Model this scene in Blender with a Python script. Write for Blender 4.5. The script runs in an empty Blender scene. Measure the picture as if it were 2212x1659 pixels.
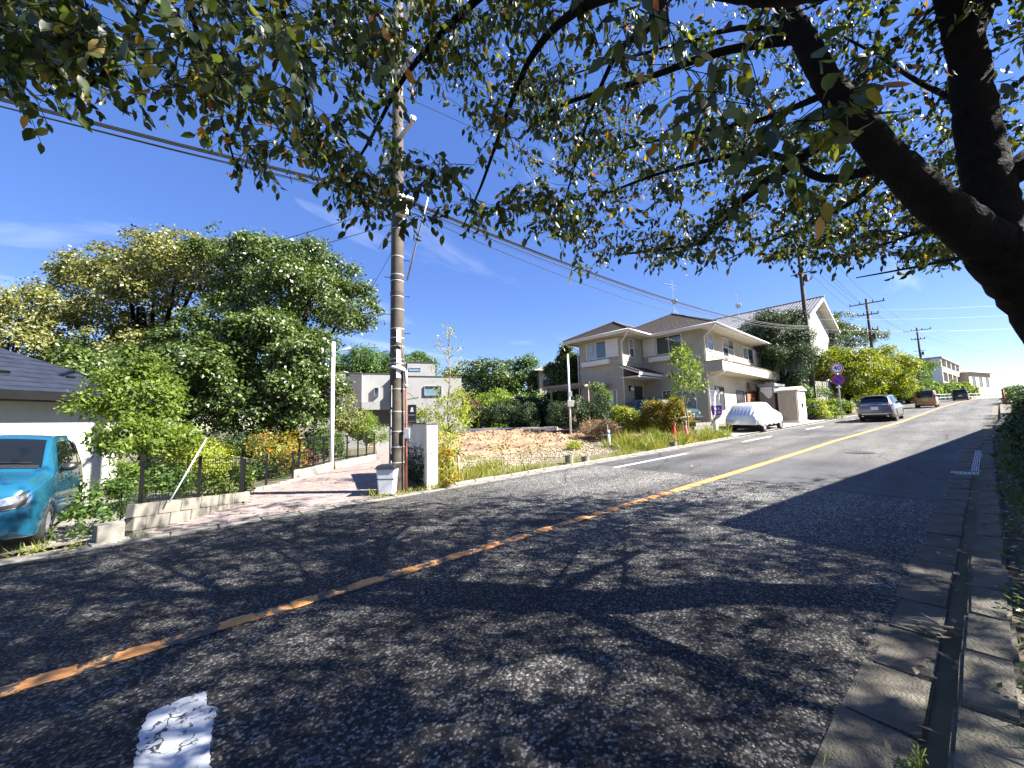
import bpy, bmesh, math, random
import numpy as np
from mathutils import Vector, Matrix
R = math.radians
random.seed(7)
rng = np.random.default_rng(11)
SC = bpy.context.scene
COL = SC.collection

# ---------------------------------------------------------------- camera, sky, sun, exposure
CAM_AZ = 51.0            # the road axis (+X) lies 51 degrees to the right of the view
F0 = Vector((math.cos(R(CAM_AZ)), math.sin(R(CAM_AZ)), 0))
R0 = Vector((math.sin(R(CAM_AZ)), -math.cos(R(CAM_AZ)), 0))
PITCH, ROLL, EYE = 5.6, 1.5, Vector((0, 0, 1.6))
FWD = F0 * math.cos(R(PITCH)) + Vector((0, 0, 1)) * math.sin(R(PITCH))
_up = Vector((0, 0, 1)) * math.cos(R(PITCH)) - F0 * math.sin(R(PITCH))
RGT = R0 * math.cos(R(ROLL)) - _up * math.sin(R(ROLL))
UPV = _up * math.cos(R(ROLL)) + R0 * math.sin(R(ROLL))
cam_d = bpy.data.cameras.new('camera')
cam_d.sensor_width = 36.0
cam_d.lens = 36.0 * 831.0 / 2212.0
cam_d.clip_start = 0.05
cam_d.clip_end = 3000.0
cam = bpy.data.objects.new('camera', cam_d)
COL.objects.link(cam)
cam.matrix_world = Matrix(((RGT.x, UPV.x, -FWD.x, EYE.x), (RGT.y, UPV.y, -FWD.y, EYE.y), (RGT.z, UPV.z, -FWD.z, EYE.z), (0, 0, 0, 1)))
SC.camera = cam

SUN_EL = 42.0
_sa = math.atan2(R0.y, R0.x)                      # the sun stands straight to the right of the view
_sa -= R(9.0)                                     # and a little behind it
SUN = Vector((math.cos(R(SUN_EL)) * math.cos(_sa), math.cos(R(SUN_EL)) * math.sin(_sa), math.sin(R(SUN_EL))))
sun_d = bpy.data.lights.new('sun', 'SUN')
sun_d.energy = 5.0
sun_d.angle = R(0.53)
sun_d.color = (1.0, 0.955, 0.88)
sun_o = bpy.data.objects.new('sun', sun_d)
COL.objects.link(sun_o)
sun_o.rotation_euler = SUN.to_track_quat('Z', 'Y').to_euler()
sun_o.location = (20, -20, 30)

world = bpy.data.worlds.new('World')
SC.world = world
world.use_nodes = True
nt = world.node_tree
nt.nodes.clear()
n_out = nt.nodes.new('ShaderNodeOutputWorld')
n_bg = nt.nodes.new('ShaderNodeBackground')
n_sky = nt.nodes.new('ShaderNodeTexSky')
n_sky.sky_type = 'NISHITA'
n_sky.sun_disc = False
n_sky.sun_elevation = R(SUN_EL)
n_sky.sun_rotation = math.atan2(SUN.x, SUN.y)
n_sky.altitude = 0
n_sky.air_density = 1.0
n_sky.dust_density = 0.0
n_sky.ozone_density = 1.0
SKY_STRENGTH = 0.05
n_bg.inputs['Strength'].default_value = SKY_STRENGTH
# thin cirrus in the sky: white mixed in by a stretched noise of the direction
tc = nt.nodes.new('ShaderNodeTexCoord')
sep = nt.nodes.new('ShaderNodeSeparateXYZ')
nt.links.new(tc.outputs['Generated'], sep.inputs[0])
addz = nt.nodes.new('ShaderNodeMath'); addz.operation = 'ADD'; addz.inputs[1].default_value = 0.12
nt.links.new(sep.outputs['Z'], addz.inputs[0])
mxz = nt.nodes.new('ShaderNodeMath'); mxz.operation = 'MAXIMUM'; mxz.inputs[1].default_value = 0.05
nt.links.new(addz.outputs[0], mxz.inputs[0])
dx = nt.nodes.new('ShaderNodeMath'); dx.operation = 'DIVIDE'
dy = nt.nodes.new('ShaderNodeMath'); dy.operation = 'DIVIDE'
nt.links.new(sep.outputs['X'], dx.inputs[0]); nt.links.new(mxz.outputs[0], dx.inputs[1])
nt.links.new(sep.outputs['Y'], dy.inputs[0]); nt.links.new(mxz.outputs[0], dy.inputs[1])
comb = nt.nodes.new('ShaderNodeCombineXYZ')
nt.links.new(dx.outputs[0], comb.inputs[0]); nt.links.new(dy.outputs[0], comb.inputs[1])
mp = nt.nodes.new('ShaderNodeMapping'); mp.inputs['Rotation'].default_value = (0, 0, R(20)); mp.inputs['Scale'].default_value = (0.55, 1.5, 1)
nt.links.new(comb.outputs[0], mp.inputs[0])
cn = nt.nodes.new('ShaderNodeTexNoise'); cn.inputs['Scale'].default_value = 0.9; cn.inputs['Detail'].default_value = 8; cn.inputs['Roughness'].default_value = 0.56; cn.inputs['Distortion'].default_value = 0.6
nt.links.new(mp.outputs[0], cn.inputs['Vector'])
cr = nt.nodes.new('ShaderNodeValToRGB')
cr.color_ramp.elements[0].position = 0.56; cr.color_ramp.elements[0].color = (0, 0, 0, 1)
cr.color_ramp.elements[1].position = 0.86; cr.color_ramp.elements[1].color = (0.42, 0.42, 0.42, 1)
nt.links.new(cn.outputs['Fac'], cr.inputs[0])
cmx = nt.nodes.new('ShaderNodeMix'); cmx.data_type = 'RGBA'; cmx.inputs[7].default_value = (9.5, 9.8, 10.4, 1)
hsv = nt.nodes.new('ShaderNodeHueSaturation'); hsv.inputs['Hue'].default_value = 0.52; hsv.inputs['Saturation'].default_value = 1.28; hsv.inputs['Value'].default_value = 0.975
nt.links.new(n_sky.outputs[0], hsv.inputs['Color'])
# a little even haze-blue evens out the sky from horizon to zenith
hz = nt.nodes.new('ShaderNodeMix'); hz.data_type = 'RGBA'; hz.inputs[0].default_value = 0.4; hz.inputs[7].default_value = (0.72, 1.5, 4.1, 1)
nt.links.new(hsv.outputs[0], hz.inputs[6])
nt.links.new(cr.outputs[0], cmx.inputs[0]); nt.links.new(hz.outputs[2], cmx.inputs[6])
nt.links.new(cmx.outputs[2], n_bg.inputs['Color'])
nt.links.new(n_bg.outputs[0], n_out.inputs['Surface'])

SC.view_settings.view_transform = 'Standard'
SC.view_settings.look = 'None'
SC.view_settings.gamma = 1.0
SC.view_settings.use_curve_mapping = False
SC.view_settings.exposure = 2.25
SC.render.engine = 'CYCLES'
SC.cycles.use_denoising = True
SC.cycles.max_bounces = 8
SC.cycles.transparent_max_bounces = 8

# ---------------------------------------------------------------- measuring helpers
def at(x, y, d):
    """Point seen in direction (x, y) of the 2212-wide view, d metres deep."""
    return EYE + (FWD + RGT * ((x - 1106.0) / 831.0) + UPV * ((829.5 - y) / 831.0)) * d

def zr(x):
    """Height of the road surface along its length."""
    a = .02 * min(x, 6)
    t = min(max(x - 6, 0), 20); a += .02 * t + .016 * t * t / 40
    t = min(max(x - 26, 0), 69); a += .036 * t
    t = min(max(x - 95, 0), 30); a += .036 * t - .036 * t * t / 60
    t = max(x - 125, 0); a -= .03 * t
    return a

_xs = [-80, 20, 34, 60, 85, 95, 110, 130, 160, 220]
_ys = [0, 0, -.55, -.85, -1.6, -2.4, -4.3, -8.5, -18, -46]
def yo(x):
    """Sideways bend of the road beyond the straight part."""
    return float(np.interp(x, _xs, _ys))

# ---------------------------------------------------------------- building helpers
def wmat(o):
    m = Matrix.Identity(4)
    while o is not None:
        m = o.matrix_basis @ m
        o = o.parent
    return m

def tag(o, label=None, cat=None, group=None, kind=None):
    if label: o['label'] = label
    if cat: o['category'] = cat
    if group: o['group'] = group
    if kind: o['kind'] = kind
    return o

def thing(name, label, cat, loc=(0, 0, 0), rz=0.0, group=None):
    o = bpy.data.objects.new(name, None)
    o.empty_display_size = 0.3
    COL.objects.link(o)
    o.location = loc
    o.rotation_euler = (0, 0, rz)
    return tag(o, label, cat, group)

def link(name, me, m, parent=None):
    o = bpy.data.objects.new(name, me)
    COL.objects.link(o)
    if m is not None and len(me.materials) == 0:
        me.materials.append(m)
    if parent is not None:
        o.parent = parent
    return o

class MB:
    def __init__(s):
        s.v = []; s.f = []
    def add(s, vs, fs):
        b = len(s.v)
        s.v += [tuple(p) for p in vs]
        s.f += [tuple(i + b for i in f) for f in fs]
        return s
    def hexa(s, p):        # p: 4 bottom (ccw from above), 4 top
        return s.add(p, [(3, 2, 1, 0), (4, 5, 6, 7), (0, 1, 5, 4), (1, 2, 6, 5), (2, 3, 7, 6), (3, 0, 4, 7)])
    def box(s, x0, x1, y0, y1, z0, z1):
        return s.hexa([(x0, y0, z0), (x1, y0, z0), (x1, y1, z0), (x0, y1, z0), (x0, y0, z1), (x1, y0, z1), (x1, y1, z1), (x0, y1, z1)])
    def obox(s, c, size, rot=None):
        hx, hy, hz = [q / 2 for q in size]
        m = rot if rot is not None else Matrix.Identity(3)
        c = Vector(c)
        return s.hexa([c + m @ Vector(q) for q in ((-hx, -hy, -hz), (hx, -hy, -hz), (hx, hy, -hz), (-hx, hy, -hz), (-hx, -hy, hz), (hx, -hy, hz), (hx, hy, hz), (-hx, hy, hz))])
    def bar(s, p, q, w, h=None, up=(0, 0, 1)):
        p = Vector(p); q = Vector(q); h = w if h is None else h
        d = (q - p); L = d.length; d.normalize()
        u = Vector(up)
        if abs(d.dot(u)) > .98: u = Vector((1, 0, 0))
        sx = d.cross(u).normalized(); uz = sx.cross(d)
        m = Matrix((sx, d, uz)).transposed()
        return s.obox((p + q) / 2, (w, L, h), m)
    def ring(s, c, d, r, n, ref=None):
        d = Vector(d).normalized()
        u = Vector((0, 0, 1)) if abs(d.z) < .95 else Vector((1, 0, 0))
        a = d.cross(u).normalized(); b = d.cross(a)
        c = Vector(c)
        return [c + a * (r * math.cos(2 * math.pi * i / n)) + b * (r * math.sin(2 * math.pi * i / n)) for i in range(n)]
    def tube(s, pts, r, n=6, cap=True):
        pts = [Vector(p) for p in pts]
        k = len(pts)
        if not hasattr(r, '__len__'): r = [r] * k
        b = len(s.v)
        d0 = (pts[1] - pts[0]).normalized()
        u = Vector((0, 0, 1)) if abs(d0.z) < .9 else Vector((1, 0, 0))
        a = d0.cross(u).normalized()
        for i in range(k):
            d = (pts[min(i + 1, k - 1)] - pts[max(i - 1, 0)]).normalized()
            a = (a - d * a.dot(d)).normalized(); bb = d.cross(a)
            for j in range(n):
                t = 2 * math.pi * j / n
                s.v.append(tuple(pts[i] + a * (r[i] * math.cos(t)) + bb * (r[i] * math.sin(t))))
        for i in range(k - 1):
            for j in range(n):
                q = b + i * n; j2 = (j + 1) % n
                s.f.append((q + j, q + j2, q + n + j2, q + n + j))
        if cap:
            s.f.append(tuple(b + j for j in reversed(range(n))))
            s.f.append(tuple(b + (k - 1) * n + j for j in range(n)))
        return s
    def cyl(s, p, q, r0, r1=None, n=12):
        return s.tube([p, q], [r0, r0 if r1 is None else r1], n)
    def lathe(s, c, prof, n=16):
        b = len(s.v); c = Vector(c)
        for (r, z) in prof:
            for j in range(n):
                t = 2 * math.pi * j / n
                s.v.append((c.x + r * math.cos(t), c.y + r * math.sin(t), c.z + z))
        for i in range(len(prof) - 1):
            for j in range(n):
                q = b + i * n; j2 = (j + 1) % n
                s.f.append((q + j, q + j2, q + n + j2, q + n + j))
        s.f.append(tuple(b + j for j in reversed(range(n))))
        s.f.append(tuple(b + (len(prof) - 1) * n + j for j in range(n)))
        return s
    def prism(s, pts, ext):
        """Closed polygon extruded by a vector."""
        n = len(pts); ext = Vector(ext)
        P = [Vector(p) for p in pts]
        return s.add(P + [p + ext for p in P], [tuple(reversed(range(n))), tuple(range(n, 2 * n))] + [(i, (i + 1) % n, n + (i + 1) % n, n + i) for i in range(n)])
    def grid(s, fn, nu, nv):
        b = len(s.v)
        for i in range(nu + 1):
            for j in range(nv + 1):
                s.v.append(tuple(fn(i / nu, j / nv)))
        for i in range(nu):
            for j in range(nv):
                q = b + i * (nv + 1) + j
                s.f.append((q, q + nv + 1, q + nv + 2, q + 1))
        return s
    def mesh(s, name, fix=True):
        me = bpy.data.meshes.new(name)
        me.from_pydata(s.v, [], s.f)
        if fix:
            bm = bmesh.new(); bm.from_mesh(me)
            bmesh.ops.recalc_face_normals(bm, faces=bm.faces)
            bm.to_mesh(me); bm.free()
        return me
    def build(s, name, m, parent=None, world=True, smooth=False, bevel=0.0, fix=True):
        if parent is not None and world:
            inv = wmat(parent).inverted()
            s.v = [tuple(inv @ Vector(p)) for p in s.v]
        me = s.mesh(name, fix)
        if smooth:
            me.polygons.foreach_set('use_smooth', [True] * len(me.polygons))
        o = link(name, me, m, parent)
        if bevel > 0:
            b = o.modifiers.new('bevel', 'BEVEL'); b.width = bevel; b.segments = 2; b.limit_method = 'ANGLE'; b.angle_limit = R(40)
        return o

def copy_tree(o, parent=None):
    c = o.copy(); COL.objects.link(c); c.parent = parent
    for ch in [k for k in bpy.data.objects if k.parent == o and k is not c]:
        copy_tree(ch, c)
    return c

def rawmesh(name, verts, faces_flat, nper):
    """Fast mesh from numpy arrays; every face has nper corners."""
    me = bpy.data.meshes.new(name)
    nv = len(verts); nf = len(faces_flat) // nper
    me.vertices.add(nv); me.vertices.foreach_set('co', np.ascontiguousarray(verts, np.float32).ravel())
    me.loops.add(nf * nper); me.loops.foreach_set('vertex_index', np.ascontiguousarray(faces_flat, np.int32))
    me.polygons.add(nf)
    me.polygons.foreach_set('loop_start', np.arange(nf, dtype=np.int32) * nper)
    me.update(calc_edges=True)
    return me

# ---------------------------------------------------------------- materials
def newmat(name):
    m = bpy.data.materials.new(name); m.use_nodes = True
    t = m.node_tree
    return m, t, t.nodes['Principled BSDF']

def pm(name, col, rough=.75, var=.18, scale=3.0, bump=0.0, bscale=40.0, metallic=0.0, spec=.5, stain=None, coat=0.0, detail=5):
    m, t, b = newmat(name)
    co = t.nodes.new('ShaderNodeTexCoord')
    n1 = t.nodes.new('ShaderNodeTexNoise'); n1.inputs['Scale'].default_value = scale; n1.inputs['Detail'].default_value = detail; n1.inputs['Roughness'].default_value = .6
    t.links.new(co.outputs['Object'], n1.inputs['Vector'])
    rp = t.nodes.new('ShaderNodeValToRGB')
    c = np.array(col[:3])
    s2 = np.array(stain) if stain else c * (1 - 1.6 * var)
    rp.color_ramp.elements[0].position = .3; rp.color_ramp.elements[0].color = (*np.clip(s2, 0, 1), 1)
    rp.color_ramp.elements[1].position = .68; rp.color_ramp.elements[1].color = (*np.clip(c * (1 + .5 * var), 0, 1), 1)
    t.links.new(n1.outputs['Fac'], rp.inputs[0])
    t.links.new(rp.outputs[0], b.inputs['Base Color'])
    b.inputs['Roughness'].default_value = rough
    b.inputs['Metallic'].default_value = metallic
    b.inputs['Specular IOR Level'].default_value = spec
    if coat: b.inputs['Coat Weight'].default_value = coat; b.inputs['Coat Roughness'].default_value = .04
    if bump > 0:
        n2 = t.nodes.new('ShaderNodeTexNoise'); n2.inputs['Scale'].default_value = bscale; n2.inputs['Detail'].default_value = 4
        t.links.new(co.outputs['Object'], n2.inputs['Vector'])
        bp = t.nodes.new('ShaderNodeBump'); bp.inputs['Strength'].default_value = bump; bp.inputs['Distance'].default_value = .02
        t.links.new(n2.outputs['Fac'], bp.inputs['Height']); t.links.new(bp.outputs[0], b.inputs['Normal'])
    return m

def leafmat(name, cols, trans=.45, rough=.5, spec=.35):
    """Leaf colours picked per leaf; part of the light passes through."""
    m, t, b = newmat(name)
    g = t.nodes.new('ShaderNodeNewGeometry')
    rp = t.nodes.new('ShaderNodeValToRGB'); rp.color_ramp.interpolation = 'LINEAR'
    el = rp.color_ramp.elements
    while len(el) < len(cols): el.new(.5)
    for e, (p, c) in zip(el, cols): e.position = p; e.color = (*c, 1)
    t.links.new(g.outputs['Random Per Island'], rp.inputs[0])
    t.links.new(rp.outputs[0], b.inputs['Base Color'])
    b.inputs['Roughness'].default_value = rough
    b.inputs['Specular IOR Level'].default_value = spec
    tr = t.nodes.new('ShaderNodeBsdfTranslucent')
    hs = t.nodes.new('ShaderNodeHueSaturation'); hs.inputs['Saturation'].default_value = 1.15; hs.inputs['Value'].default_value = 1.5; hs.inputs['Hue'].default_value = .488
    t.links.new(rp.outputs[0], hs.inputs['Color']); t.links.new(hs.outputs[0], tr.inputs['Color'])
    mx = t.nodes.new('ShaderNodeMixShader'); mx.inputs[0].default_value = trans
    t.links.new(b.outputs[0], mx.inputs[1]); t.links.new(tr.outputs[0], mx.inputs[2])
    t.links.new(mx.outputs[0], t.nodes['Material Output'].inputs['Surface'])
    return m

def glassmat(name, tint=(.05, .06, .07), rough=.03):
    m, t, b = newmat(name)
    b.inputs['Base Color'].default_value = (*tint, 1)
    b.inputs['Roughness'].default_value = rough
    b.inputs['Specular IOR Level'].default_value = .9
    b.inputs['IOR'].default_value = 1.55
    return m

M = {}
M['white_paint'] = pm('white_paint', (.78, .78, .77), .5, .06)
M['black_metal'] = pm('black_metal', (.008, .008, .009), .75, .2, spec=.12)
M['grey_metal'] = pm('grey_metal', (.42, .43, .45), .4, .12, metallic=.6)
M['galv'] = pm('galv', (.55, .56, .57), .45, .12, 6, metallic=.35)
M['window_frame'] = pm('window_frame', (.7, .7, .68), .45, .05)
M['dark_frame'] = pm('dark_frame', (.04, .034, .03), .45, .1)
M['glass'] = glassmat('glass')
M['glass_curtain'] = pm('glass_curtain', (.34, .34, .33), .08, .3, 5, spec=.9)
M['glass_sky'] = glassmat('glass_sky', (.12, .2, .27), .02)
M['concrete'] = pm('concrete', (.2, .188, .165), .85, .22, 2.5, bump=.3, bscale=60, stain=(.13, .12, .1))
M['concrete_light'] = pm('concrete_light', (.26, .245, .215), .85, .16, 2.0, bump=.2, bscale=50)
M['concrete_dark'] = pm('concrete_dark', (.2, .19, .165), .9, .25, 3, bump=.4, bscale=45, stain=(.09, .085, .065))
M['tyre'] = pm('tyre', (.02, .02, .02), .8, .2)
M['plastic_black'] = pm('plastic_black', (.016, .016, .017), .4, .2)
M['wood_grey'] = pm('wood_grey', (.27, .22, .17), .85, .25, 6, bump=.3, bscale=30)
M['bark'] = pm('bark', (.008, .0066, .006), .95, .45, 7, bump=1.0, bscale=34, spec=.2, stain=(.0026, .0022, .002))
M['bark_light'] = pm('bark_light', (.26, .22, .17), .85, .3, 8, bump=.4, bscale=25)
M['red_plastic'] = pm('red_plastic', (.6, .03, .02), .45, .12)
M['rubber'] = pm('rubber', (.03, .03, .03), .8, .2)
# ---------------------------------------------------------------- ground, road, paths
def ss(a, b, x):
    t = min(max((x - a) / (b - a), 0.0), 1.0)
    return t * t * (3 - 2 * t)

LEFT_EDGE = [(-.72, 8.45), (.75, 10.1), (.95, 11.6), (2.42, 13.2), (3.9, 15.2), (6.33, 17.8), (8.2, 23), (10.6, 30)]
RIGHT_EDGE = [(3.45, 8.3), (4.25, 11.5), (5.5, 14.5), (7.4, 17.5), (10.2, 22), (13.4, 29.5)]
def edge_x(poly, y):
    return float(np.interp(y, [p[1] for p in poly], [p[0] for p in poly]))

def gz(x, y):
    yl = y - yo(x)
    z0 = zr(x)
    if yl < .3:
        return z0 + .12 + .25 * ss(-1.5, -5, yl) + .03 * math.sin(x * 1.7) * ss(.1, -.6, yl)
    if yl < 8.3:
        return z0
    zb = z0 * (1 - ss(9, 24, y)) - .05 * ss(9, 20, y)              # the ground by the path
    wlot = ss(edge_x(RIGHT_EDGE, y) + .2, edge_x(RIGHT_EDGE, y) + 1.2, x) if y < 30 else ss(14, 16, x)
    zl = z0 + .55 * ss(10.0, 20, y) * (1 - ss(18, 24, x)) + ss(18, 24, x) * (.42 * ss(9.5, 11.5, y) + .25 * ss(11.5, 20, y))
    zl = zl * (1 - ss(24, 60, y) * .4) if x < 60 else zl
    z = zb * (1 - wlot) + zl * wlot
    return z + 2.2 * ss(42, 46, x) * ss(9.8, 10.6, y - yo(x)) * (1 - ss(70, 80, x))

def mat_asphalt(name, dark, light, cell=75.0, rough=.82, big=.25, graze_pale=None):
    m, t, b = newmat(name)
    co = t.nodes.new('ShaderNodeTexCoord')
    v = t.nodes.new('ShaderNodeTexVoronoi'); v.inputs['Scale'].default_value = cell
    t.links.new(co.outputs['Object'], v.inputs['Vector'])
    sp = t.nodes.new('ShaderNodeSeparateColor'); t.links.new(v.outputs['Color'], sp.inputs[0])
    rp = t.nodes.new('ShaderNodeValToRGB'); rp.color_ramp.interpolation = 'LINEAR'
    e = rp.color_ramp.elements
    e[0].position = 0; e[0].color = (*[q * .6 for q in dark], 1)
    e[1].position = .55; e[1].color = (*dark, 1)
    a = e.new(.86); a.color = (*light, 1)
    a = e.new(1.0); a.color = (*[min(1, q * 1.9) for q in light], 1)
    t.links.new(sp.outputs[0], rp.inputs[0])
    # stones stand on a dark binder: the cell border is darker
    dr = t.nodes.new('ShaderNodeValToRGB')
    dr.color_ramp.elements[0].position = .25; dr.color_ramp.elements[0].color = (1, 1, 1, 1)
    dr.color_ramp.elements[1].position = .75; dr.color_ramp.elements[1].color = (.35, .35, .36, 1)
    t.links.new(v.outputs['Distance'], dr.inputs[0])
    # Voronoi distance is in scaled units
    m1 = t.nodes.new('ShaderNodeMix'); m1.data_type = 'RGBA'; m1.blend_type = 'MULTIPLY'; m1.inputs[0].default_value = .75
    t.links.new(rp.outputs[0], m1.inputs[6]); t.links.new(dr.outputs[0], m1.inputs[7])
    n = t.nodes.new('ShaderNodeTexNoise'); n.inputs['Scale'].default_value = .55; n.inputs['Detail'].default_value = 6
    t.links.new(co.outputs['Object'], n.inputs['Vector'])
    r2 = t.nodes.new('ShaderNodeValToRGB')
    r2.color_ramp.elements[0].position = .3; r2.color_ramp.elements[0].color = (1 - big, 1 - big, 1 - big * .9, 1)
    r2.color_ramp.elements[1].position = .7; r2.color_ramp.elements[1].color = (1 + big * .4, 1 + big * .4, 1 + big * .35, 1)
    t.links.new(n.outputs['Fac'], r2.inputs[0])
    m2 = t.nodes.new('ShaderNodeMix'); m2.data_type = 'RGBA'; m2.blend_type = 'MULTIPLY'; m2.inputs[0].default_value = 1
    t.links.new(m1.outputs[2], m2.inputs[6]); t.links.new(r2.outputs[0], m2.inputs[7])
    # cracks: thin lines of a coarse distorted Voronoi, only where a mask lets them
    vc = t.nodes.new('ShaderNodeTexVoronoi'); vc.feature = 'DISTANCE_TO_EDGE'; vc.inputs['Scale'].default_value = .42
    nd = t.nodes.new('ShaderNodeTexNoise'); nd.inputs['Scale'].default_value = 3; nd.inputs['Detail'].default_value = 5
    t.links.new(co.outputs['Object'], nd.inputs['Vector'])
    va = t.nodes.new('ShaderNodeVectorMath'); va.operation = 'MULTIPLY_ADD'; va.inputs[1].default_value = (.35, .35, 0)
    t.links.new(nd.outputs['Color'], va.inputs[0]); t.links.new(co.outputs['Object'], va.inputs[2])
    t.links.new(va.outputs[0], vc.inputs['Vector'])
    rc = t.nodes.new('ShaderNodeValToRGB'); rc.color_ramp.elements[0].position = .0; rc.color_ramp.elements[0].color = (1, 1, 1, 1)
    rc.color_ramp.elements[1].position = .006; rc.color_ramp.elements[1].color = (0, 0, 0, 1)
    t.links.new(vc.outputs['Distance'], rc.inputs[0])
    m3 = t.nodes.new('ShaderNodeMix'); m3.data_type = 'RGBA'; m3.inputs[7].default_value = (.012, .012, .012, 1)
    t.links.new(rc.outputs[0], m3.inputs[0]); t.links.new(m2.outputs[2], m3.inputs[6])
    last = m3.outputs[2]
    # tyre-polished wheel tracks along each lane are a little paler and smoother, oil drips darken the middle
    sx_n = t.nodes.new('ShaderNodeSeparateXYZ'); t.links.new(co.outputs['Object'], sx_n.inputs[0])
    wv = t.nodes.new('ShaderNodeMath'); wv.operation = 'SINE'; w0 = t.nodes.new('ShaderNodeMath'); w0.operation = 'MULTIPLY_ADD'; w0.inputs[1].default_value = 3.7; w0.inputs[2].default_value = .6
    t.links.new(sx_n.outputs['Y'], w0.inputs[0]); t.links.new(w0.outputs[0], wv.inputs[0])
    nw = t.nodes.new('ShaderNodeTexNoise'); nw.inputs['Scale'].default_value = .8; nw.inputs['Detail'].default_value = 7
    mpw = t.nodes.new('ShaderNodeMapping'); mpw.inputs['Scale'].default_value = (.25, 2.2, 1); t.links.new(co.outputs['Object'], mpw.inputs[0]); t.links.new(mpw.outputs[0], nw.inputs['Vector'])
    ad = t.nodes.new('ShaderNodeMath'); ad.operation = 'MULTIPLY_ADD'; ad.inputs[1].default_value = .09; t.links.new(wv.outputs[0], ad.inputs[0]); t.links.new(nw.outputs['Fac'], ad.inputs[2])
    rt = t.nodes.new('ShaderNodeValToRGB'); rt.color_ramp.elements[0].position = .34; rt.color_ramp.elements[0].color = (.74, .74, .75, 1); rt.color_ramp.elements[1].position = .66; rt.color_ramp.elements[1].color = (1.16, 1.15, 1.13, 1)
    t.links.new(ad.outputs[0], rt.inputs[0])
    mt = t.nodes.new('ShaderNodeMix'); mt.data_type = 'RGBA'; mt.blend_type = 'MULTIPLY'; mt.inputs[0].default_value = 1; t.links.new(last, mt.inputs[6]); t.links.new(rt.outputs[0], mt.inputs[7]); last = mt.outputs[2]
    if graze_pale:          # base colour made paler up the road, standing in for grazing-angle brightness
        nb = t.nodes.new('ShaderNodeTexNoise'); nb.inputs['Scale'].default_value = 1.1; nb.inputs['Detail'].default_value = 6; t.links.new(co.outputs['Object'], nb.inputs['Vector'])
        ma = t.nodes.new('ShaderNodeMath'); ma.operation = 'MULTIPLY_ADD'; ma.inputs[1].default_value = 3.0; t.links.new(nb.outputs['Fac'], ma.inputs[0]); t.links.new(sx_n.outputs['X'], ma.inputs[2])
        rm = t.nodes.new('ShaderNodeMapRange'); rm.inputs['From Min'].default_value = graze_pale[0]; rm.inputs['From Max'].default_value = graze_pale[1]; t.links.new(ma.outputs[0], rm.inputs['Value'])
        mo = t.nodes.new('ShaderNodeMix'); mo.data_type = 'RGBA'; mo.blend_type = 'MULTIPLY'; mo.inputs[7].default_value = (graze_pale[2], graze_pale[2], graze_pale[2] * .98, 1)
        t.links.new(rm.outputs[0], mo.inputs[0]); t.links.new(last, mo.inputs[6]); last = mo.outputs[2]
    t.links.new(last, b.inputs['Base Color'])
    b.inputs['Roughness'].default_value = rough
    b.inputs['Specular IOR Level'].default_value = .15
    bp = t.nodes.new('ShaderNodeBump'); bp.inputs['Strength'].default_value = .7; bp.inputs['Distance'].default_value = .006; bp.invert = True
    t.links.new(v.outputs['Distance'], bp.inputs['Height']); t.links.new(bp.outputs[0], b.inputs['Normal'])
    return m

M['asphalt'] = mat_asphalt('asphalt', (.038, .0375, .037), (.14, .135, .126), 62.0, .75, graze_pale=(4.5, 9.0, 2.45))
M['asphalt_far'] = mat_asphalt('asphalt_far', (.118, .115, .109), (.225, .219, .208), 95.0, .75)  # paler than the near asphalt: grazing-angle brightness put into the base colour
M['asphalt_patch'] = mat_asphalt('asphalt_patch', (.118, .118, .12), (.145, .145, .146), 160.0, .7, .3)
M['soil'] = pm('soil', (.12, .09, .055), .95, .3, 1.2, bump=.6, bscale=12, stain=(.05, .06, .025))
M['verge_soil'] = pm('verge_soil', (.1, .078, .055), .95, .4, 5, bump=.8, bscale=30, stain=(.035, .035, .02))
M['sand'] = pm('sand', (.255, .17, .098), .95, .25, 1.3, bump=.9, bscale=9, stain=(.15, .098, .058))
M['brick_pink'] = pm('brick_pink', (.36, .25, .215), .85, .22, 9, bump=.3, bscale=70, stain=(.25, .19, .17))
M['brick_bed'] = pm('brick_bed', (.2, .165, .145), .9, .2, 2)
M['orange_paint'] = pm('orange_paint', (.62, .29, .085), .6, .25, 14, bump=.3, bscale=60, stain=(.55, .2, .05))

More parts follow.
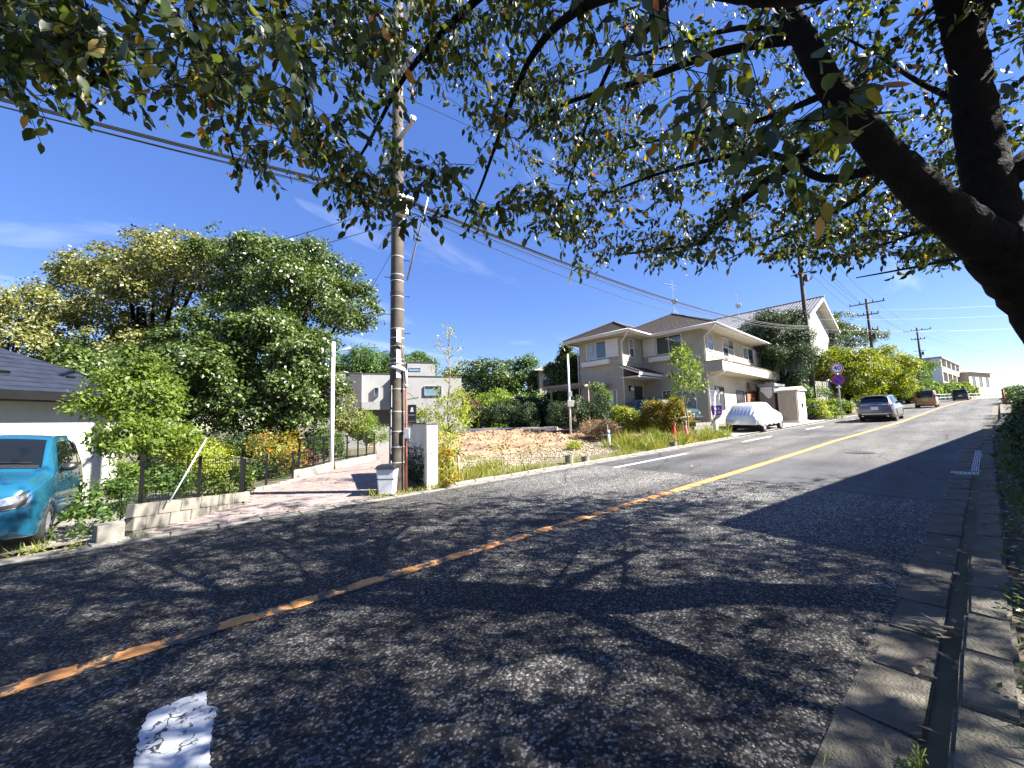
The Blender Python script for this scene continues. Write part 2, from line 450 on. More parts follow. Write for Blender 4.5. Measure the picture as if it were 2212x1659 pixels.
def worn_paint(name, col, under, amount, scale, contrast=.06):
    m, t, b = newmat(name)
    co = t.nodes.new('ShaderNodeTexCoord')
    n = t.nodes.new('ShaderNodeTexNoise'); n.inputs['Scale'].default_value = scale; n.inputs['Detail'].default_value = 9; n.inputs['Roughness'].default_value = .68; n.inputs['Distortion'].default_value = .8
    t.links.new(co.outputs['Object'], n.inputs['Vector'])
    rp = t.nodes.new('ShaderNodeValToRGB'); rp.color_ramp.elements[0].position = amount; rp.color_ramp.elements[0].color = (*under, 1)
    rp.color_ramp.elements[1].position = amount + contrast; rp.color_ramp.elements[1].color = (*col, 1)
    t.links.new(n.outputs['Fac'], rp.inputs[0])
    n2 = t.nodes.new('ShaderNodeTexNoise'); n2.inputs['Scale'].default_value = 90
    t.links.new(co.outputs['Object'], n2.inputs['Vector'])
    mx = t.nodes.new('ShaderNodeMix'); mx.data_type = 'RGBA'; mx.blend_type = 'MULTIPLY'; mx.inputs[0].default_value = .45
    t.links.new(rp.outputs[0], mx.inputs[6]); t.links.new(n2.outputs['Color'], mx.inputs[7])
    t.links.new(rp.outputs[0], b.inputs['Base Color'])
    b.inputs['Roughness'].default_value = .65
    bp = t.nodes.new('ShaderNodeBump'); bp.inputs['Strength'].default_value = .5; bp.inputs['Distance'].default_value = .006
    t.links.new(n.outputs['Fac'], bp.inputs['Height']); t.links.new(bp.outputs[0], b.inputs['Normal'])
    return m
M['orange_worn'] = worn_paint('orange_worn', (.56, .27, .09), (.05, .046, .042), .49, 9)
def cracked_paint(name, col, under):
    m, t, b = newmat(name)
    co = t.nodes.new('ShaderNodeTexCoord')
    nd = t.nodes.new('ShaderNodeTexNoise'); nd.inputs['Scale'].default_value = 9; nd.inputs['Detail'].default_value = 6
    t.links.new(co.outputs['Object'], nd.inputs['Vector'])
    va = t.nodes.new('ShaderNodeVectorMath'); va.operation = 'MULTIPLY_ADD'; va.inputs[1].default_value = (.3, .3, 0)
    t.links.new(nd.outputs['Color'], va.inputs[0]); t.links.new(co.outputs['Object'], va.inputs[2])
    vc = t.nodes.new('ShaderNodeTexVoronoi'); vc.feature = 'DISTANCE_TO_EDGE'; vc.inputs['Scale'].default_value = 4.2
    t.links.new(va.outputs[0], vc.inputs['Vector'])
    r1 = t.nodes.new('ShaderNodeValToRGB'); r1.color_ramp.elements[0].position = .012; r1.color_ramp.elements[0].color = (0, 0, 0, 1); r1.color_ramp.elements[1].position = .03; r1.color_ramp.elements[1].color = (1, 1, 1, 1)
    t.links.new(vc.outputs['Distance'], r1.inputs[0])
    n2 = t.nodes.new('ShaderNodeTexNoise'); n2.inputs['Scale'].default_value = 22; n2.inputs['Detail'].default_value = 8; n2.inputs['Roughness'].default_value = .7
    t.links.new(co.outputs['Object'], n2.inputs['Vector'])
    r2 = t.nodes.new('ShaderNodeValToRGB'); r2.color_ramp.elements[0].position = .40; r2.color_ramp.elements[0].color = (0, 0, 0, 1); r2.color_ramp.elements[1].position = .44; r2.color_ramp.elements[1].color = (1, 1, 1, 1)
    t.links.new(n2.outputs['Fac'], r2.inputs[0])
    n3 = t.nodes.new('ShaderNodeTexNoise'); n3.inputs['Scale'].default_value = 3.2; t.links.new(co.outputs['Object'], n3.inputs['Vector'])
    r3 = t.nodes.new('ShaderNodeValToRGB'); r3.color_ramp.elements[0].position = .42; r3.color_ramp.elements[0].color = (1, 1, 1, 1); r3.color_ramp.elements[1].position = .56; r3.color_ramp.elements[1].color = (0, 0, 0, 1)
    t.links.new(n3.outputs['Fac'], r3.inputs[0])
    mx = t.nodes.new('ShaderNodeMath'); mx.operation = 'MAXIMUM'; t.links.new(r2.outputs[0], mx.inputs[0]); t.links.new(r3.outputs[0], mx.inputs[1])
    n4 = t.nodes.new('ShaderNodeTexNoise'); n4.inputs['Scale'].default_value = 6; t.links.new(co.outputs['Object'], n4.inputs['Vector'])
    r4 = t.nodes.new('ShaderNodeValToRGB'); r4.color_ramp.elements[0].position = .48; r4.color_ramp.elements[1].position = .55; t.links.new(n4.outputs['Fac'], r4.inputs[0])
    mc = t.nodes.new('ShaderNodeMath'); mc.operation = 'MAXIMUM'; t.links.new(r1.outputs[0], mc.inputs[0]); t.links.new(r4.outputs[0], mc.inputs[1])
    mul = t.nodes.new('ShaderNodeMath'); mul.operation = 'MULTIPLY'; t.links.new(mc.outputs[0], mul.inputs[0]); t.links.new(mx.outputs[0], mul.inputs[1])
    m3 = t.nodes.new('ShaderNodeMix'); m3.data_type = 'RGBA'; m3.inputs[6].default_value = (*under, 1); m3.inputs[7].default_value = (*col, 1)
    t.links.new(mul.outputs[0], m3.inputs[0]); t.links.new(m3.outputs[2], b.inputs['Base Color'])
    b.inputs['Roughness'].default_value = .6
    bp = t.nodes.new('ShaderNodeBump'); bp.inputs['Strength'].default_value = .8; bp.inputs['Distance'].default_value = .004
    t.links.new(mul.outputs[0], bp.inputs['Height']); t.links.new(bp.outputs[0], b.inputs['Normal'])
    return m
M['white_worn'] = cracked_paint('white_worn', (.42, .44, .47), (.03, .03, .032))
M['white_line'] = worn_paint('white_line', (.72, .72, .7), (.3, .3, .29), .34, 6, .1)

# the big ground sheet
gx = np.unique(np.concatenate([[-1600, -800, -400, -200, -120, -80], np.arange(-60, -10, 4.), np.arange(-10, 32, .5), np.arange(32, 110, 2.), np.arange(110, 260, 8.), [300, 400, 600, 1000, 1800]]))
gy = np.unique(np.concatenate([[-1600, -800, -400, -200, -100, -60, -40, -20, -10, -6], np.arange(-4, 8, 1.), np.arange(8, 36, .5), np.arange(36, 80, 4.), [90, 110, 150, 220, 400, 800, 1600]]))
mb = MB()
for x in gx:
    for y in gy:
        yl = y - yo(x)
        z = gz(x, y)
        if -.05 < yl < 8.6: z -= .09
        if max(abs(x), abs(y)) > 300: z = min(z, -3) if x < 300 else -9
        mb.v.append((x, y, z))
ny = len(gy)
for i in range(len(gx) - 1):
    for j in range(ny - 1):
        q = i * ny + j
        mb.f.append((q, q + ny, q + ny + 1, q + 1))
tag(mb.build('ground', M['soil'], fix=False), kind='structure')

RX = np.concatenate([np.arange(-50, 30, 1.), np.arange(30, 230, 2.)])
def strip(name, y0, y1, dz, m, xs=RX, parent=None, n=1, dz2=None):
    b = MB()
    for x in xs:
        for k in range(n + 1):
            y = y0 + (y1 - y0) * k / n
            b.v.append((x, y + yo(x), zr(x) + dz + (0 if dz2 is None else (dz2 - dz) * k / n)))
    for i in range(len(xs) - 1):
        for k in range(n):
            q = i * (n + 1) + k
            b.f.append((q, q + n + 1, q + n + 2, q + 1))
    return b.build(name, m, parent, fix=False)

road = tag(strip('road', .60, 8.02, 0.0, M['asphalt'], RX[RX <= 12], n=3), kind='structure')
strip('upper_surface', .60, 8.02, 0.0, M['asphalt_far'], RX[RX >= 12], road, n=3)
def patch(xa, xb, ya, yb, name='asphalt_patch', skew=.3, dz=.004):
    xs = np.linspace(xa, xb, 12)
    b = MB()
    b.grid(lambda u, v: ((xa + skew * v) + (xb - xa) * u, ya + (yb - ya) * v, zr(xa + skew * v + (xb - xa) * u) + dz), 12, 2)
    return b.build(name, M['asphalt_patch'], road, fix=False)
patch(9.0, 13.2, .64, 7.99, skew=.7)
patch(24.0, 27.0, 4.4, 7.8, skew=.3)

# centre line: worn strip, sound strip further up, and the thick dabs left of the old line
strip('centre_line', 4.0, 4.16, .005, M['orange_worn'], np.arange(-45, 7.6, .5), road)
strip('centre_line', 3.99, 4.17, .005, M['orange_paint'], np.concatenate([np.arange(7.5, 30, .5), np.arange(30, 222, 2.)]), road)
dab = MB()
rr = random.Random(3)
def dabmesh(L, wd, seed):
    r_ = random.Random(seed); b = MB(); n = 22
    top = []; bot = []
    for i in range(n):
        t = 2 * math.pi * i / n
        k = r_.uniform(.8, 1.1)
        cx, sy = math.cos(t), math.sin(t)
        p = (abs(cx) ** .45 * (1 if cx > 0 else -1) * L / 2 * k, abs(sy) ** .45 * (1 if sy > 0 else -1) * wd / 2 * k)
        top.append((p[0] * .95, p[1] * .95, .007)); bot.append((p[0], p[1], 0))
    b.add(bot + top, [tuple(range(n, 2 * n))] + [(i, (i + 1) % n, n + (i + 1) % n, n + i) for i in range(n)])
    me = b.mesh('paint_dab'); me.materials.append(M['orange_paint']); return me
dabs = [dabmesh(.17, .15, 1), dabmesh(.22, .165, 2), dabmesh(.13, .13, 5), dabmesh(.27, .16, 9)]
x = -1.3
while x < 8.6:
    o = link('paint_dab', dabs[rr.randrange(4)], None, road)
    o.location = (x, 4.08 + rr.uniform(-.008, .008), zr(x) + .006); o.rotation_euler = (0, -.02, rr.uniform(-.06, .06))
    x += rr.uniform(.42, .6) if x < 3.5 else rr.uniform(.34, .42)

# white dashes along the far edge, and the broken white letter stroke in front
for (xa, xb) in ((9.4, 13.7), (18.7, 22.0), (27, 30), (35, 38)):
    strip('edge_dash', 6.92, 7.06, .009, M['white_line'], np.linspace(xa, xb, 8), road)
b = MB()
pts = [(-.17, 2.1), (.06, 2.1), (.10, 2.35), (.115, 2.75), (.145, 2.95), (.10, 3.0), (.095, 3.17), (-.03, 3.19), (-.165, 3.16), (-.185, 3.0)]
rq = random.Random(12); rag = []
for i in range(len(pts)):
    a_, c_ = Vector(pts[i]), Vector(pts[(i + 1) % len(pts)]); k_ = max(1, int((c_ - a_).length / .02))
    for q in range(k_): w_ = a_.lerp(c_, q / k_); rag.append((w_.x + rq.uniform(-.008, .008), w_.y + rq.uniform(-.008, .008)))
pts = rag
b.add([(p[0], p[1], zr(p[0]) + .006) for p in pts], [tuple(range(len(pts)))])
b.build('letter_stroke', M['white_worn'], road, fix=False)

# manhole lid in the road
mh = thing('manhole_cover', 'round dark iron manhole cover set in the sunlit near lane', 'manhole', (16.05, 2.62, zr(16.05)))
M['iron'] = pm('iron', (.1, .1, .105), .6, .25, 20, metallic=.4)
b = MB(); b.lathe((0, 0, .004), [(.40, 0), (.40, .008), (.36, .010), (.36, .006), (.0, .006)], 28); b.build('rim', M['concrete_dark'], mh, False)
b = MB()
b.lathe((0, 0, .0112), [(.34, 0), (.34, .004), (.30, .005), (.02, .005)], 28)
for i in range(12):
    for rad in (.1, .19, .26):
        a = i * math.pi / 6 + rad * 5
        b.obox((rad * math.cos(a), rad * math.sin(a), .0185), (.035, .035, .006), Matrix.Rotation(a, 3, 'Z'))
b.build('lid', M['iron'], mh, False)

# gutter slabs and kerb blocks on the near side, each its own block
def blockmesh(L, W, H, m, chip=0.0, seed=0, bev=.012):
    r_ = random.Random(seed); b = MB()
    j = lambda: r_.uniform(-chip, chip)
    bm = bmesh.new()
    bmesh.ops.create_cube(bm, size=1)
    for v in bm.verts: v.co = Vector((v.co.x * L + j(), v.co.y * W + j(), (v.co.z - .5) * H + (j() * .6 if v.co.z > 0 else 0)))
    bmesh.ops.bevel(bm, geom=[e for e in bm.edges if e.verts[0].co.z > -H / 2 or e.verts[1].co.z > -H / 2], offset=bev, segments=2, affect='EDGES')
    me = bpy.data.meshes.new('block'); bm.to_mesh(me); bm.free(); me.materials.append(m)
    return me
M['slab'] = pm('slab', (.125, .112, .088), .9, .3, 4, bump=.9, bscale=70, stain=(.07, .062, .044))
M['kerb'] = pm('kerb', (.14, .127, .098), .9, .32, 3.5, bump=1.0, bscale=55, stain=(.065, .06, .04))
gut = tag(bpy.data.objects.new('gutter', None), kind='structure'); COL.objects.link(gut)
strip('gutter_bed', .04, .64, -.11, M['concrete_dark'], np.arange(-6, 60, 1.), gut)
slabs = [blockmesh(.585, .31, .13, M['slab'], .008, s) for s in range(5)]
for i in range(52):
    x = -1.2 + .6 * i + rr.uniform(-.005, .005)
    if 12.2 < x < 12.9: continue
    o = link('slab', slabs[rr.randrange(5)], None, gut)
    o.location = (x, .497 + yo(x), zr(x) + .004 + rr.uniform(-.005, .003)); o.rotation_euler = (rr.uniform(-.012, .03), -.022 + rr.uniform(-.008, .008), rr.uniform(-.012, .012))
strip('slab', .34, .64, .004, M['slab'], np.concatenate([np.arange(30, 60, 2.), np.arange(60, 221, 8.)]), gut)
kb = tag(bpy.data.objects.new('kerb', None), kind='structure'); COL.objects.link(kb)
kerbs = [blockmesh(.588, .21, .32, M['kerb'], .014, s + 20, .02) for s in range(5)]
for i in range(52):
    x = -1.0 + .6 * i + rr.uniform(-.006, .006)
    o = link('kerb_block', kerbs[rr.randrange(5)], None, kb)
    o.location = (x, .13 + yo(x) + rr.uniform(-.012, .012), zr(x) + .15 + rr.uniform(-.014, .012)); o.rotation_euler = (rr.uniform(-.03, .03), -.022 + rr.uniform(-.01, .01), rr.uniform(-.025, .025))
b = MB()
for i, x in enumerate(np.concatenate([np.arange(30, 60, 2.), np.arange(60, 221, 8.)])):
    y = yo(x); z = zr(x); b.v += [(x, .24 + y, z - .1), (x, .23 + y, z + .115), (x, .03 + y, z + .115), (x, .02 + y, z - .1)]
    if i:
        q = (i - 1) * 4
        for k in range(3): b.f.append((q + k, q + 4 + k, q + 5 + k, q + 1 + k))
b.build('kerb_block', M['kerb'], kb)

# steel drain grates in the gutter
dg = thing('drain_grate', 'small steel bar grate across the shaded gutter', 'drain', (12.55, .42, zr(12.55)))
b = MB()
b.box(-.02, 0, -.28, .24, -.05, .012); b.box(.25, .27, -.28, .24, -.05, .012)
for k in range(9): b.box(0, .25, -.27 + k * .06, -.25 + k * .06, -.05, .01)
b.build('bars', M['galv'], dg, False)
b = MB(); b.box(-.01, .26, -.28, .24, -.12, -.06); b.build('pit', M['plastic_black'], dg, False)
ld = thing('channel_grate', 'long slotted steel channel grate along the shaded kerb', 'drain', (12.95, .28, zr(12.95)))
b = MB()
for k in range(6):
    b.bar((0, -.06 + k * .03, .014), (4.6, -.06 + k * .03 + 0, .014 + zr(17.55) - zr(12.95)), .010, .012)
for k in range(16): b.bar((.3 * k, -.065, .010 + .0225 * .3 * k), (.3 * k, .095, .010 + .0225 * .3 * k), .02, .01)
b.build('bars', M['galv'], ld, False)

# verge behind the kerb (near side)
tag(strip('verge', -9, .04, .13, M['verge_soil'], np.arange(-8, 60, 1.), n=6, dz2=.105), kind='structure')

# concrete edge strip on the far side with its own slabs
ge = tag(bpy.data.objects.new('far_gutter', None), kind='structure'); COL.objects.link(ge)
strip('edge_bed', 8.0, 8.62, -.03, M['concrete_dark'], np.arange(-14, 60, 1.), ge)
fs = [blockmesh(.592, .34, .1, M['concrete'], .004, s + 50) for s in range(4)]
for i in range(62):
    x = -6 + .6 * i
    o = link('slab', fs[rr.randrange(4)], None, ge)
    o.location = (x, 8.2 + yo(x), zr(x) + .006 + rr.uniform(-.003, .003)); o.rotation_euler = (rr.uniform(-.01, .01), -.024, 0)
strip('slab', 8.03, 8.37, .004, M['concrete'], np.concatenate([np.arange(31.2, 60, 2.), np.arange(60, 221, 8.)]), ge)
lk = [blockmesh(.59, .11, .16, M['concrete_light'], .004, s + 70) for s in range(3)]
for i in range(29):
    x = 4.6 + .6 * i
    o = link('edging_stone', lk[rr.randrange(3)], None, ge)
    o.location = (x, 8.43 + yo(x), zr(x) + .045 + rr.uniform(-.006, .006)); o.rotation_euler = (rr.uniform(-.02, .02), -.028, rr.uniform(-.02, .02))

# brick path
path = tag(bpy.data.objects.new('brick_path', None), kind='structure'); COL.objects.link(path)
b = MB()
ysn = np.concatenate([np.arange(8.3, 20, .5), np.arange(20, 34, 1.)])
for y in ysn:
    xl, xr = edge_x(LEFT_EDGE, y), edge_x(RIGHT_EDGE, y)
    if y < 8.45: xl, xr = -.75, 3.6
    for k in range(7):
        x = xl + (xr - xl) * k / 6
        b.v.append((x, y, gz(x, y) + .012))
for i in range(len(ysn) - 1):
    for k in range(6):
        q = i * 7 + k
        b.f.append((q, q + 1, q + 8, q + 7))
b.build('path_bed', M['brick_bed'], path, fix=False)
bl, bw, th = .205, .1, R(60)
cu, su = math.cos(th), math.sin(th)
cells = []
for i in range(-40, 90):
    for j in range(-130, 150):
        a = i * bl + (j % 2) * bl / 2; c = j * bw
        # long side lies across the path
        X = 1.0 + a * su + c * cu; Yy = 10.0 - a * cu + c * su
        if not (8.42 < Yy < 19.5): continue
        if not (edge_x(LEFT_EDGE, Yy) + .1 < X < edge_x(RIGHT_EDGE, Yy) - .08): continue
        cells.append((Vector((X, Yy, 0)).length, X, Yy))
cells.sort()
def brickmesh(seed):
    r_ = random.Random(seed); bm = bmesh.new(); bmesh.ops.create_cube(bm, size=1)
    for v in bm.verts: v.co = Vector((v.co.x * (bl - .008), v.co.y * (bw - .008), (v.co.z - .5) * .05))
    bmesh.ops.bevel(bm, geom=[e for e in bm.edges if min(e.verts[0].co.z, e.verts[1].co.z) > -.02], offset=.005, segments=1, affect='EDGES')
    me = bpy.data.meshes.new('brick'); bm.to_mesh(me); bm.free(); return me
M['brick_a'] = pm('brick_a', (.245, .195, .177), .85, .2, 12, bump=.25, bscale=80)
M['brick_b'] = pm('brick_b', (.2, .165, .152), .85, .22, 12, bump=.25, bscale=80)
M['brick_c'] = pm('brick_c', (.275, .23, .21), .85, .2, 12, bump=.25, bscale=80)
bms = []
for k, mn in enumerate(('brick_a', 'brick_b', 'brick_c')):
    me = brickmesh(k); me.materials.append(M[mn]); bms.append(me)
for (d, X, Yy) in cells[:300]:
    o = link('brick', bms[rr.choice((0, 0, 1, 1, 2))], None, path)
    o.location = (X, Yy, gz(X, Yy) + .030 + rr.uniform(-.003, .003)); o.rotation_euler = (rr.uniform(-.012, .012), rr.uniform(-.012, .012), th - math.pi / 2 + rr.uniform(-.012, .012))
tv = np.array([(-.5, -.5), (.5, -.5), (.5, .5), (-.5, .5)]) * (bl - .009, bw - .009)
vv = []; ff = []
for (d, X, Yy) in cells[300:]:
    k = len(vv); z = gz(X, Yy) + .028 + rr.uniform(-.004, .004); an = th - math.pi / 2
    q = [(X + p[0] * math.cos(an) - p[1] * math.sin(an), Yy + p[0] * math.sin(an) + p[1] * math.cos(an)) for p in tv]
    vv += [(a, c, z) for a, c in q] + [(a, c, z - .03) for a, c in q]
    ff += [(k, k + 1, k + 2, k + 3)] + [(k + i, k + 4 + i, k + 4 + (i + 1) % 4, k + (i + 1) % 4) for i in range(4)]
b = MB(); b.v = vv; b.f = ff
mrb, tnt, bs = newmat('brick_mass')
g_ = tnt.nodes.new('ShaderNodeNewGeometry'); r_ = tnt.nodes.new('ShaderNodeValToRGB')
r_.color_ramp.elements[0].color = (.18, .138, .125, 1); r_.color_ramp.elements[1].color = (.275, .21, .185, 1)
tnt.links.new(g_.outputs['Random Per Island'], r_.inputs[0]); tnt.links.new(r_.outputs[0], bs.inputs['Base Color']); bs.inputs['Roughness'].default_value = .85
tag(b.build('brick_mass', mrb, path, fix=False), kind='stuff')

# parking pad of the blue car
b = MB()
pp = [(-9, 8.62), (-.8, 8.62), (-.6, 9.3), (.3, 12.0), (-1.6, 15.4), (-9, 11)]
b.add([(p[0], p[1], gz(p[0], p[1]) + .014) for p in pp], [tuple(range(len(pp)))])
tag(b.build('parking_pad', M['concrete'], fix=False), kind='structure')

# vacant lot: uneven orange soil
def lot_z(x, y):
    h = gz(x, y) + .02
    edge = min(ss(edge_x(RIGHT_EDGE, y) + .9, edge_x(RIGHT_EDGE, y) + 2, x), ss(9.2, 10.4, y), 1 - ss(20, 23, x + (y - 10) * .12), 1 - ss(24.5, 26.5, y))
    n = .09 * math.sin(x * 2.1 + y * .7) * math.sin(y * 1.7 - x * .6) + .05 * math.sin(x * 5.3 + 1) * math.sin(y * 4.7) + .03 * math.sin(x * 11 + y * 7) + .02 * math.sin(x * 17 - y * 13)
    bank = .16 * ss(12.6, 14.6, y + .15 * math.sin(x * .9)) * (1 - ss(18, 24, y)) * (1 - ss(15, 20, x))
    return h + edge * (bank + n * (.35 + .65 * ss(11.8, 13.5, y))) - .09 * (1 - edge)
b = MB()
nx, nyy = 90, 90
for i in range(nx + 1):
    for j in range(nyy + 1):
        y = 8.5 + 18.5 * j / nyy
        xa = edge_x(RIGHT_EDGE, y) + .55
        x = xa + (23.5 - xa) * i / nx
        b.v.append((x, y, lot_z(x, y)))
for i in range(nx):
    for j in range(nyy):
        q = i * (nyy + 1) + j
        b.f.append((q, q + nyy + 1, q + nyy + 2, q + 1))
lot = tag(b.build('vacant_lot', M['sand'], fix=False, smooth=True), kind='structure')
# house forecourt
b = MB()
b.grid(lambda u, v: (21.8 + 19 * u, 8.5 + 2.9 * v + yo(21.8 + 19 * u), zr(21.8 + 19 * u) + .02 + .12 * v), 19, 3)
tag(b.build('forecourt', M['concrete_light'], fix=False), kind='structure')
# gravel on the lot
def pebbles(name, label, n, region, size, m, zf, kind='stuff'):
    base = np.array([(1, 0, 0), (0, 1, 0), (-1, 0, 0), (0, -1, 0), (0, 0, .7), (0, 0, -.5)])
    tri = np.array([(0, 1, 4), (1, 2, 4), (2, 3, 4), (3, 0, 4), (1, 0, 5), (2, 1, 5), (3, 2, 5), (0, 3, 5)])
    V = []; Fc = []
    k = 0
    while k < n:
        x, y = region()
        s = size * rng.uniform(.5, 1.6)
        a = rng.uniform(0, 6.28); c, s_ = math.cos(a), math.sin(a)
        q = base * rng.uniform(.6, 1.2, (6, 3)) * s
        q = np.stack([q[:, 0] * c - q[:, 1] * s_, q[:, 0] * s_ + q[:, 1] * c, q[:, 2]], 1) + (x, y, zf(x, y) + s * .25)
        V.append(q); Fc.append(tri + 6 * k); k += 1
    me = rawmesh(name, np.concatenate(V), np.concatenate(Fc).ravel(), 3)
    o = link(name, me, m)
    return tag(o, label, name.replace('_', ' ') if kind == 'thing' else None, kind=kind)
M['gravel'] = leafmat('gravel', [(0, (.12, .092, .064)), (.5, (.25, .21, .155)), (1, (.4, .355, .29))], 0.0, .9)
def reg_gravel():
    while True:
        x = rng.uniform(5.4, 16); y = rng.uniform(8.8, 13.3)
        if y > 9.0 + (x - 5) * .02 and rng.uniform() < math.exp(-((y - 10.6) / 1.6) ** 2): return x, y
pebbles('gravel', 'pale gravel scattered over the front of the vacant lot', 9000, reg_gravel, .034, M['gravel'], lot_z)
M['clod'] = leafmat('clod', [(0, (.13, .08, .04)), (.5, (.25, .155, .08)), (1, (.36, .25, .14))], 0.0, .95)
pebbles('soil_clods', 'orange soil clods over the bank of the vacant lot', 2600, lambda: (rng.uniform(5.5, 19), rng.uniform(12, 21)), .055, M['clod'], lot_z)
# loose chippings at the road edge close by
pebbles('chippings', 'loose stone chippings on the asphalt beside the near gutter', 1500, lambda: (rng.uniform(.6, 4.5), .62 + abs(rng.normal(0, .28))), .006, M['gravel'], lambda x, y: zr(x))
# ---------------------------------------------------------------- buildings
M['stucco'] = pm('stucco', (.42, .37, .285), .9, .1, .9, bump=.3, bscale=90, stain=(.345, .3, .225))
M['stucco_white'] = pm('stucco_white', (.36, .356, .34), .85, .06, 1.5, bump=.2, bscale=60)
M['trim_white'] = pm('trim_white', (.72, .7, .66), .6, .06)
M['soffit'] = pm('soffit', (.5, .465, .39), .8, .06)
M['shingle'] = pm('shingle', (.085, .062, .05), .8, .3, 5, bump=.5, bscale=40, stain=(.045, .035, .03))
M['slate_blue'] = pm('slate_blue', (.018, .022, .036), .5, .25, 4, bump=.4, bscale=40)
M['grey_stucco'] = pm('grey_stucco', (.28, .277, .27), .9, .07, .8, bump=.2, bscale=50)
M['dark_siding'] = pm('dark_siding', (.06, .06, .068), .7, .15, 2)
M['shutter'] = pm('shutter', (.66, .64, .6), .6, .05)
M['brown_trim'] = pm('brown_trim', (.16, .12, .09), .7, .2)
M['siding'] = pm('siding', (.52, .5, .45), .75, .07, 3)
M['tile_grey'] = pm('tile_grey', (.27, .27, .28), .55, .15, 6)
M['door_brown'] = pm('door_brown', (.05, .035, .026), .5, .2)
M['door_orange'] = pm('door_orange', (.32, .12, .05), .6, .2)
M['cream_wall'] = pm('cream_wall', (.42, .36, .28), .85, .08, 1)
M['dark_void'] = pm('dark_void', (.03, .03, .032), .8, .2)

def window(par, c, ax, nr, w, h, fm, gm, cols=2, rows=1, ft=.05, sill=0.0, name='window', prow=.05):
    """A framed window on a wall: c is its lower left corner on the wall face, ax runs along the wall, nr points out."""
    c = Vector(c); ax = Vector(ax).normalized(); nr = Vector(nr).normalized(); up = Vector((0, 0, 1))
    m3 = Matrix((ax, nr, up)).transposed()
    b = MB()
    def bx(x0, x1, z0, z1, d0, d1, bb=b):
        bb.obox(c + ax * ((x0 + x1) / 2) + up * ((z0 + z1) / 2) + nr * ((d0 + d1) / 2), (x1 - x0, d1 - d0, z1 - z0), m3)
    bx(0, w, 0, ft, -.02, prow); bx(0, w, h - ft, h, -.02, prow)
    bx(0, ft, ft, h - ft, -.02, prow - .002); bx(w - ft, w, ft, h - ft, -.02, prow - .002)
    for k in range(1, cols): bx(w * k / cols - ft * .4, w * k / cols + ft * .4, ft, h - ft, -.02, prow - .012)
    for k in range(1, rows): bx(ft, w - ft, h * k / rows - ft * .4, h * k / rows + ft * .4, -.02, prow - .016)
    if sill: bx(-.05, w + .05, -.06, 0, -.02, sill)
    o = b.build(name, fm, par, False)
    for i in range(cols):
        for j in range(rows):
            p = MB(); x0 = max(ft, w * i / cols + ft * .4) if i else ft
            x1 = (w * (i + 1) / cols - ft * .4) if i < cols - 1 else w - ft
            z0 = (h * j / rows + ft * .4) if j else ft
            z1 = (h * (j + 1) / rows - ft * .4) if j < rows - 1 else h - ft
            bx(x0, x1, z0, z1, -.015, .012 + .004 * (i % 2), p)
            p.build('pane', gm if not isinstance(gm, (list, tuple)) else gm[(i + j) % len(gm)], o, False)
    return o

def shutter(par, c, ax, nr, w, h, n=9, m=None):
    c = Vector(c); ax = Vector(ax).normalized(); nr = Vector(nr).normalized(); up = Vector((0, 0, 1))
    m3 = Matrix((ax, nr, up)).transposed()
    b = MB(); b.obox(c + ax * w / 2 + up * h / 2 + nr * .03, (w, .1, h), m3)
    o = b.build('shutter_box', m or M['shutter'], par, False)
    for k in range(n):
        s = MB(); s.obox(c + ax * w / 2 + up * (h * (k + .5) / n) + nr * .088, (w - .08, .02, h / n * .82), m3)
        s.build('slat', m or M['shutter'], o, False)
    return o

def roof_face(par, A, B, C, D, n, m, lift=.05, name='shingle_row', jit=0.0):
    """Courses of a roof slope: eave A-B, upper edge C-D (C above A)."""
    A, B, C, D = [Vector(q) for q in (A, B, C, D)]
    nr = (B - A).cross((C + D) / 2 - A).normalized()
    if nr.z < 0: nr = -nr
    for i in range(n):
        t0, t1 = max(i / n - .012, 0), (i + 1) / n
        p = [A.lerp(C, t0), B.lerp(D, t0), B.lerp(D, t1), A.lerp(C, t1)]
        lo = [p[0] - nr * .03, p[1] - nr * .03, p[2] - nr * .03, p[3] - nr * .03]
        hi = [p[0] + nr * lift, p[1] + nr * lift, p[2] + nr * .004, p[3] + nr * .004]
        MB().hexa(lo + hi).build(name, m, par, False)

# ---- the beige house
HO, HR = Vector((24.53, 10.2, 0)), R(3.3)
H = thing('beige_house', 'two-storey beige stucco house with dark shingle hip roof and long balcony', 'house', HO, HR)
ZE = 7.42
b = MB(); b.box(.7, 13.4, 1.0, 8.8, .5, 7.3); b.box(-2.1, .68, 5.3, 8.9, .5, 7.3); b.build('wall', M['stucco'], H, False)
# soffit, fascia and gutters
b = MB(); b.box(.06, 14.44, .06, 9.54, 7.27, 7.33); b.box(-2.94, .04, 4.31, 9.54, 7.27, 7.33); b.build('soffit', M['soffit'], H, False)
b = MB()
b.box(0, 14.5, 0, .05, 7.24, 7.44); b.box(14.45, 14.5, .05, 9.6, 7.24, 7.44); b.box(0, .05, .05, 4.25, 7.24, 7.44)
b.box(-3, -2.95, 4.25, 9.6, 7.24, 7.44); b.box(-2.95, 0, 4.25, 4.30, 7.24, 7.44); b.box(-2.95, 14.45, 9.55, 9.6, 7.24, 7.44)
b.build('fascia', M['trim_white'], H, False)
b = MB()
for p, q in (((-.05, -.07, 7.38), (14.55, -.07, 7.36)), ((-.07, -.05, 7.38), (-.07, 4.2, 7.38)), ((-3.07, 4.2, 7.38), (-3.07, 9.65, 7.38)), ((-3.05, 4.18, 7.38), (-.1, 4.18, 7.38))):
    b.tube([p, q], .065, 8)
b.build('gutter', M['trim_white'], H, False, smooth=True)
rf = MB()
apx = (4.8, 4.8, 9.8); apx2 = (9.7, 4.8, 9.8)
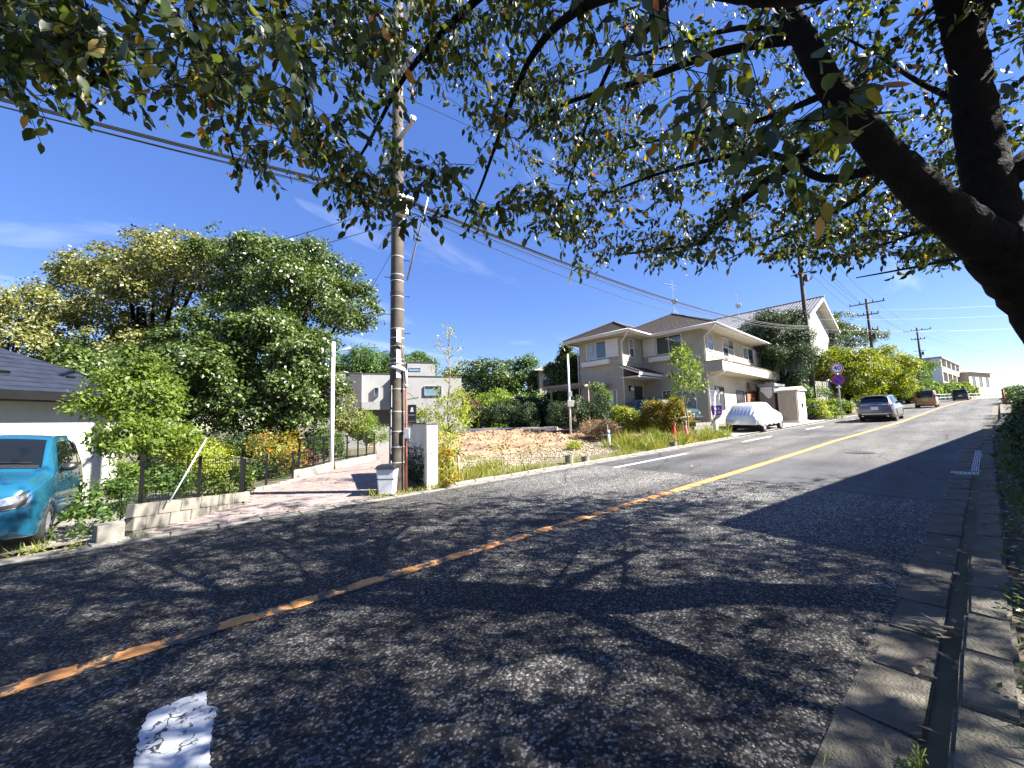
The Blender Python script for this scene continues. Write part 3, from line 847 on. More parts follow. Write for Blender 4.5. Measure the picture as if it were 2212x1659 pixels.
rf.add([(-.05, -.05, ZE), (14.55, -.05, ZE), (14.55, 9.65, ZE), (-.05, 9.65, ZE), (4.8, 4.8, 9.82), (9.7, 4.8, 9.82)], [(0, 1, 5, 4), (1, 2, 5), (2, 3, 4, 5), (3, 0, 4), (3, 2, 1, 0)])
rf.add([(-3.05, 4.2, ZE - .003), (.5, 4.2, ZE - .003), (.5, 9.62, ZE - .003), (-3.05, 9.62, ZE - .003), (-.33, 6.92, 8.76), (2.68, 6.92, 8.76)], [(0, 1, 5, 4), (1, 2, 5), (2, 3, 4, 5), (3, 0, 4), (3, 2, 1, 0)])
roof = rf.build('roof', M['shingle'], H, False)
roof_face(roof, (-.06, 9.6, ZE), (-.06, -.06, ZE), apx, apx, 15, M['shingle'])
roof_face(roof, (-.06, -.06, ZE), (14.56, -.06, ZE), apx, apx2, 15, M['shingle'])
roof_face(roof, (-3.06, 9.63, ZE), (-3.06, 4.19, ZE), (-.33, 6.92, 8.77), (-.33, 6.92, 8.77), 9, M['shingle'])
roof_face(roof, (-3.06, 4.19, ZE), (0, 4.19, ZE), (-.33, 6.92, 8.77), (2.68, 6.92, 8.77), 9, M['shingle'])
b = MB()
for p, q in ((apx, (-.05, -.05, ZE)), (apx, apx2), ((-.33, 6.92, 8.78), (-3.06, 4.19, ZE)), ((-.33, 6.92, 8.78), (2.5, 6.92, 8.78)), (apx, (.3, 9.3, ZE + .15)), ((-.33, 6.92, 8.78), (-3.06, 9.63, ZE))):
    b.tube([Vector(p) + Vector((0, 0, .05)), Vector(q) + Vector((0, 0, .05))], .07, 6)
b.build('ridge_cap', M['shingle'], roof, False)
# trim bands
b = MB(); b.box(.665, .70, 1.0, 5.3, 5.62, 5.70); b.box(-2.135, -2.1, 5.3, 8.9, 5.55, 5.63); b.box(-2.1, .66, 5.265, 5.30, 5.55, 5.63); b.box(.7, 13.4, .965, 1.0, 5.62, 5.70)
b.build('trim_band', M['soffit'], H, False)
NU, NV = (-1, 0, 0), (0, -1, 0)
AU, AV = (1, 0, 0), (0, -1, 0)
GC = [M['glass_curtain'], M['glass']]
window(H, (.7, 4.22, 6.0), AV, NU, 1.82, 1.27, M['window_frame'], [M['glass'], M['glass']], 2, 1)
shutter(H, (.7, 5.24, 5.98), AV, NU, .98, 1.3)
window(H, (-2.1, 8.22, 5.9), AV, NU, 1.72, 1.25, M['window_frame'], GC, 2, 1)
shutter(H, (-2.1, 6.48, 5.88), AV, NU, .96, 1.28)
for (v0, v1, uu, zz) in ((2.3, 4.68, .7, 5.52), (6.2, 8.45, -2.1, 5.42)):
    b = MB(); b.box(uu - .3, uu - .002, v0, v1, zz, zz + .09); b.box(uu - .34, uu - .24, v0 - .04, v1 + .04, zz + .09, zz + .34); b.box(uu - .24, uu - .002, v0 - .04, v0 + .04, zz + .09, zz + .3); b.box(uu - .24, uu - .002, v1 - .04, v1 + .04, zz + .09, zz + .3)
    b.build('window_box', M['trim_white'], H, False)
window(H, (-1.15, 5.3, 5.85), AU, NV, .62, 1.35, M['window_frame'], [M['glass'], M['glass_curtain']], 1, 2)
window(H, (.7, 4.0, 2.5), AV, NU, .62, 1.0, M['window_frame'], M['glass'], 1, 1)
window(H, (.7, 2.6, 2.1), AV, NU, .9, 1.45, M['window_frame'], M['glass_curtain'], 1, 1)
window(H, (-2.1, 7.6, 1.7), AV, NU, .7, 1.9, M['window_frame'], M['glass'], 1, 1)
window(H, (-2.1, 6.4, 1.7), AV, NU, .6, 1.9, M['window_frame'], M['glass_curtain'], 1, 1)
# road side windows
window(H, (1.2, 1.0, 5.92), AU, NV, .95, 1.25, M['window_frame'], [M['glass'], M['glass_curtain']], 1, 2)
window(H, (3.85, 1.0, 5.78), AU, NV, 2.3, 1.38, M['window_frame'], [M['glass'], M['glass_curtain']], 2, 2)
window(H, (8.1, 1.0, 5.72), AU, NV, 2.5, 1.25, M['window_frame'], GC, 2, 1)
shutter(H, (10.65, 1.0, 5.7), AU, NV, 1.7, 1.28)
window(H, (1.95, 1.0, 2.05), AU, NV, 1.55, 1.55, M['dark_frame'], [M['glass_curtain'], M['glass']], 2, 1, .06)
window(H, (5.95, 1.0, 2.0), AU, NV, 1.7, 1.45, M['dark_frame'], M['glass'], 1, 2, .06)
window(H, (10.75, 1.0, 1.9), AU, NV, 1.15, 1.5, M['dark_frame'], M['glass_curtain'], 1, 1, .06)
b = MB(); b.box(7.98, 10.4, .93, .998, 1.1, 3.42); d = b.build('door', M['dark_frame'], H, False)
b = MB(); b.box(8.08, 10.3, .91, .928, 1.15, 3.33); b.build('door_panel', M['door_orange'], d, False)
# faint lettering on the orange door panel
M['letter_orange'] = pm('letter_orange', (.6, .3, .14), .7, .1)
b = MB(); r_ = random.Random(5)
for row, (z, n) in enumerate(((2.85, 6), (2.5, 4))):
    for k in range(n):
        x = 8.3 + k * .3
        for st in range(3):
            if r_.random() < .8: b.box(x + st * .07, x + st * .07 + .03, .902, .909, z, z + r_.uniform(.12, .22))
        b.box(x, x + .17, .902, .9085, z + .1, z + .125)
b.build('lettering', M['letter_orange'], d, False)
b = MB(); b.box(8.35, 10.75, -.0, .12, 3.5, 4.12)
sg = MB(); sg.obox((9.55, .82, 3.82), (2.3, .12, .62), Matrix.Rotation(R(-12), 3, 'X')); sg = sg.build('carved_signboard', pm('carved_wood', (.2, .15, .11), .8, .3, 6), H, False, bevel=.03)
b = MB()
for k in range(4):
    x = 8.75 + k * .5
    b.obox((x, .745, 3.83), (.28, .015, .3), Matrix.Rotation(R(-12), 3, 'X') @ Matrix.Rotation(R(45 if k % 2 else 0), 3, 'Y'))
b.build('carved_letters', M['wood_grey'], sg, False)
# balcony
b = MB()
b.box(.4, 13.7, -.12, -.02, 4.45, 5.08); b.box(.4, .5, -.02, .998, 4.45, 5.08); b.box(13.6, 13.7, -.02, .998, 4.45, 5.08); b.box(.5, 13.6, -.02, .998, 4.42, 4.56)
bal = b.build('balcony', M['stucco'], H, False)
b = MB(); b.box(.36, 13.74, -.16, .02, 5.083, 5.12); b.box(.36, .54, .022, .99, 5.083, 5.12); b.build('balcony_cap', M['brown_trim'], bal, False)
b = MB(); b.obox((9.6, .4, 4.41), (.6, .12, .03)); b.build('soffit_light', M['dark_frame'], bal, False)
b = MB(); b.box(3.2, 4.05, .45, .78, 4.97, 5.55); ac = b.build('air_conditioner', M['trim_white'], H, False, bevel=.02)
b = MB(); b.box(3.0, 4.3, .42, .82, 4.56, 4.967); b.build('stand', M['grey_metal'], ac, False)
b = MB(); b.cyl((3.18, .61, 5.26), (3.196, .61, 5.26), .2, .2, 16); b.build('fan', M['grey_metal'], ac, False)
# downpipes
for pts in ([(-.05, -.02, 7.3), (.02, .1, 7.12), (.62, .92, 6.75), (.62, .92, 1.0)], [(.45, -.18, 4.46), (.45, -.18, 4.3), (.66, .9, 4.0), (.66, .93, 1.0)], [(-2.9, 4.3, 7.3), (-2.9, 4.4, 7.1), (-2.2, 5.22, 6.8), (-2.2, 5.22, 1.0)], [(14.3, .0, 7.3), (14.2, .1, 7.1), (13.5, .92, 6.85), (13.5, .92, 1.0)], [(13.6, -.1, 4.4), (13.5, .9, 4.05), (13.45, .9, 1.0)], [(-2.98, 9.5, 7.3), (-2.9, 9.3, 7.1), (-2.16, 8.98, 6.8), (-2.16, 8.98, 1.0)]):
    b = MB(); b.tube(pts, .045, 8); b.build('downpipe', M['trim_white'], H, False, smooth=True)
# porch
b = MB(); b.hexa([(-2.5, 3.95, 4.5), (1.0, 3.95, 4.5), (1.0, 5.297, 5.05), (-2.5, 5.297, 5.05), (-2.5, 3.95, 4.62), (1.0, 3.95, 4.62), (1.0, 5.297, 5.17), (-2.5, 5.297, 5.17)])
pr = b.build('porch_roof', M['trim_white'], H, False)
roof_face(pr, (-2.56, 3.85, 4.62), (1.05, 3.85, 4.62), (-2.56, 5.297, 5.22), (1.05, 5.297, 5.22), 5, M['shingle'])
b = MB(); b.box(-2.5, 1.0, 3.87, 3.94, 4.42, 4.6); b.box(-2.5, .68, 3.94, 5.29, 4.3, 4.36); b.build('porch_fascia', M['trim_white'], pr, False)
b = MB(); b.box(-.75, .25, 5.24, 5.298, 1.1, 3.85); d = b.build('door', M['door_brown'], H, False, bevel=.01)
b = MB(); b.cyl((-.62, 5.2, 2.3), (-.62, 5.2, 2.75), .015, .015, 8); b.build('handle', M['galv'], d, False)
b = MB(); b.lathe((0, 0, 0), [(.02, -.14), (.12, -.1), (.15, 0), (.12, .1), (.02, .14)], 14)
b.v = [(x - 1.35, y + 5.12, z + 3.62) for x, y, z in b.v]; lp = b.build('wall_lamp', M['white_paint'], H, False, smooth=True)
b = MB(); b.box(-1.47, -1.23, 5.18, 5.298, 3.5, 3.85); b.build('bracket', M['black_metal'], lp, False)
b = MB(); b.box(-2.4, -2.11, 8.1, 8.75, 1.9, 2.75); b.build('water_heater', M['trim_white'], H, False, bevel=.02)
# antenna and dish on the roof
an = thing('roof_antenna', 'thin television aerial mast with dish above the dark shingle roof', 'antenna', HO + Vector((4.9, 5.1, 9.85)))
b = MB(); b.cyl((0, 0, -.1), (0, 0, 2.9), .022, .018, 8)
for a in range(4): b.cyl((0, 0, .5), (.35 * math.cos(a * 1.57 + .4), .35 * math.sin(a * 1.57 + .4), -.05), .012, .012, 5)
b.build('mast', M['grey_metal'], an, False)
b = MB()
b.bar((-.9, .2, 2.5), (.5, -.1, 2.5), .02)
for k in range(7): b.bar((-.9 + k * .22, .2 - .05 * k - .3, 2.5), (-.9 + k * .22, .2 - .05 * k + .3, 2.5), .012)
b.bar((-.5, 0, 2.2), (.6, 0, 2.2), .016)
b.build('aerial', M['grey_metal'], an, False)
b = MB(); b.lathe((0, 0, 0), [(.0, .07), (.12, .055), (.2, .02), (.24, 0), (.235, -.012), (.12, .035), (.0, .05)], 16)
mm = Matrix.Rotation(R(75), 3, 'Y'); b.v = [tuple(mm @ Vector(p) + Vector((.16, 0, 1.15))) for p in b.v]
b.build('dish', M['galv'], an, False, smooth=True)

# pergola in front of the wing
pg = thing('pergola', 'weathered wooden pergola standing against the beige house wing', 'pergola', HO, HR)
for (u_, v_) in ((-4.6, 6.4), (-4.6, 9.6), (-2.7, 6.4), (-2.7, 9.6)):
    b = MB(); b.box(u_ - .05, u_ + .05, v_ - .05, v_ + .05, .8, 3.75); b.build('post', M['wood_grey'], pg, False)
for v_ in (6.4, 9.6):
    b = MB(); b.box(-5.1, -2.2, v_ - .04, v_ + .04, 3.755, 3.9); b.build('beam', M['wood_grey'], pg, False)
for k in range(6):
    u_ = -4.95 + k * .5
    b = MB(); b.box(u_ - .03, u_ + .03, 6.0, 10.0, 3.905, 4.02); b.build('rafter', M['wood_grey'], pg, False)

# ---- the white house beside it, gable to the road
Wh = thing('white_house', 'tall white gabled house with pale grey tiled roof behind dark tree', 'house', (46.5, 10.8, 0))
b = MB()
b.prism([(46.5, 10.8, 3.8), (55.6, 10.8, 3.8), (55.6, 10.8, 11.5), (51.05, 10.8, 13.75), (46.5, 10.8, 11.5)], (0, 10, 0)); b.build('wall', M['stucco_white'], Wh)
def tile_slope(par, x0, z0, x1, z1, ya, yb, rows, m):
    """One slope of pantiles: ridge at (x0, z0), eave at (x1, z1), running from ya to yb."""
    for i in range(rows):
        t0, t1 = i / rows, (i + 1.12) / rows
        xa, za = x0 + (x1 - x0) * t0, z0 + (z1 - z0) * t0
        xb, zb = x0 + (x1 - x0) * min(t1, 1.02), z0 + (z1 - z0) * min(t1, 1.02)
        b = MB(); n = int((yb - ya) / .075)
        for k in range(n + 1):
            y = ya + (yb - ya) * k / n; w = .045 * abs(math.sin(k * math.pi / 4))
            b.v += [(xa, y, za + .02 + w), (xb, y, zb + .075 + w), (xb, y, zb + .0 + w * .5)]
            if k:
                q = (k - 1) * 3; b.f += [(q, q + 3, q + 4, q + 1), (q + 1, q + 4, q + 5, q + 2)]
        b.build('tile_row', m, par)
b = MB()
for s in (-1, 1):
    xe = 51.05 + s * 5.9
    b.hexa([(51.05, 10.0, 13.62), (xe, 10.0, 10.72), (xe, 21.4, 10.72), (51.05, 21.4, 13.62), (51.05, 10.0, 13.86), (xe, 10.0, 10.96), (xe, 21.4, 10.96), (51.05, 21.4, 13.86)])
wr = b.build('roof', M['trim_white'], Wh)
tile_slope(wr, 51.0, 13.9, 45.1, 11.0, 9.98, 21.4, 16, M['tile_grey'])
tile_slope(wr, 51.1, 13.9, 57.0, 11.0, 9.98, 21.4, 16, M['tile_grey'])
b = MB(); b.tube([(51.05, 9.95, 14.0), (51.05, 21.5, 14.0)], .13, 8); b.build('ridge_cap', M['tile_grey'], wr)
window(Wh, (49.4, 10.8, 8.7), AU, NV, 1.9, 2.3, M['dark_frame'], GC, 2, 1, .07)
window(Wh, (46.5, 14.5, 8.6), AV, NU, 1.6, 1.3, M['dark_frame'], M['glass'], 2, 1, .06)
window(Wh, (49.0, 10.8, 4.8), AU, NV, 2.2, 1.5, M['dark_frame'], M['glass'], 2, 1, .07)
b = MB(); b.box(46.3, 56.0, 10.2, 10.798, 7.35, 7.5); b.build('lower_eave', M['shingle'], Wh)
b = MB(); b.box(55.0, 55.4, 10.3, 10.79, 7.6, 9.6); b.build('balcony_screen', M['dark_frame'], Wh)
b = MB(); b.tube([(46.4, 10.72, 11.2), (46.4, 10.72, 3.9)], .05, 8); b.build('downpipe', M['dark_frame'], Wh)
an2 = thing('roof_antenna', 'thin aerial mast with small dish over the pale tiled roof', 'antenna', (48.6, 17.5, 12.6))
b = MB(); b.cyl((0, 0, 0), (0, 0, 3.4), .03, .025, 8)
for a in range(3): b.cyl((0, 0, .9), (.5 * math.cos(a * 2.1), .5 * math.sin(a * 2.1), 0), .015, .015, 5)
b.build('mast', M['grey_metal'], an2, False)
b = MB(); b.bar((-.7, 0, 3.3), (.7, .1, 3.3), .03); b.bar((-.4, -.3, 3.3), (-.4, .3, 3.3), .02); b.bar((.4, -.3, 3.3), (.4, .3, 3.3), .02); b.build('aerial', M['grey_metal'], an2, False)
b = MB(); b.lathe((0, 0, 0), [(.0, .08), (.2, .05), (.33, 0), (.31, -.01), (.0, .06)], 14)
mm = Matrix.Rotation(R(80), 3, 'Y'); b.v = [tuple(mm @ Vector(p) + Vector((.18, 0, 1.9))) for p in b.v]; b.build('dish', M['galv'], an2, False, smooth=True)

# retaining wall of stone blocks below the white house
rw = thing('stone_retaining_wall', 'grey stone block retaining wall below the white house', 'wall', (41, 10.0, 1.1))
M['stone'] = pm('stone', (.2, .185, .16), .9, .35, 3, bump=.7, bscale=14, stain=(.08, .085, .06))
stone_me = [blockmesh(.68, .3, .44, M['stone'], .03, s + 90, .05) for s in range(4)]
for j in range(7):
    for i in range(23):
        x = 41 + i * .7 + (j % 2) * .35; y = 10.05 + yo(x) + .03 * j
        o = link('stone', stone_me[rr.randrange(4)], None, rw)
        o.location = (x - 41, y - 10.0, zr(x) + .45 * (j + 1) - 1.1 + .05); o.rotation_euler = (rr.uniform(-.04, .04), rr.uniform(-.04, .02), rr.uniform(-.04, .04))
b = MB(); b.hexa([(40.7, 10.1, .5), (57, 9.3, .5), (57, 10.7, .5), (40.7, 10.7, .5), (40.7, 10.2, 4.3), (57, 9.4, 4.9), (57, 10.7, 4.9), (40.7, 10.7, 4.3)]); b.build('mortar_core', M['concrete_dark'], rw)

# ---- grey cubic house at the end of the path
go = F0 * 31 + R0 * (-10.7); G_ = thing('grey_cubic_house', 'modern pale grey cubic house with dark clad block at path end', 'house', (go.x, go.y, -.15), R(-21)); G_.scale = (1.07, 1, 1)
b = MB(); b.box(-3.5, 2.6, 2.0, 8, 0, 6.15); b.box(-4.4, -1.5, .3, 2.0, 0, 3.0); b.build('wall', M['grey_stucco'], G_, False)
b = MB(); b.box(1.75, 6.05, -1.0, 6.5, .2, 5.6); b.build('front_block', M['grey_stucco'], G_, False)
b = MB(); b.box(2.05, 4.25, 1.0, 5, 5.6, 7.05); tw = b.build('roof_tower', M['grey_stucco'], G_, False)
b = MB(); b.box(-4.9, -1.3, 0, 5.0, 3.06, 5.9); dk = b.build('dark_clad_block', M['dark_siding'], G_, False)
for k in range(14):
    s = MB(); s.box(-4.915, -2.97, -.02, -.002, 3.08 + k * .2, 3.08 + k * .2 + .185); s.build('cladding_board', M['dark_siding'], dk, False)
    s = MB(); s.box(-2.4, -1.29, -.02, -.002, 3.08 + k * .2, 3.08 + k * .2 + .185); s.build('cladding_board', M['dark_siding'], dk, False)
b = MB(); b.box(-2.95, -2.42, -.03, -.001, 3.06, 5.86); b.box(-1.295, -1.25, .0, 5, 3.07, 5.85); b.build('light_strip', M['grey_stucco'], dk, False)
b = MB(); b.box(-4.95, -1.25, -.05, 5.05, 5.902, 5.96); b.box(-3.55, 2.62, 1.95, 8, 6.152, 6.2); b.box(1.7, 6.1, -1.05, 6.5, 5.602, 5.65); b.box(2.0, 4.3, .95, 5, 7.052, 7.1); b.build('coping', M['dark_siding'], G_, False)
window(G_, (-2.82, -.03, 3.7), AU, NV, .27, 1.3, M['dark_frame'], M['glass'], 1, 1, .03)
window(G_, (-.45, 2.0, 4.2), AU, NV, .33, .75, M['grey_metal'], M['glass_sky'], 1, 1, .03, prow=.25)
window(G_, (3.2, -1.0, 4.05), AU, NV, 1.3, .78, M['grey_metal'], M['glass_sky'], 1, 1, .04, prow=.12)
window(G_, (2.2, 1.0, 6.3), AU, NV, .9, .3, M['grey_metal'], M['glass_sky'], 1, 1, .04)
window(G_, (-.45, 2.0, 1.95), AU, NV, .28, .65, M['window_frame'], M['glass'], 1, 1, .04)
window(G_, (1.75, .3, 3.2), AV, NU, .6, 1.9, M['dark_frame'], M['glass'], 1, 1, .03)
b = MB(); b.box(-1.28, 1.74, -.05, .05, 3.0, 3.62); b.box(-1.28, 1.74, .05, 1.998, 3.0, 3.12); b.build('balcony', M['grey_stucco'], G_, False)
b = MB(); b.box(-3.3, 1.5, -1.6, -1.4, 0, 1.62); fw = b.build('garden_wall', M['grey_stucco'], G_, False)
M['stone_beige'] = pm('stone_beige', (.46, .39, .29), .85, .25, 4, bump=.5, bscale=20)
r_ = random.Random(8)
for i in range(4):
    for j in range(9):
        s = MB(); x0 = -.8 + i * .18 + (j % 2) * .05; s.box(x0, x0 + r_.uniform(.13, .19), -1.66 - r_.uniform(0, .03), -1.601, .12 + j * .14, .12 + j * .14 + r_.uniform(.1, .132)); s.build('facing_stone', M['stone_beige'], fw, False)
b = MB(); b.tube([(-2.6, 4, 6.15), (-2.6, 4, 6.5), (-2.9, 4, 6.55)], .06, 8); b.build('roof_vent', M['galv'], G_, False)

# ---- white garage building on the left
ga = math.atan2(15.15 - 11.2, -1.75 + 6.5)
Ga = thing('garage_building', 'low white boarded building with dark blue slate roof behind blue car', 'building', (-1.75, 15.15, -.08), ga)
b = MB(); b.box(-10, 0, 0, 5.5, 0, 2.6); gw = b.build('wall', M['siding'], Ga, False)
for k in range(13):
    s = MB(); s.hexa([(-10, -.022, k * .2), (.02, -.022, k * .2), (.02, -.001, k * .2), (-10, -.001, k * .2), (-10, -.010, k * .2 + .197), (.02, -.010, k * .2 + .197), (.02, -.001, k * .2 + .197), (-10, -.001, k * .2 + .197)])
    s.build('siding_board', M['siding'], gw, False)
b = MB(); b.add([(-10.6, -.5, 2.62), (.55, -.5, 2.62), (.55, 6, 2.62), (-10.6, 6, 2.62), (-7.4, 2.75, 4.45), (-2.65, 2.75, 4.45)], [(0, 1, 5, 4), (1, 2, 5), (2, 3, 4, 5), (3, 0, 4), (3, 2, 1, 0)])
gr = b.build('roof', M['slate_blue'], Ga, False)
roof_face(gr, (-10.6, -.52, 2.64), (.57, -.52, 2.64), (-7.4, 2.75, 4.47), (-2.65, 2.75, 4.47), 14, M['slate_blue'], .02, 'slate_row')
roof_face(gr, (.57, -.52, 2.64), (.57, 6, 2.64), (-2.65, 2.75, 4.47), (-2.65, 2.75, 4.47), 14, M['slate_blue'], .02, 'slate_row')
for k in range(8):
    s = MB(); s.obox((-9 + k * 1.15, .25, 3.1), (.16, .05, .09), Matrix.Rotation(R(25), 3, 'X')); s.build('snow_guard', M['black_metal'], gr, False)
b = MB(); b.box(-10.62, .58, -.58, -.5, 2.45, 2.63); b.box(.56, .64, -.58, 6, 2.45, 2.63); b.box(-10.6, .56, -.5, -.03, 2.44, 2.5); b.build('eave_gutter', M['black_metal'], Ga, False)

# ---- beige house seen behind the vacant lot
bo = F0 * 43 + R0 * 3.1
Bh = thing('beige_back_house', 'plain beige two-storey house with brown roof beyond vacant lot', 'house', (bo.x, bo.y, .9), R(-30))
b = MB(); b.box(0, 8, 0, 7, 0, 6.4); b.build('wall', M['stucco'], Bh, False)
b = MB(); b.add([(-.6, -.6, 6.4), (8.6, -.6, 6.4), (8.6, 7.6, 6.4), (-.6, 7.6, 6.4), (3.6, 3.5, 8.2), (4.6, 3.5, 8.2)], [(0, 1, 5, 4), (1, 2, 5), (2, 3, 4, 5), (3, 0, 4), (3, 2, 1, 0)])
br = b.build('roof', pm('brown_tile', (.19, .12, .07), .8, .2, 4), Bh, False)
b = MB(); b.box(-.66, 8.6, -.68, -.6, 6.3, 6.46); b.box(-.68, -.6, -.6, 7.6, 6.3, 6.46); b.build('gutter', M['trim_white'], Bh, False)
window(Bh, (.4, 0, 4.2), AU, NV, 2.1, 1.1, M['dark_frame'], [M['glass'], M['glass_curtain']], 3, 1, .06)
window(Bh, (.5, 0, 1.6), AU, NV, 1.2, 1.1, M['window_frame'], M['glass'], 2, 1, .06)

# ---- cream apartment blocks far up the road
cb = thing('cream_apartment_block', 'cream apartment block with arched balconies far up the road', 'building', (113, 5.2, 3.0), R(-3.5))
b = MB(); b.box(0, 26, 1.4, 10, 0, 8.9); b.build('wall', M['cream_wall'], cb, False)
b = MB(); b.box(-.2, 26.2, -.2, 10, 8.9, 9.2); b.build('roof_slab', M['tile_grey'], cb, False)
for k in range(5):
    b = MB(); b.box(k * 6.3, k * 6.3 + .5, 0, 1.4, 0, 8.9); b.build('fin', M['trim_white'], cb, False)
for z in (3.2, 6.2):
    for k in range(4):
        b = MB(); b.box(.5 + k * 6.3, 6.3 + k * 6.3, -.05, .15, z, z + 1.1); b.box(.5 + k * 6.3, 6.3 + k * 6.3, .15, 1.395, z - .15, z + .05); b.build('balcony', M['cream_wall'], cb, False)
for z in (.6, 3.6, 6.6):
    for k in range(4):
        window(cb, (1.6 + k * 6.3, 1.4, z), AU, NV, 3.6, 2.0, M['dark_frame'], M['glass'], 2, 1, .1)
cb2 = thing('cream_far_building', 'lower cream building with dark windows at the top of road', 'building', (137, 2.4, 2.6), R(-14))
b = MB(); b.box(0, 13, 0, 10, 0, 7.6); b.build('wall', M['cream_wall'], cb2, False)
b = MB(); b.add([(-.6, -.6, 7.6), (13.6, -.6, 7.6), (13.6, 10.6, 7.6), (-.6, 10.6, 7.6), (4, 5, 9.4), (9, 5, 9.4)], [(0, 1, 5, 4), (1, 2, 5), (2, 3, 4, 5), (3, 0, 4), (3, 2, 1, 0)]); b.build('roof', M['tile_grey'], cb2, False)
for k in range(3): window(cb2, (2 + k * 4, 0, 4.4), AU, NV, 1.5, 2.2, M['dark_frame'], M['glass'], 1, 1, .1)

# ---- house on the near side of the road, out of the picture on the right; its shadow lies on the road
sa = math.atan2(-3.4 + 1.65, 30.7 - 9.4)
Sh = thing('roadside_house', 'house beside the right kerb whose shadow darkens the near lane', 'house', (9.4, -1.65, .3), sa)
b = MB(); b.box(.7, 20.6, -8, -.7, 0, 4.86); b.build('wall', M['stucco_white'], Sh, False)
b = MB(); b.add([(0, -8.8, 4.9), (21.4, -8.8, 4.9), (21.4, 0, 4.9), (0, 0, 4.9), (4.4, -4.4, 6.3), (17, -4.4, 6.3), (0, 0, 5.0)], [(0, 1, 5, 4), (1, 2, 5), (2, 3, 4, 5), (3, 0, 4), (3, 2, 1, 0)]); b.build('roof', M['shingle'], Sh, False)
for k in range(4): window(Sh, (4.2 + k * 4.2, -.7, 3.1), (-1, 0, 0), (0, 1, 0), 1.8, 1.1, M['window_frame'], M['glass_curtain'], 2, 1)
for k in range(3): window(Sh, (5.2 + k * 5, -.7, .9), (-1, 0, 0), (0, 1, 0), 2.2, 1.4, M['window_frame'], M['glass'], 2, 1)
b = MB(); b.box(3, 4, -.698, -.62, .05, 2.1); b.build('door', M['door_brown'], Sh, False)
# ---------------------------------------------------------------- poles, wires, fences, street things
M['pole_concrete'] = pm('pole_concrete', (.085, .068, .053), .85, .3, 2.5, bump=.3, bscale=60, stain=(.038, .032, .026))
M['pole_dark'] = pm('pole_dark', (.055, .047, .042), .85, .25, 3)
M['strap'] = pm('strap', (.4, .4, .39), .5, .1)
M['rust_red'] = pm('rust_red', (.3, .075, .045), .75, .25, 12, stain=(.16, .05, .035))
M['wire'] = pm('wire', (.012, .013, .016), .6, .1)
M['wire_grey'] = pm('wire_grey', (.09, .1, .11), .5, .1)
M['sign_white'] = pm('sign_white', (.8, .8, .8), .4, .03)
M['sign_red'] = pm('sign_red', (.55, .02, .03), .4, .08)
M['sign_blue'] = pm('sign_blue', (.01, .03, .33), .4, .08)

PX, PY = 3.53, 8.62
mp_ = thing('utility_pole', 'thick brown concrete utility pole beside the white wall end', 'utility pole', (PX, PY, 0))
def prad(z): return .172 - .0042 * z
b = MB(); b.tube([(PX, PY, z) for z in (-.3, .5, 3, 6, 9, 12.6)], [prad(z) for z in (0, .5, 3, 6, 9, 12.6)], 24); b.build('shaft', M['pole_concrete'], mp_, smooth=True)
dirc = (EYE - Vector((PX, PY, 0))); dirc.z = 0; dirc.normalize()          # towards the road
side = Vector((-dirc.y, dirc.x, 0))
for z in (.75, 1.1, 1.45, 1.9, 2.42, 2.93, 3.02, 3.12, 3.42, 3.62, 3.84, 4.3, 4.62, 5.0, 5.15, 5.6, 6.3):
    b = MB(); r0 = prad(z)
    b.lathe((PX, PY, z), [(r0 - .01, -.011), (r0 + .006, -.011), (r0 + .006, .011), (r0 - .01, .011)], 24); b.build('strap', M['strap'], mp_, smooth=False)
for z in (4.68, 5.08): 
    b = MB(); r0 = prad(z); b.lathe((PX, PY, z), [(r0 - .01, -.05), (r0 + .008, -.05), (r0 + .008, .05), (r0 - .01, .05)], 24); b.build('dark_band', M['pole_dark'], mp_)
M['faint_ink'] = pm('faint_ink', (.35, .36, .38), .7, .1)
M['dark_ink'] = pm('dark_ink', (.05, .05, .06), .7, .1)
def pole_plate(zc, h, ink, seed):
    an = math.atan2(dirc.y, dirc.x) + .22
    r0 = prad(zc) + .012; w = .105
    b = MB()
    b.grid(lambda u, v: (PX + r0 * math.cos(an + (u - .5) * w / r0), PY + r0 * math.sin(an + (u - .5) * w / r0), zc - h / 2 + h * v), 6, 1)
    b.grid(lambda u, v: (PX + (r0 - .01) * math.cos(an + (u - .5) * w / r0), PY + (r0 - .01) * math.sin(an + (u - .5) * w / r0), zc - h / 2 + h * v), 6, 1)
    p = b.build('number_plate', M['sign_white'], mp_, smooth=True)
    if ink:
        r_ = random.Random(seed); k = MB(); r1 = r0 + .002
        for col in (-.024, .022):
            n = 6 if seed % 2 else 4
            for i in range(n):
                zz = zc + h * .36 - i * h * .72 / n - (.03 if col > 0 else 0)
                for st in range(3):
                    a0 = an + (col + r_.uniform(-.012, .006)) / r1; a1 = a0 + r_.uniform(.008, .018) / r1; z0 = zz - r_.uniform(0, .028)
                    k.add([(PX + r1 * math.cos(a0), PY + r1 * math.sin(a0), z0), (PX + r1 * math.cos(a1), PY + r1 * math.sin(a1), z0), (PX + r1 * math.cos(a1), PY + r1 * math.sin(a1), z0 + .006), (PX + r1 * math.cos(a0), PY + r1 * math.sin(a0), z0 + .006)], [(0, 1, 2, 3)])
        k.build('lettering', M['faint_ink'], p)
pole_plate(3.66, .31, False, 1); pole_plate(3.17, .31, True, 2); pole_plate(2.83, .32, True, 3)
for k, z in enumerate(np.arange(3.3, 9.5, .45)):
    s = 1 if k % 2 else -1
    b = MB(); p0 = Vector((PX, PY, z)) + side * s * prad(z) * .8; p1 = Vector((PX, PY, z)) + side * s * (prad(z) + .12)
    b.cyl(p0, p1, .008, .008, 6); b.cyl(p1, p1 + side * s * .012, .015, .015, 8); b.build('step_bolt', M['black_metal'], mp_)
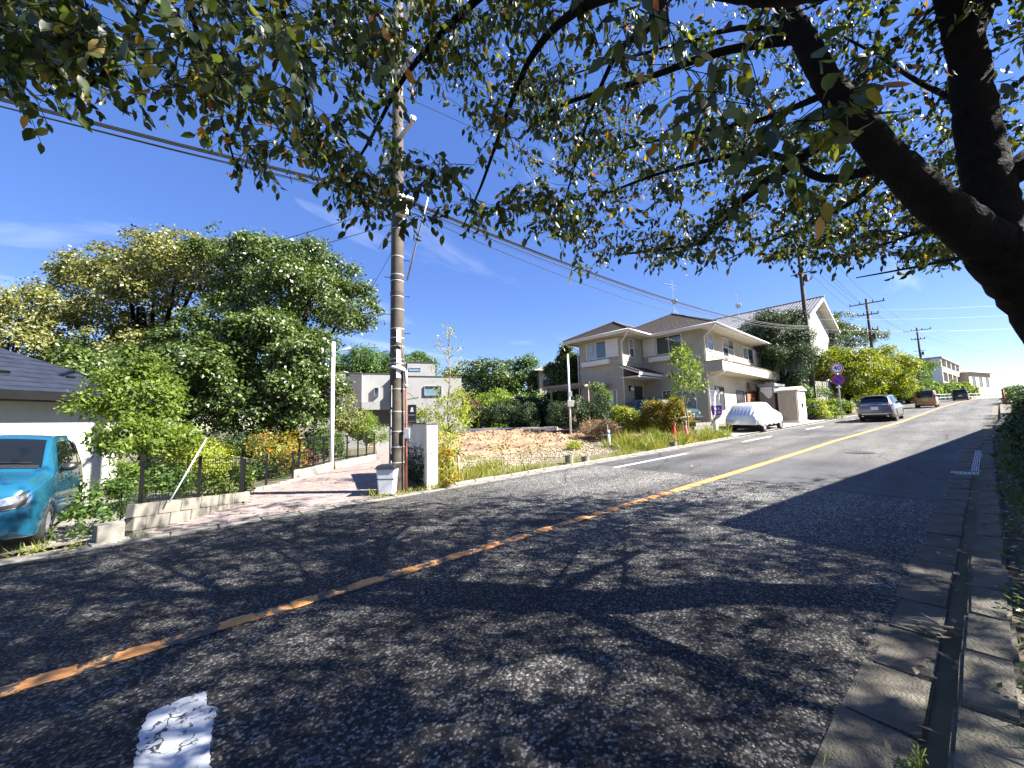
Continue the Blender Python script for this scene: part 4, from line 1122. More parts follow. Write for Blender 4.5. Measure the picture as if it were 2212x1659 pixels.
for (a, z0, z1) in ((.75, .1, .8), (.8, .95, 1.5), (.75, 2.0, 2.5), (.78, 1.55, 1.95)):
    an = math.atan2(dirc.y, dirc.x) - a
    b = MB(); b.tube([(PX + (prad(z0) + .01) * math.cos(an), PY + (prad(z0) + .01) * math.sin(an), z0), (PX + (prad(z1) + .01) * math.cos(an), PY + (prad(z1) + .01) * math.sin(an), z1)], .011, 6); b.build('ground_wire_cover', M['strap'], mp_)
# fittings high up: crossarms, transformer, brackets
for z in (8.6, 10.3, 11.6):
    b = MB(); b.bar((PX, PY - .95, z), (PX, PY + .95, z), .08, .08); ca = b.build('crossarm', M['grey_metal'], mp_)
    for y in (-.8, -.3, .4, .8):
        b = MB(); b.lathe((PX, PY + y, z + .04), [(.02, 0), (.05, .02), (.03, .05), (.05, .08), (.02, .12)], 8); b.build('insulator', M['white_paint'], ca)
b = MB(); b.bar((PX - .1, PY - .35, 7.0), (PX + .25, PY - .35, 7.0), .06); b.bar((PX, PY - .4, 6.4), (PX, PY + .3, 6.4), .05); b.box(PX - .12, PX + .12, PY - .42, PY - .18, 6.55, 6.85); b.build('cable_bracket', M['galv'], mp_)
b = MB(); b.tube([at(879, 606, 8.45), at(894, 545, 8.3), at(911, 480, 8.1), at(925, 425, 8.0)], .02, 8); b.build('guard_tube', M['grey_metal'], mp_, smooth=True)
b = MB(); b.tube([Vector((PX, PY, 3.45)) + dirc * .185 - side * .02, Vector((PX, PY, 3.42)) + dirc * .17 + side * .1, Vector((PX, PY, 3.0)) + dirc * .1 + side * .175, Vector((PX, PY, 2.6)) + dirc * .1 + side * .175], .012, 6); b.build('loose_cable', M['wire_grey'], mp_, smooth=True)

# lamp pipe with LED head beside the pole
PLX, PLY = PX + .13, PY - .22
lp_ = thing('lamp_pipe', 'rust-red pipe with white LED lamp head in front of pole', 'street lamp', (PLX, PLY, 0))
b = MB(); b.tube([(PLX, PLY, 0), (PLX, PLY, 1.3), (PLX, PLY, 2.45)], .027, 10); b.build('lower_pipe', M['rust_red'], lp_, smooth=True)
b = MB(); b.tube([(PLX, PLY, 2.44), (PLX, PLY, 2.84)], .03, 10); b.lathe((PLX, PLY, 2.45), [(.031, 0), (.04, .0), (.04, .07), (.031, .07)], 10); b.build('upper_pipe', M['galv'], lp_, smooth=True)
hd = Vector((PLX, PLY, 2.84)); ld_ = -R0
b = MB()
for i in range(9):
    t = i / 8; w = .045 + .05 * math.sin(t * math.pi * .8 + .2); c = hd + ld_ * (.02 + .32 * t) + Vector((0, 0, .0 + .09 * t))
    h = .03 + .022 * math.sin(t * math.pi * .9 + .2)
    for (a, zz) in ((-1, 0), (-.8, 1), (0, 1.25), (.8, 1), (1, 0), (.7, -.6), (-.7, -.6)):
        q = c + F0 * (a * w) + Vector((0, 0, zz * h)); b.v.append(tuple(q))
for i in range(8):
    for j in range(7): b.f.append((i * 7 + j, i * 7 + (j + 1) % 7, i * 7 + 7 + (j + 1) % 7, i * 7 + 7 + j))
b.f += [tuple(range(7)), tuple(range(56, 63))]
hd_ = b.build('lamp_head', M['white_paint'], lp_, smooth=True)
b = MB(); c = hd + ld_ * .24 + Vector((0, 0, .042)); b.obox(c, (.17, .1, .03), Matrix((R0, F0, Vector((0, 0, 1)))).transposed()); b.build('lens', M['glass_curtain'], hd_)
b = MB(); b.obox((PLX + .0, PLY - .05, 1.4), (.12, .07, .24), Matrix((R0, F0, Vector((0, 0, 1)))).transposed()); b.build('meter_box', M['galv'], lp_, bevel=.01)

# hanging sign board on a bracket
hs_ = thing('hanging_sign', 'small black shop sign with white figure hanging by the pole', 'sign', (PLX, PLY, 2.2))
sc = Vector((PLX, PLY, 0)) + R0 * .135
m3c = Matrix((R0, F0, Vector((0, 0, 1)))).transposed()
b = MB(); b.bar(Vector((PLX, PLY, 2.17)), Vector((PLX, PLY, 2.2)) + R0 * .26, .014); b.tube([Vector((PLX, PLY, 2.36)), Vector((PLX, PLY, 2.2)) + R0 * .2], .005, 5); b.build('bracket', M['black_metal'], hs_)
b = MB()
for s in (.07, .2): b.tube([Vector((PLX, PLY, 2.19)) + R0 * s, Vector((PLX, PLY, 2.05)) + R0 * s], .004, 5)
b.build('hook', M['galv'], hs_)
b = MB(); b.obox(sc + Vector((0, 0, 1.84)), (.195, .03, .42), m3c); bo_ = b.build('board', M['plastic_black'], hs_, bevel=.012)
b = MB()
fig = [(-.042, -.055), (.042, -.055), (.042, -.035), (.03, -.02), (.03, .035), (.018, .05), (-.012, .05), (-.012, .028), (-.026, .022), (-.018, .0), (-.03, -.02)]
b.add([sc + R0 * x - F0 * .0165 + Vector((0, 0, 1.94 + z)) for x, z in fig], [tuple(range(len(fig)))]); b.build('white_figure', M['sign_white'], bo_, fix=False)
b = MB(); r_ = random.Random(4)
for k in range(9):
    x = -.075 + k * .0175
    b.obox(sc + R0 * x - F0 * .017 + Vector((0, 0, 1.81)), (.005, .002, r_.uniform(.025, .05)), m3c)
    if k % 2: b.obox(sc + R0 * (x - .004) - F0 * .017 + Vector((0, 0, 1.81 + r_.uniform(-.018, .018))), (.013, .002, .004), m3c)
for k in range(12): b.obox(sc + R0 * (-.07 + k * .012) - F0 * .017 + Vector((0, 0, 1.67)), (.007, .002, .012), m3c)
b.build('lettering', M['faint_ink'], bo_)

# rubbish bin
bn = at(837, 1060, 8.45); bnz = zr(3.2) + .03
bi = thing('rubbish_bin', 'white plastic bin with black lid leaning on the utility pole', 'bin', (bn.x, bn.y, bnz), R(-36))
b = MB(); b.hexa([(-.16, -.15, 0), (.16, -.15, 0), (.16, .15, 0), (-.16, .15, 0), (-.205, -.19, .56), (.205, -.19, .56), (.205, .19, .56), (-.205, .19, .56)]); b.build('body', pm('bin_white', (.62, .64, .68), .45, .08), bi, False, bevel=.03)
b = MB(); b.hexa([(-.235, -.22, .555), (.235, -.22, .555), (.235, .22, .555), (-.235, .22, .555), (-.18, -.17, .64), (.18, -.17, .64), (.18, .17, .64), (-.18, .17, .64)]); b.build('lid', M['plastic_black'], bi, False, bevel=.02)
b = MB(); k = .188; b.box(-k - .003, k + .003, -.178, -.168, .34, .352); b.box(k - .006, k + .006, -.168, .175, .34, .352); b.box(-k - .006, -k + .006, -.168, .175, .34, .352); b.build('band', M['black_metal'], bi, False)

# white wall end by the path
M['wall_white'] = pm('wall_white', (.76, .74, .67), .85, .12, 2.2, bump=.3, bscale=50, stain=(.6, .57, .48))
wn = Vector((4.14, 8.34, 0)); wd_ = Vector((.24, .97, 0)).normalized(); wl_ = Vector((wd_.y, -wd_.x, 0))
ww = thing('white_boundary_wall', 'white rendered boundary wall ending beside the utility pole', 'wall', wn)
b = MB()
p0, p1 = wn - wl_ * .0, wn + wd_ * 3.6
b.hexa([(q + Vector((0, 0, z))) for z in (-.1, 1.6) for q in (wn, wn + wl_ * .26, wn + wd_ * 3.4 + wl_ * .26, wn + wd_ * 3.4)]); b.build('wall_body', M['wall_white'], ww, bevel=.01)
b = MB(); b.hexa([(q + Vector((0, 0, z))) for z in (1.601, 1.635) for q in (wn - wl_ * .02 - wd_ * .02, wn + wl_ * .28 - wd_ * .02, wn + wd_ * 3.4 + wl_ * .28, wn + wd_ * 3.4 - wl_ * .02)]); b.build('coping', M['concrete_dark'], ww)

# wires
def wire(name, label, pts_, r, m, group=None, cat='wire', sag=0.0, n=16):
    P = [Vector(p) for p in pts_]; out = []
    for i in range(len(P) - 1):
        sg_ = sag[i] if hasattr(sag, '__len__') else sag
        for k in range(n + (1 if i == len(P) - 2 else 0)):
            t = k / n; q = P[i].lerp(P[i + 1], t); q.z -= 4 * sg_ * t * (1 - t); out.append(q)
    b = MB(); b.tube(out, r, 5)
    o = b.build(name, m); return tag(o, label, cat, group)
PL = (-28.5, 8.7); P2 = (38.7, 8.9); P3 = (58.5, 7.7); P4 = (92.0, 6.4)
def pz(x, h): return zr(x) + h
for k, (dz, dy, sg1, sg2, r) in enumerate(((0, 0, 1.0, .9, .014), (.04, .03, 1.02, .88, .01), (-.04, -.02, .99, .92, .012), (-.16, .0, .93, 1.0, .005), (.025, -.03, 1.03, .9, .008))):
    wire('overhead_cable', 'black cable in the sagging bundle strung along the roadside poles', [(PL[0], PL[1] + dy, 6.85 + dz), (PX, PY - .2 + dy, 7.02 + dz), (P2[0], P2[1] - .2 + dy, 8.8 + dz)], r, M['wire'], 'cables in the sagging bundle', sag=[sg1, sg2])
wire('spiral_cable', 'cable lashed with a spiral hanger just under the sagging bundle', [(PL[0], PL[1], 6.74), (PX, PY - .22, 6.9), (P2[0], P2[1] - .2, 8.66)], .013, M['wire'], sag=[1.0, .95])
for k, (dy, h) in enumerate(((-.8, 11.7), (.4, 11.7), (.8, 11.7), (-.6, 10.4), (.6, 10.4))):
    wire('power_line', 'thin power line strung high between the tops of the poles', [(PL[0], PL[1] + dy, 10.9 if h > 11 else 9.7), (PX, PY + dy, h + .05), (P2[0], P2[1] + dy, 16.7 if h > 11 else 15.5), (P3[0], P3[1] + dy, 13.9 if h > 11 else 12.6), (P4[0], P4[1] + dy, 14.9 if h > 11 else 13.6), (150, -2, 15)], .009, M['wire'], 'power lines between pole tops', sag=.5)
wire('service_wire', 'thin wire from the brown pole down towards the blue slate roof', [(PX, PY, 6.95), at(-90, 676, 14)], .008, M['wire_grey'], sag=.3)
wire('service_wire', 'thin wire from the brown pole running past the large tree', [(PX, PY, 6.5), at(-120, 722, 17)], .008, M['wire_grey'], sag=.3)
wire('service_wire', 'thin wire from the brown pole to the grey cubic house', [(PX, PY, 6.2), (12.5, 29.5, 5.5)], .007, M['wire_grey'], sag=.4)
wire('service_wire', 'thin wire from the brown pole to the white lamp post', [(PX, PY, 6.0), (3.8, 15.1, 4.6)], .007, M['wire_grey'], sag=.1)
wire('service_wire', 'black wire from the brown pole to the beige house corner', [(PX, PY, 6.9), (24.6, 10.2, 7.5)], .01, M['wire'], sag=.45)
wire('service_wire', 'black wire from the second pole to the beige house eave', [(38.9, 10.9, 7.5), (38.7, 8.9, 9.0)], .014, M['wire'], sag=.1)
wire('service_wire', 'black wire from the second pole to the white gabled house', [P2 + (10.6,), (47.0, 10.5, 10.6)], .014, M['wire'], sag=.2)
for k, (z0, z1, yb) in enumerate(((10.2, 9.3, -9), (9.4, 8.7, -11), (8.6, 8.2, -8))):
    wire('cross_wire', 'thin wire leaving the second pole across the road to the right', [P2 + (z0,), (60 + 4 * k, yb, z1 + 1.5)], .011, M['wire'], 'wires crossing the road from the second pole', sag=.5)
for k, z in enumerate((9.2, 8.6, 8.0)):
    wire('lower_cable', 'black cable strung low between the second and third poles', [P2 + (z,), P3 + (z + .8,), P4 + (z + 1.7,), (140, 1.0, z + 2)], .016, M['wire'], 'cables between the farther poles', sag=.5)
wire('cross_wire', 'long thin wire from the third pole sweeping out over the road', [P3 + (11.3,), (75, -14, 11.5)], .013, M['wire'], sag=.5)
wire('cross_wire', 'thin wire from the third pole stretching level to the right', [P3 + (10.6,), (78, -12, 10.8)], .013, M['wire'], sag=.4)

def far_pole(label, x, y, ztop, arms, m):
    t = thing('utility_pole', label, 'utility pole', (x, y, zr(x)))
    b = MB(); b.tube([(x, y, zr(x) - .3), (x, y, ztop)], [.2, .13], 14); b.build('shaft', m, t, smooth=True)
    for (z, L) in arms:
        b = MB(); b.bar((x - .1, y - L, z), (x - .1, y + L, z + .05), .1, .1); a = b.build('crossarm', M['grey_metal'] if m is not M['pole_dark'] else m, t)
        for q in (-.95, -.35, .4, .95):
            b = MB(); b.lathe((x - .1, y + q * L, z + .05), [(.03, 0), (.06, .05), (.04, .12), (.06, .18), (.02, .28)], 8); b.build('insulator', M['pole_dark'], a)
    for k in range(14):
        z = zr(x) + 3 + k * .5
        if z > ztop - .5: break
        s = 1 if k % 2 else -1
        b = MB(); b.cyl((x, y, z), (x + .21 * s, y - .25 * s, z), .012, .012, 5); b.build('step_bolt', M['black_metal'], t)
    b = MB(); b.box(x - .25, x + .25, y - .45, y - .2, ztop - 4.6, ztop - 4.1); b.bar((x - .1, y - .7, ztop - 3.9), (x - .1, y + .7, ztop - 3.9), .07); b.build('cable_box', M['pole_dark'], t)
    return t
far_pole('second utility pole, standing just behind the beige garden shed', P2[0], P2[1], 17.2, ((16.6, 1.0), (15.4, 1.0)), M['pole_dark'])
far_pole('utility pole with wide crossarm rising behind the yellowing roadside trees', P3[0], P3[1], 14.5, ((13.9, 1.5), (12.6, .9), (10.8, .7)), M['pole_dark'])
far_pole('farthest utility pole before the cream apartment block', P4[0], P4[1], 15.4, ((14.9, 1.6), (13.4, .8)), M['pole_dark'])
far_pole('utility pole down the road, out of view on the left', PL[0], PL[1], 11.6, ((10.9, 1.0), (9.6, 1.0)), M['pole_concrete'])

# white lamp post by the path
lx, ly = 3.72, 15.05
wp = thing('white_lamp_post', 'slim white lamp post with short arm beside the black fence', 'lamp post', (lx, ly, 0))
b = MB(); b.tube([(lx, ly, -.1), (lx, ly, 4.72)], [.085, .06], 14); b.build('shaft', M['white_paint'], wp, smooth=True)
b = MB(); b.tube([Vector((lx, ly, 4.3)), Vector((lx, ly, 4.42)) + R0 * .4, Vector((lx, ly, 4.48)) + R0 * .62], [.03, .03, .05], 8); b.build('lamp_arm', M['white_paint'], wp, smooth=True)
b = MB(); b.lathe((lx, ly, 4.25), [(.07, -.08), (.085, -.08), (.085, .08), (.07, .08)], 12); b.build('collar', M['galv'], wp)

# lamp/meter pole on the vacant lot
vp = at(1233, 933, 22.0)
vt = thing('meter_pole', 'slim white pole with beige meter box on the vacant lot', 'pole', (vp.x, vp.y, vp.z - .1))
b = MB(); b.tube([(0, 0, -.3), (0, 0, 4.6)], .055, 12); b.build('shaft', M['white_paint'], vt, False, smooth=True)
b = MB(); b.obox((-.06, -.12, 1.72), (.34, .2, .36), Matrix.Rotation(R(-39), 3, 'Z')); b.build('meter_box', M['siding'], vt, False, bevel=.01)
b = MB(); b.obox((-.06, -.12, 2.25), (.2, .12, .3), Matrix.Rotation(R(-39), 3, 'Z')); b.build('switch_box', M['galv'], vt, False, bevel=.01)

# ---- block wall and fences along the path
def along(poly, s):
    """Point and direction at length s along a polyline."""
    for i in range(len(poly) - 1):
        a, c = Vector((*poly[i], 0)), Vector((*poly[i + 1], 0)); L = (c - a).length
        if s <= L or i == len(poly) - 2: return a.lerp(c, min(s / L, 1.0)), (c - a).normalized()
        s -= L
A_, B_, B2_, C_, D_, E_ = LEFT_EDGE[0], LEFT_EDGE[1], LEFT_EDGE[2], LEFT_EDGE[3], LEFT_EDGE[4], LEFT_EDGE[5]
A_ = (-.78, 8.42)
bw_ = thing('block_wall', 'low concrete block wall with mesh fence at the path corner', 'wall', (A_[0], A_[1], 0))
M['block'] = pm('block', (.19, .175, .147), .88, .2, 4, bump=.5, bscale=60, stain=(.13, .12, .095))
va_, vb_ = Vector((*A_, 0)), Vector((*B_, 0)); dwl = (vb_ - va_).normalized(); Lw = (vb_ - va_).length; aw = math.atan2(dwl.y, dwl.x)
bme = [blockmesh(.39, .14, .19, M['block'], .003, s + 120, .006) for s in range(4)]
hme = blockmesh(.19, .14, .19, M['block'], .003, 140, .006)
for j in range(3):
    n = int(Lw / .4) + 1
    for i in range(n):
        s = .2 + i * .4 - (.2 if j % 2 else 0)
        if s < .1: me_, s = hme, .1
        else: me_ = bme[rr.randrange(4)]
        p = va_ + dwl * s
        o = link('block', me_, None, bw_); o.location = (p.x - A_[0], p.y - A_[1], gz(p.x, p.y) - .1 + .2 * (j + 1) - .25 * s / Lw); o.rotation_euler = (0, .113, aw + rr.uniform(-.004, .004))
# small square block in front
sb_ = thing('concrete_block', 'small square concrete block at the road edge under shrub', 'block', (-1.0, 8.42, zr(-1.0)), R(20))
b = MB(); b.box(-.15, .15, -.12, .12, 0, .27); b.build('block_body', M['concrete'], sb_, False, bevel=.015)
b = MB(); b.box(-.2, .2, -.17, .17, -.03, .03); b.build('footing', M['concrete_light'], sb_, False)

def mesh_fence(tname, label, poly, zf, h, posts, hs, vs, rail=False, pw=.05, parent=None, wr=.0028, top=None):
    t = thing(tname, label, 'fence', (poly[0][0], poly[0][1], zf(*poly[0])))
    L = sum((Vector(poly[i + 1]) - Vector(poly[i])).length for i in range(len(poly) - 1))
    for s in posts:
        p, d = along(poly, s); z = zf(p.x, p.y)
        b = MB(); b.box(p.x - pw / 2, p.x + pw / 2, p.y - pw / 2, p.y + pw / 2, z - .05, z + h + .03); b.build('post', M['black_metal'], t)
    b = MB(); n = int(L / .25)
    for k in range(hs):
        pts_ = []
        for i in range(n + 1):
            p, d = along(poly, L * i / n); pts_.append((p.x, p.y, zf(p.x, p.y) + .04 + (h - .06) * k / (hs - 1)))
        b.tube(pts_, wr, 4)
    m_ = int(L / vs)
    for i in range(m_ + 1):
        p, d = along(poly, L * i / m_); z = zf(p.x, p.y)
        b.tube([(p.x, p.y, z + .03), (p.x, p.y, z + h)], wr * .8, 3)
    tag(b.build('wire_mesh', M['black_metal'], t), kind='stuff')
    if rail:
        for zz, w_ in ((h, .045), (.06, .035)):
            b = MB()
            for i in range(len(poly) - 1):
                a, c = poly[i], poly[i + 1]
                b.bar((a[0], a[1], zf(*a) + zz), (c[0], c[1], zf(*c) + zz), w_)
            b.build('rail', M['black_metal'], t)
    return t
mesh_fence('mesh_fence', 'dark wire mesh fence on low block wall beside brick path', [(-.70, 8.5), (.72, 10.1), (.9, 11.6), (2.3, 13.1)], lambda x, y: gz(x, y) + (.5 - .25 * (y - 8.5) / 1.6 if y < 10.1 else .25 - .12 * ss(10.1, 11.2, y)), .72, (.02, 1.1, 2.14, 3.4, 4.4, 5.5), 8, .055, wr=.0042)
# white leaning cane
cn_ = MB(); cn_.tube([(-.35, 8.62, .42), (.1, 8.9, 1.45)], .012, 6); tag(cn_.build('garden_cane', M['white_paint'], smooth=True), 'white cane leaning across the dark mesh fence', 'cane')
# edging stones and concrete curb
ks = thing('path_edging', 'row of rough low edging stones beside the brick path', 'edging', (.8, 10.2, 0))
s = 0
pol = [(.80, 10.2), (.98, 11.6), (2.45, 13.15)]
while s < 3.4:
    p, d = along(pol, s + .15); o = link('edging_stone', lk[rr.randrange(3)], None, ks); o.location = (p.x - .8, p.y - 10.2, gz(p.x, p.y) + .09 + rr.uniform(-.02, .02)); o.scale = (.5, 1, 1); o.rotation_euler = (0, 0, math.atan2(d.y, d.x) + rr.uniform(-.08, .08)); s += .31
cu_ = thing('path_curb', 'pale concrete curb carrying the black railing fence', 'curb', (C_[0], C_[1], 0))
def curbseg(a, c, h, w=.16):
    a, c = Vector((*a, 0)), Vector((*c, 0)); d = (c - a).normalized(); n_ = Vector((-d.y, d.x, 0)) * w
    z = lambda q: gz(q.x, q.y)
    b = MB(); b.hexa([Vector((q.x, q.y, z(q) - .1)) for q in (a, c, c + n_, a + n_)] + [Vector((q.x, q.y, z(q) + h)) for q in (a, c, c + n_, a + n_)]); b.build('curb_block', M['concrete_light'], cu_, bevel=.008)
vC, vD, vE = Vector(C_), Vector(D_), Vector(E_)
curbseg(vC, vC.lerp(vD, .5), .3); curbseg(vC.lerp(vD, .505), vC.lerp(vD, .93), .3)
curbseg(vD.lerp(vE, .16), vD.lerp(vE, .42), .28); curbseg(vD.lerp(vE, .425), vD.lerp(vE, .7), .28); curbseg(vD.lerp(vE, .705), vE, .28)
for i in range(7):
    p = vD.lerp(vE, .01 + i * .021); b = MB(); b.cyl((p.x, p.y + .04, gz(p.x, p.y) - .1), (p.x, p.y + .04, gz(p.x, p.y) + .27), .042, .042, 8); b.build('log_edging', M['wood_grey'], cu_, smooth=True)
for i in range(4):
    p = vC + Vector((-.05, -.02)) + (vC - vD).normalized() * (.04 + .07 * i) * .0 + Vector((-.06 * i, -.05 * i)); b = MB(); b.cyl((p.x, p.y, gz(p.x, p.y) - .1), (p.x, p.y, gz(p.x, p.y) + .33), .042, .042, 8); b.build('log_edging', M['wood_grey'], cu_, smooth=True)
off = Vector((-.06, .06))
mesh_fence('railing_fence', 'black railing fence with mesh panels on the pale curb', [tuple(vC + off), tuple(vD + off), tuple(vE + off)], lambda x, y: gz(x, y) + .29, .92, (.02, .95, 1.7, 2.5, 3.5, 4.4, 5.2, 5.98), 10, .12, True, .05, wr=.0045)

# bollard-like pipe stubs and stakes on the lot
def stub(label, x, y, r, h, tilt=0):
    t = thing('pipe_stub', label, 'pipe', (x, y, lot_z(x, y) if y > 9 else zr(x)))
    b = MB(); b.lathe((0, 0, -.1), [(r, 0), (r, h + .1), (r - .025, h + .1), (r - .025, h - .05)], 18); b.build('pipe_wall', M['concrete'], t, False, smooth=False)
    b = MB(); b.lathe((0, 0, h - .06), [(r - .03, 0), (r - .03, .005)], 18); b.build('pipe_fill', M['soil'], t, False)
stub('taller grey concrete pipe stub at the edge of the vacant lot', 9.45, 8.8, .135, .27)
stub('lower concrete pipe stub right beside the taller one', 10.15, 8.72, .14, .17)
stub('concrete pipe stub in the weeds near the traffic cones', 15.75, 8.62, .15, .22)
st = thing('marker_post', 'white marker post with blue band on the vacant lot', 'post', (13.96, 10.6, lot_z(13.96, 10.6)))
b = MB(); b.cyl((0, 0, -.1), (0, 0, .78), .055, .055, 12); b.build('shaft', M['white_paint'], st, False, smooth=True)
b = MB(); b.cyl((0, 0, .6), (0, 0, .72), .058, .058, 12); b.build('band', pm('band_blue', (.12, .35, .6), .5, .05), st, False, smooth=True)
b = MB(); b.bar((.12, .1, -.1), (.09, .12, 1.02), .035); b.build('stake', M['wood_grey'], st, False)

def stakes(label, x, y, hs_, sp, rz):
    t = thing('tree_stakes', label, 'tree stakes', (x, y, lot_z(x, y)), rz)
    for k, (a, h) in enumerate(zip((-1, 1, 0), hs_)):
        b = MB(); b.tube([(a * sp, -.1 * (k == 2), -.2), (a * sp * .8, 0 if k < 2 else -.18, h)], [.04, .036], 9); b.build('stake', M['wood_grey'], t, False, smooth=True)
    b = MB(); b.tube([(-sp - .08, -.05, hs_[0] * .86), (sp + .14, -.05, hs_[1] * .86)], .03, 8); b.build('crossbar', M['wood_grey'], t, False, smooth=True)
stakes('wooden stakes tied round the bare sapling by the white wall', 5.32, 9.3, (.95, .98, .62), .23, R(-30))
stakes('wooden stakes with crossbar beside the traffic cones', 19.2, 10.05, (1.25, 1.35, .9), .34, R(-35))

def cone(label, p, lean=0):
    t = thing('traffic_cone', label, 'traffic cone', p)
    b = MB(); b.lathe((0, 0, .03), [(.17, 0), (.155, .05), (.035, .68), (.02, .7)], 16); b.build('cone_body', M['red_plastic'], t, False, smooth=True)
    b = MB(); b.lathe((0, 0, .03), [(.122, .2), (.124, .2), (.082, .42), (.080, .42)], 16); b.build('white_band', M['sign_white'], t, False, smooth=True)
    b = MB(); b.box(-.2, .2, -.2, .2, 0, .035); b.build('base', M['rubber'], t, False)
    t.rotation_euler = (R(lean), R(-lean * .6), .4); t.scale = (1.15, 1.15, 1.2)
p = at(1455, 938, 19.6); cone('faded red traffic cone half hidden in weeds under hedge', (p.x, p.y, lot_z(p.x, p.y)), 4)
p = at(1484, 946, 18.2); cone('red and white traffic cone nearest the road in the weeds', (p.x, p.y, lot_z(p.x, p.y)), -2)

# advertising flag
fp = at(1540, 948, 19.2); fz = lot_z(fp.x, fp.y)
fl = thing('banner_flag', 'limp white and purple banner flag on a slim pole', 'flag', (fp.x, fp.y, fz))
b = MB(); b.tube([(0, 0, -.1), (0, 0, 2.75)], .016, 8); b.bar(Vector((0, 0, 2.5)), Vector((0, 0, 2.5)) + R0 * .5, .02); b.build('flagpole', M['white_paint'], fl, False)
def flagpt(u, v, z0=2.46, z1=.75):
    z = z0 + (z1 - z0) * v
    w = .5 * (1 - .55 * ss(.72, 1.0, v)) * (1 - .1 * math.sin(v * 9))
    q = R0 * (.02 + u * w - .25 * ss(.7, 1, v) * u) + F0 * (.06 * math.sin(u * 9 + v * 5) + .05 * math.sin(v * 7)) * (.3 + v)
    return (q.x, q.y, z)
for nm, v0, v1, mt in (('upper_cloth', 0, .42, M['sign_white']), ('purple_cloth', .42, .7, pm('flag_purple', (.1, .045, .2), .8, .15)), ('lower_cloth', .7, 1, pm('flag_pale', (.5, .42, .44), .8, .25, 4))):
    b = MB(); b.grid(lambda u, v: flagpt(u, v0 + (v1 - v0) * v), 14, 12); o = b.build(nm, mt, fl, False, smooth=True, fix=False)
    if nm == 'purple_cloth':
        k = MB(); r_ = random.Random(6)
        for cx, cz in ((.3, .5), (.65, .52), (.35, .62), (.7, .63)):
            for st_ in range(5):
                u0 = cx + r_.uniform(-.12, .08); v0_ = cz + r_.uniform(-.04, .03); hz = r_.random() < .5
                du, dv = (.14, .012) if hz else (.03, .055)
                k.grid(lambda u, v: Vector(flagpt(u0 + du * u, v0_ + dv * v)) - F0 * .012, 3, 3)
        k.build('lettering', M['sign_white'], o, False, fix=False)
    if nm == 'upper_cloth':
        k = MB(); k.grid(lambda u, v: Vector(flagpt(.28 + .2 * u, .25 + .02 * v)) - F0 * .012, 3, 3); k.grid(lambda u, v: Vector(flagpt(.72 + .1 * u, .1 + .06 * v)) - F0 * .012, 3, 3); k.build('lettering', M['red_plastic'], o, False, fix=False)

# low garden wall with white brick pillar in front of the green car
dkb = [blockmesh(.39, .14, .19, M['stone'], .004, s + 150, .006) for s in range(4)]
gw_ = thing('garden_wall', 'low dark block wall with white brick end pillar by driveway', 'wall', (20.4, 9.6, zr(20.4)))
for j in range(4):
    for i in range(5):
        o = link('block', dkb[rr.randrange(4)], None, gw_); o.location = (i * .4 + (j % 2) * .2 - .1, .25, .2 + .2 * j); o.rotation_euler = (0, 0, 0)
gp = MB()
for j in range(11):
    s = MB(); s.box(2.12, 2.36, .12, .38, .02 + j * .085, .02 + j * .085 + .078); s.build('pillar_brick', M['trim_white'], gw_, False)

# ---- road signs
sgx, sgy = 39.2, 7.35
rs = thing('road_sign', 'round 40 speed limit sign above no parking sign on post', 'road sign', (sgx, sgy, zr(sgx)))
b = MB(); b.tube([(0, 0, -.2), (0, 0, 4.35)], .045, 10); b.build('post', M['galv'], rs, False, smooth=True)
sd = Vector((-.84, -.54, 0)).normalized(); sx_ = Vector((0, 0, 1)).cross(sd)    # faces oncoming drivers
def disc(b, z, r0, r1, off, n=32):
    """Flat ring or disc facing along sd."""
    base = len(b.v)
    for rr_ in ((r1, r0) if r0 > 0 else (r1,)):
        for i in range(n):
            t = 2 * math.pi * i / n; b.v.append(tuple(Vector((0, 0, z)) + sd * off + sx_ * (rr_ * math.cos(t)) + Vector((0, 0, rr_ * math.sin(t)))))
    if r0 > 0: b.f += [(base + i, base + (i + 1) % n, base + n + (i + 1) % n, base + n + i) for i in range(n)]
    else: b.f.append(tuple(base + i for i in range(n)))
for (z, face) in ((4.0, 'speed'), (3.08, 'parking')):
    b = MB(); b.cyl(Vector((0, 0, z)) + sd * .05, Vector((0, 0, z)) + sd * .06, .43, .43, 32); pl = b.build('sign_plate', M['sign_white'] if face == 'speed' else M['sign_blue'], rs, False)
    b = MB(); disc(b, z, .315, .405, .064); b.build('red_ring', M['sign_red'], pl, False, fix=False)
    if face == 'parking':
        b = MB(); d1 = (sx_ * -.7071 + Vector((0, 0, .7071))); d2 = sx_ * .7071 + Vector((0, 0, .7071)); c0 = Vector((0, 0, z)) + sd * .063
        b.add([c0 - d1 * .33 - d2 * .04, c0 + d1 * .33 - d2 * .04, c0 + d1 * .33 + d2 * .04, c0 - d1 * .33 + d2 * .04], [(0, 1, 2, 3)]); b.build('red_bar', M['sign_red'], pl, False, fix=False)
    else:
        cu = bpy.data.curves.new('numeral', 'FONT'); cu.body = '40'; cu.size = .5; cu.align_x = 'CENTER'; cu.align_y = 'CENTER'; cu.offset = .012
        tmp = bpy.data.objects.new('numeral_tmp', cu); COL.objects.link(tmp)
        dgp = bpy.context.evaluated_depsgraph_get(); me = bpy.data.meshes.new_from_object(tmp.evaluated_get(dgp)); bpy.data.objects.remove(tmp)
        xr_ = -sx_
        for v in me.vertices:
            q = Vector((0, 0, z)) + sd * .066 + sx_ * v.co.x + Vector((0, 0, v.co.y)); v.co = q
        link('numeral', me, M['sign_blue'], pl)
b = MB(); b.obox((0, 0, 2.5), (.05, .3, .16), Matrix.Rotation(.57, 3, 'Z')); b.build('sub_plate', M['sign_white'], rs, False)

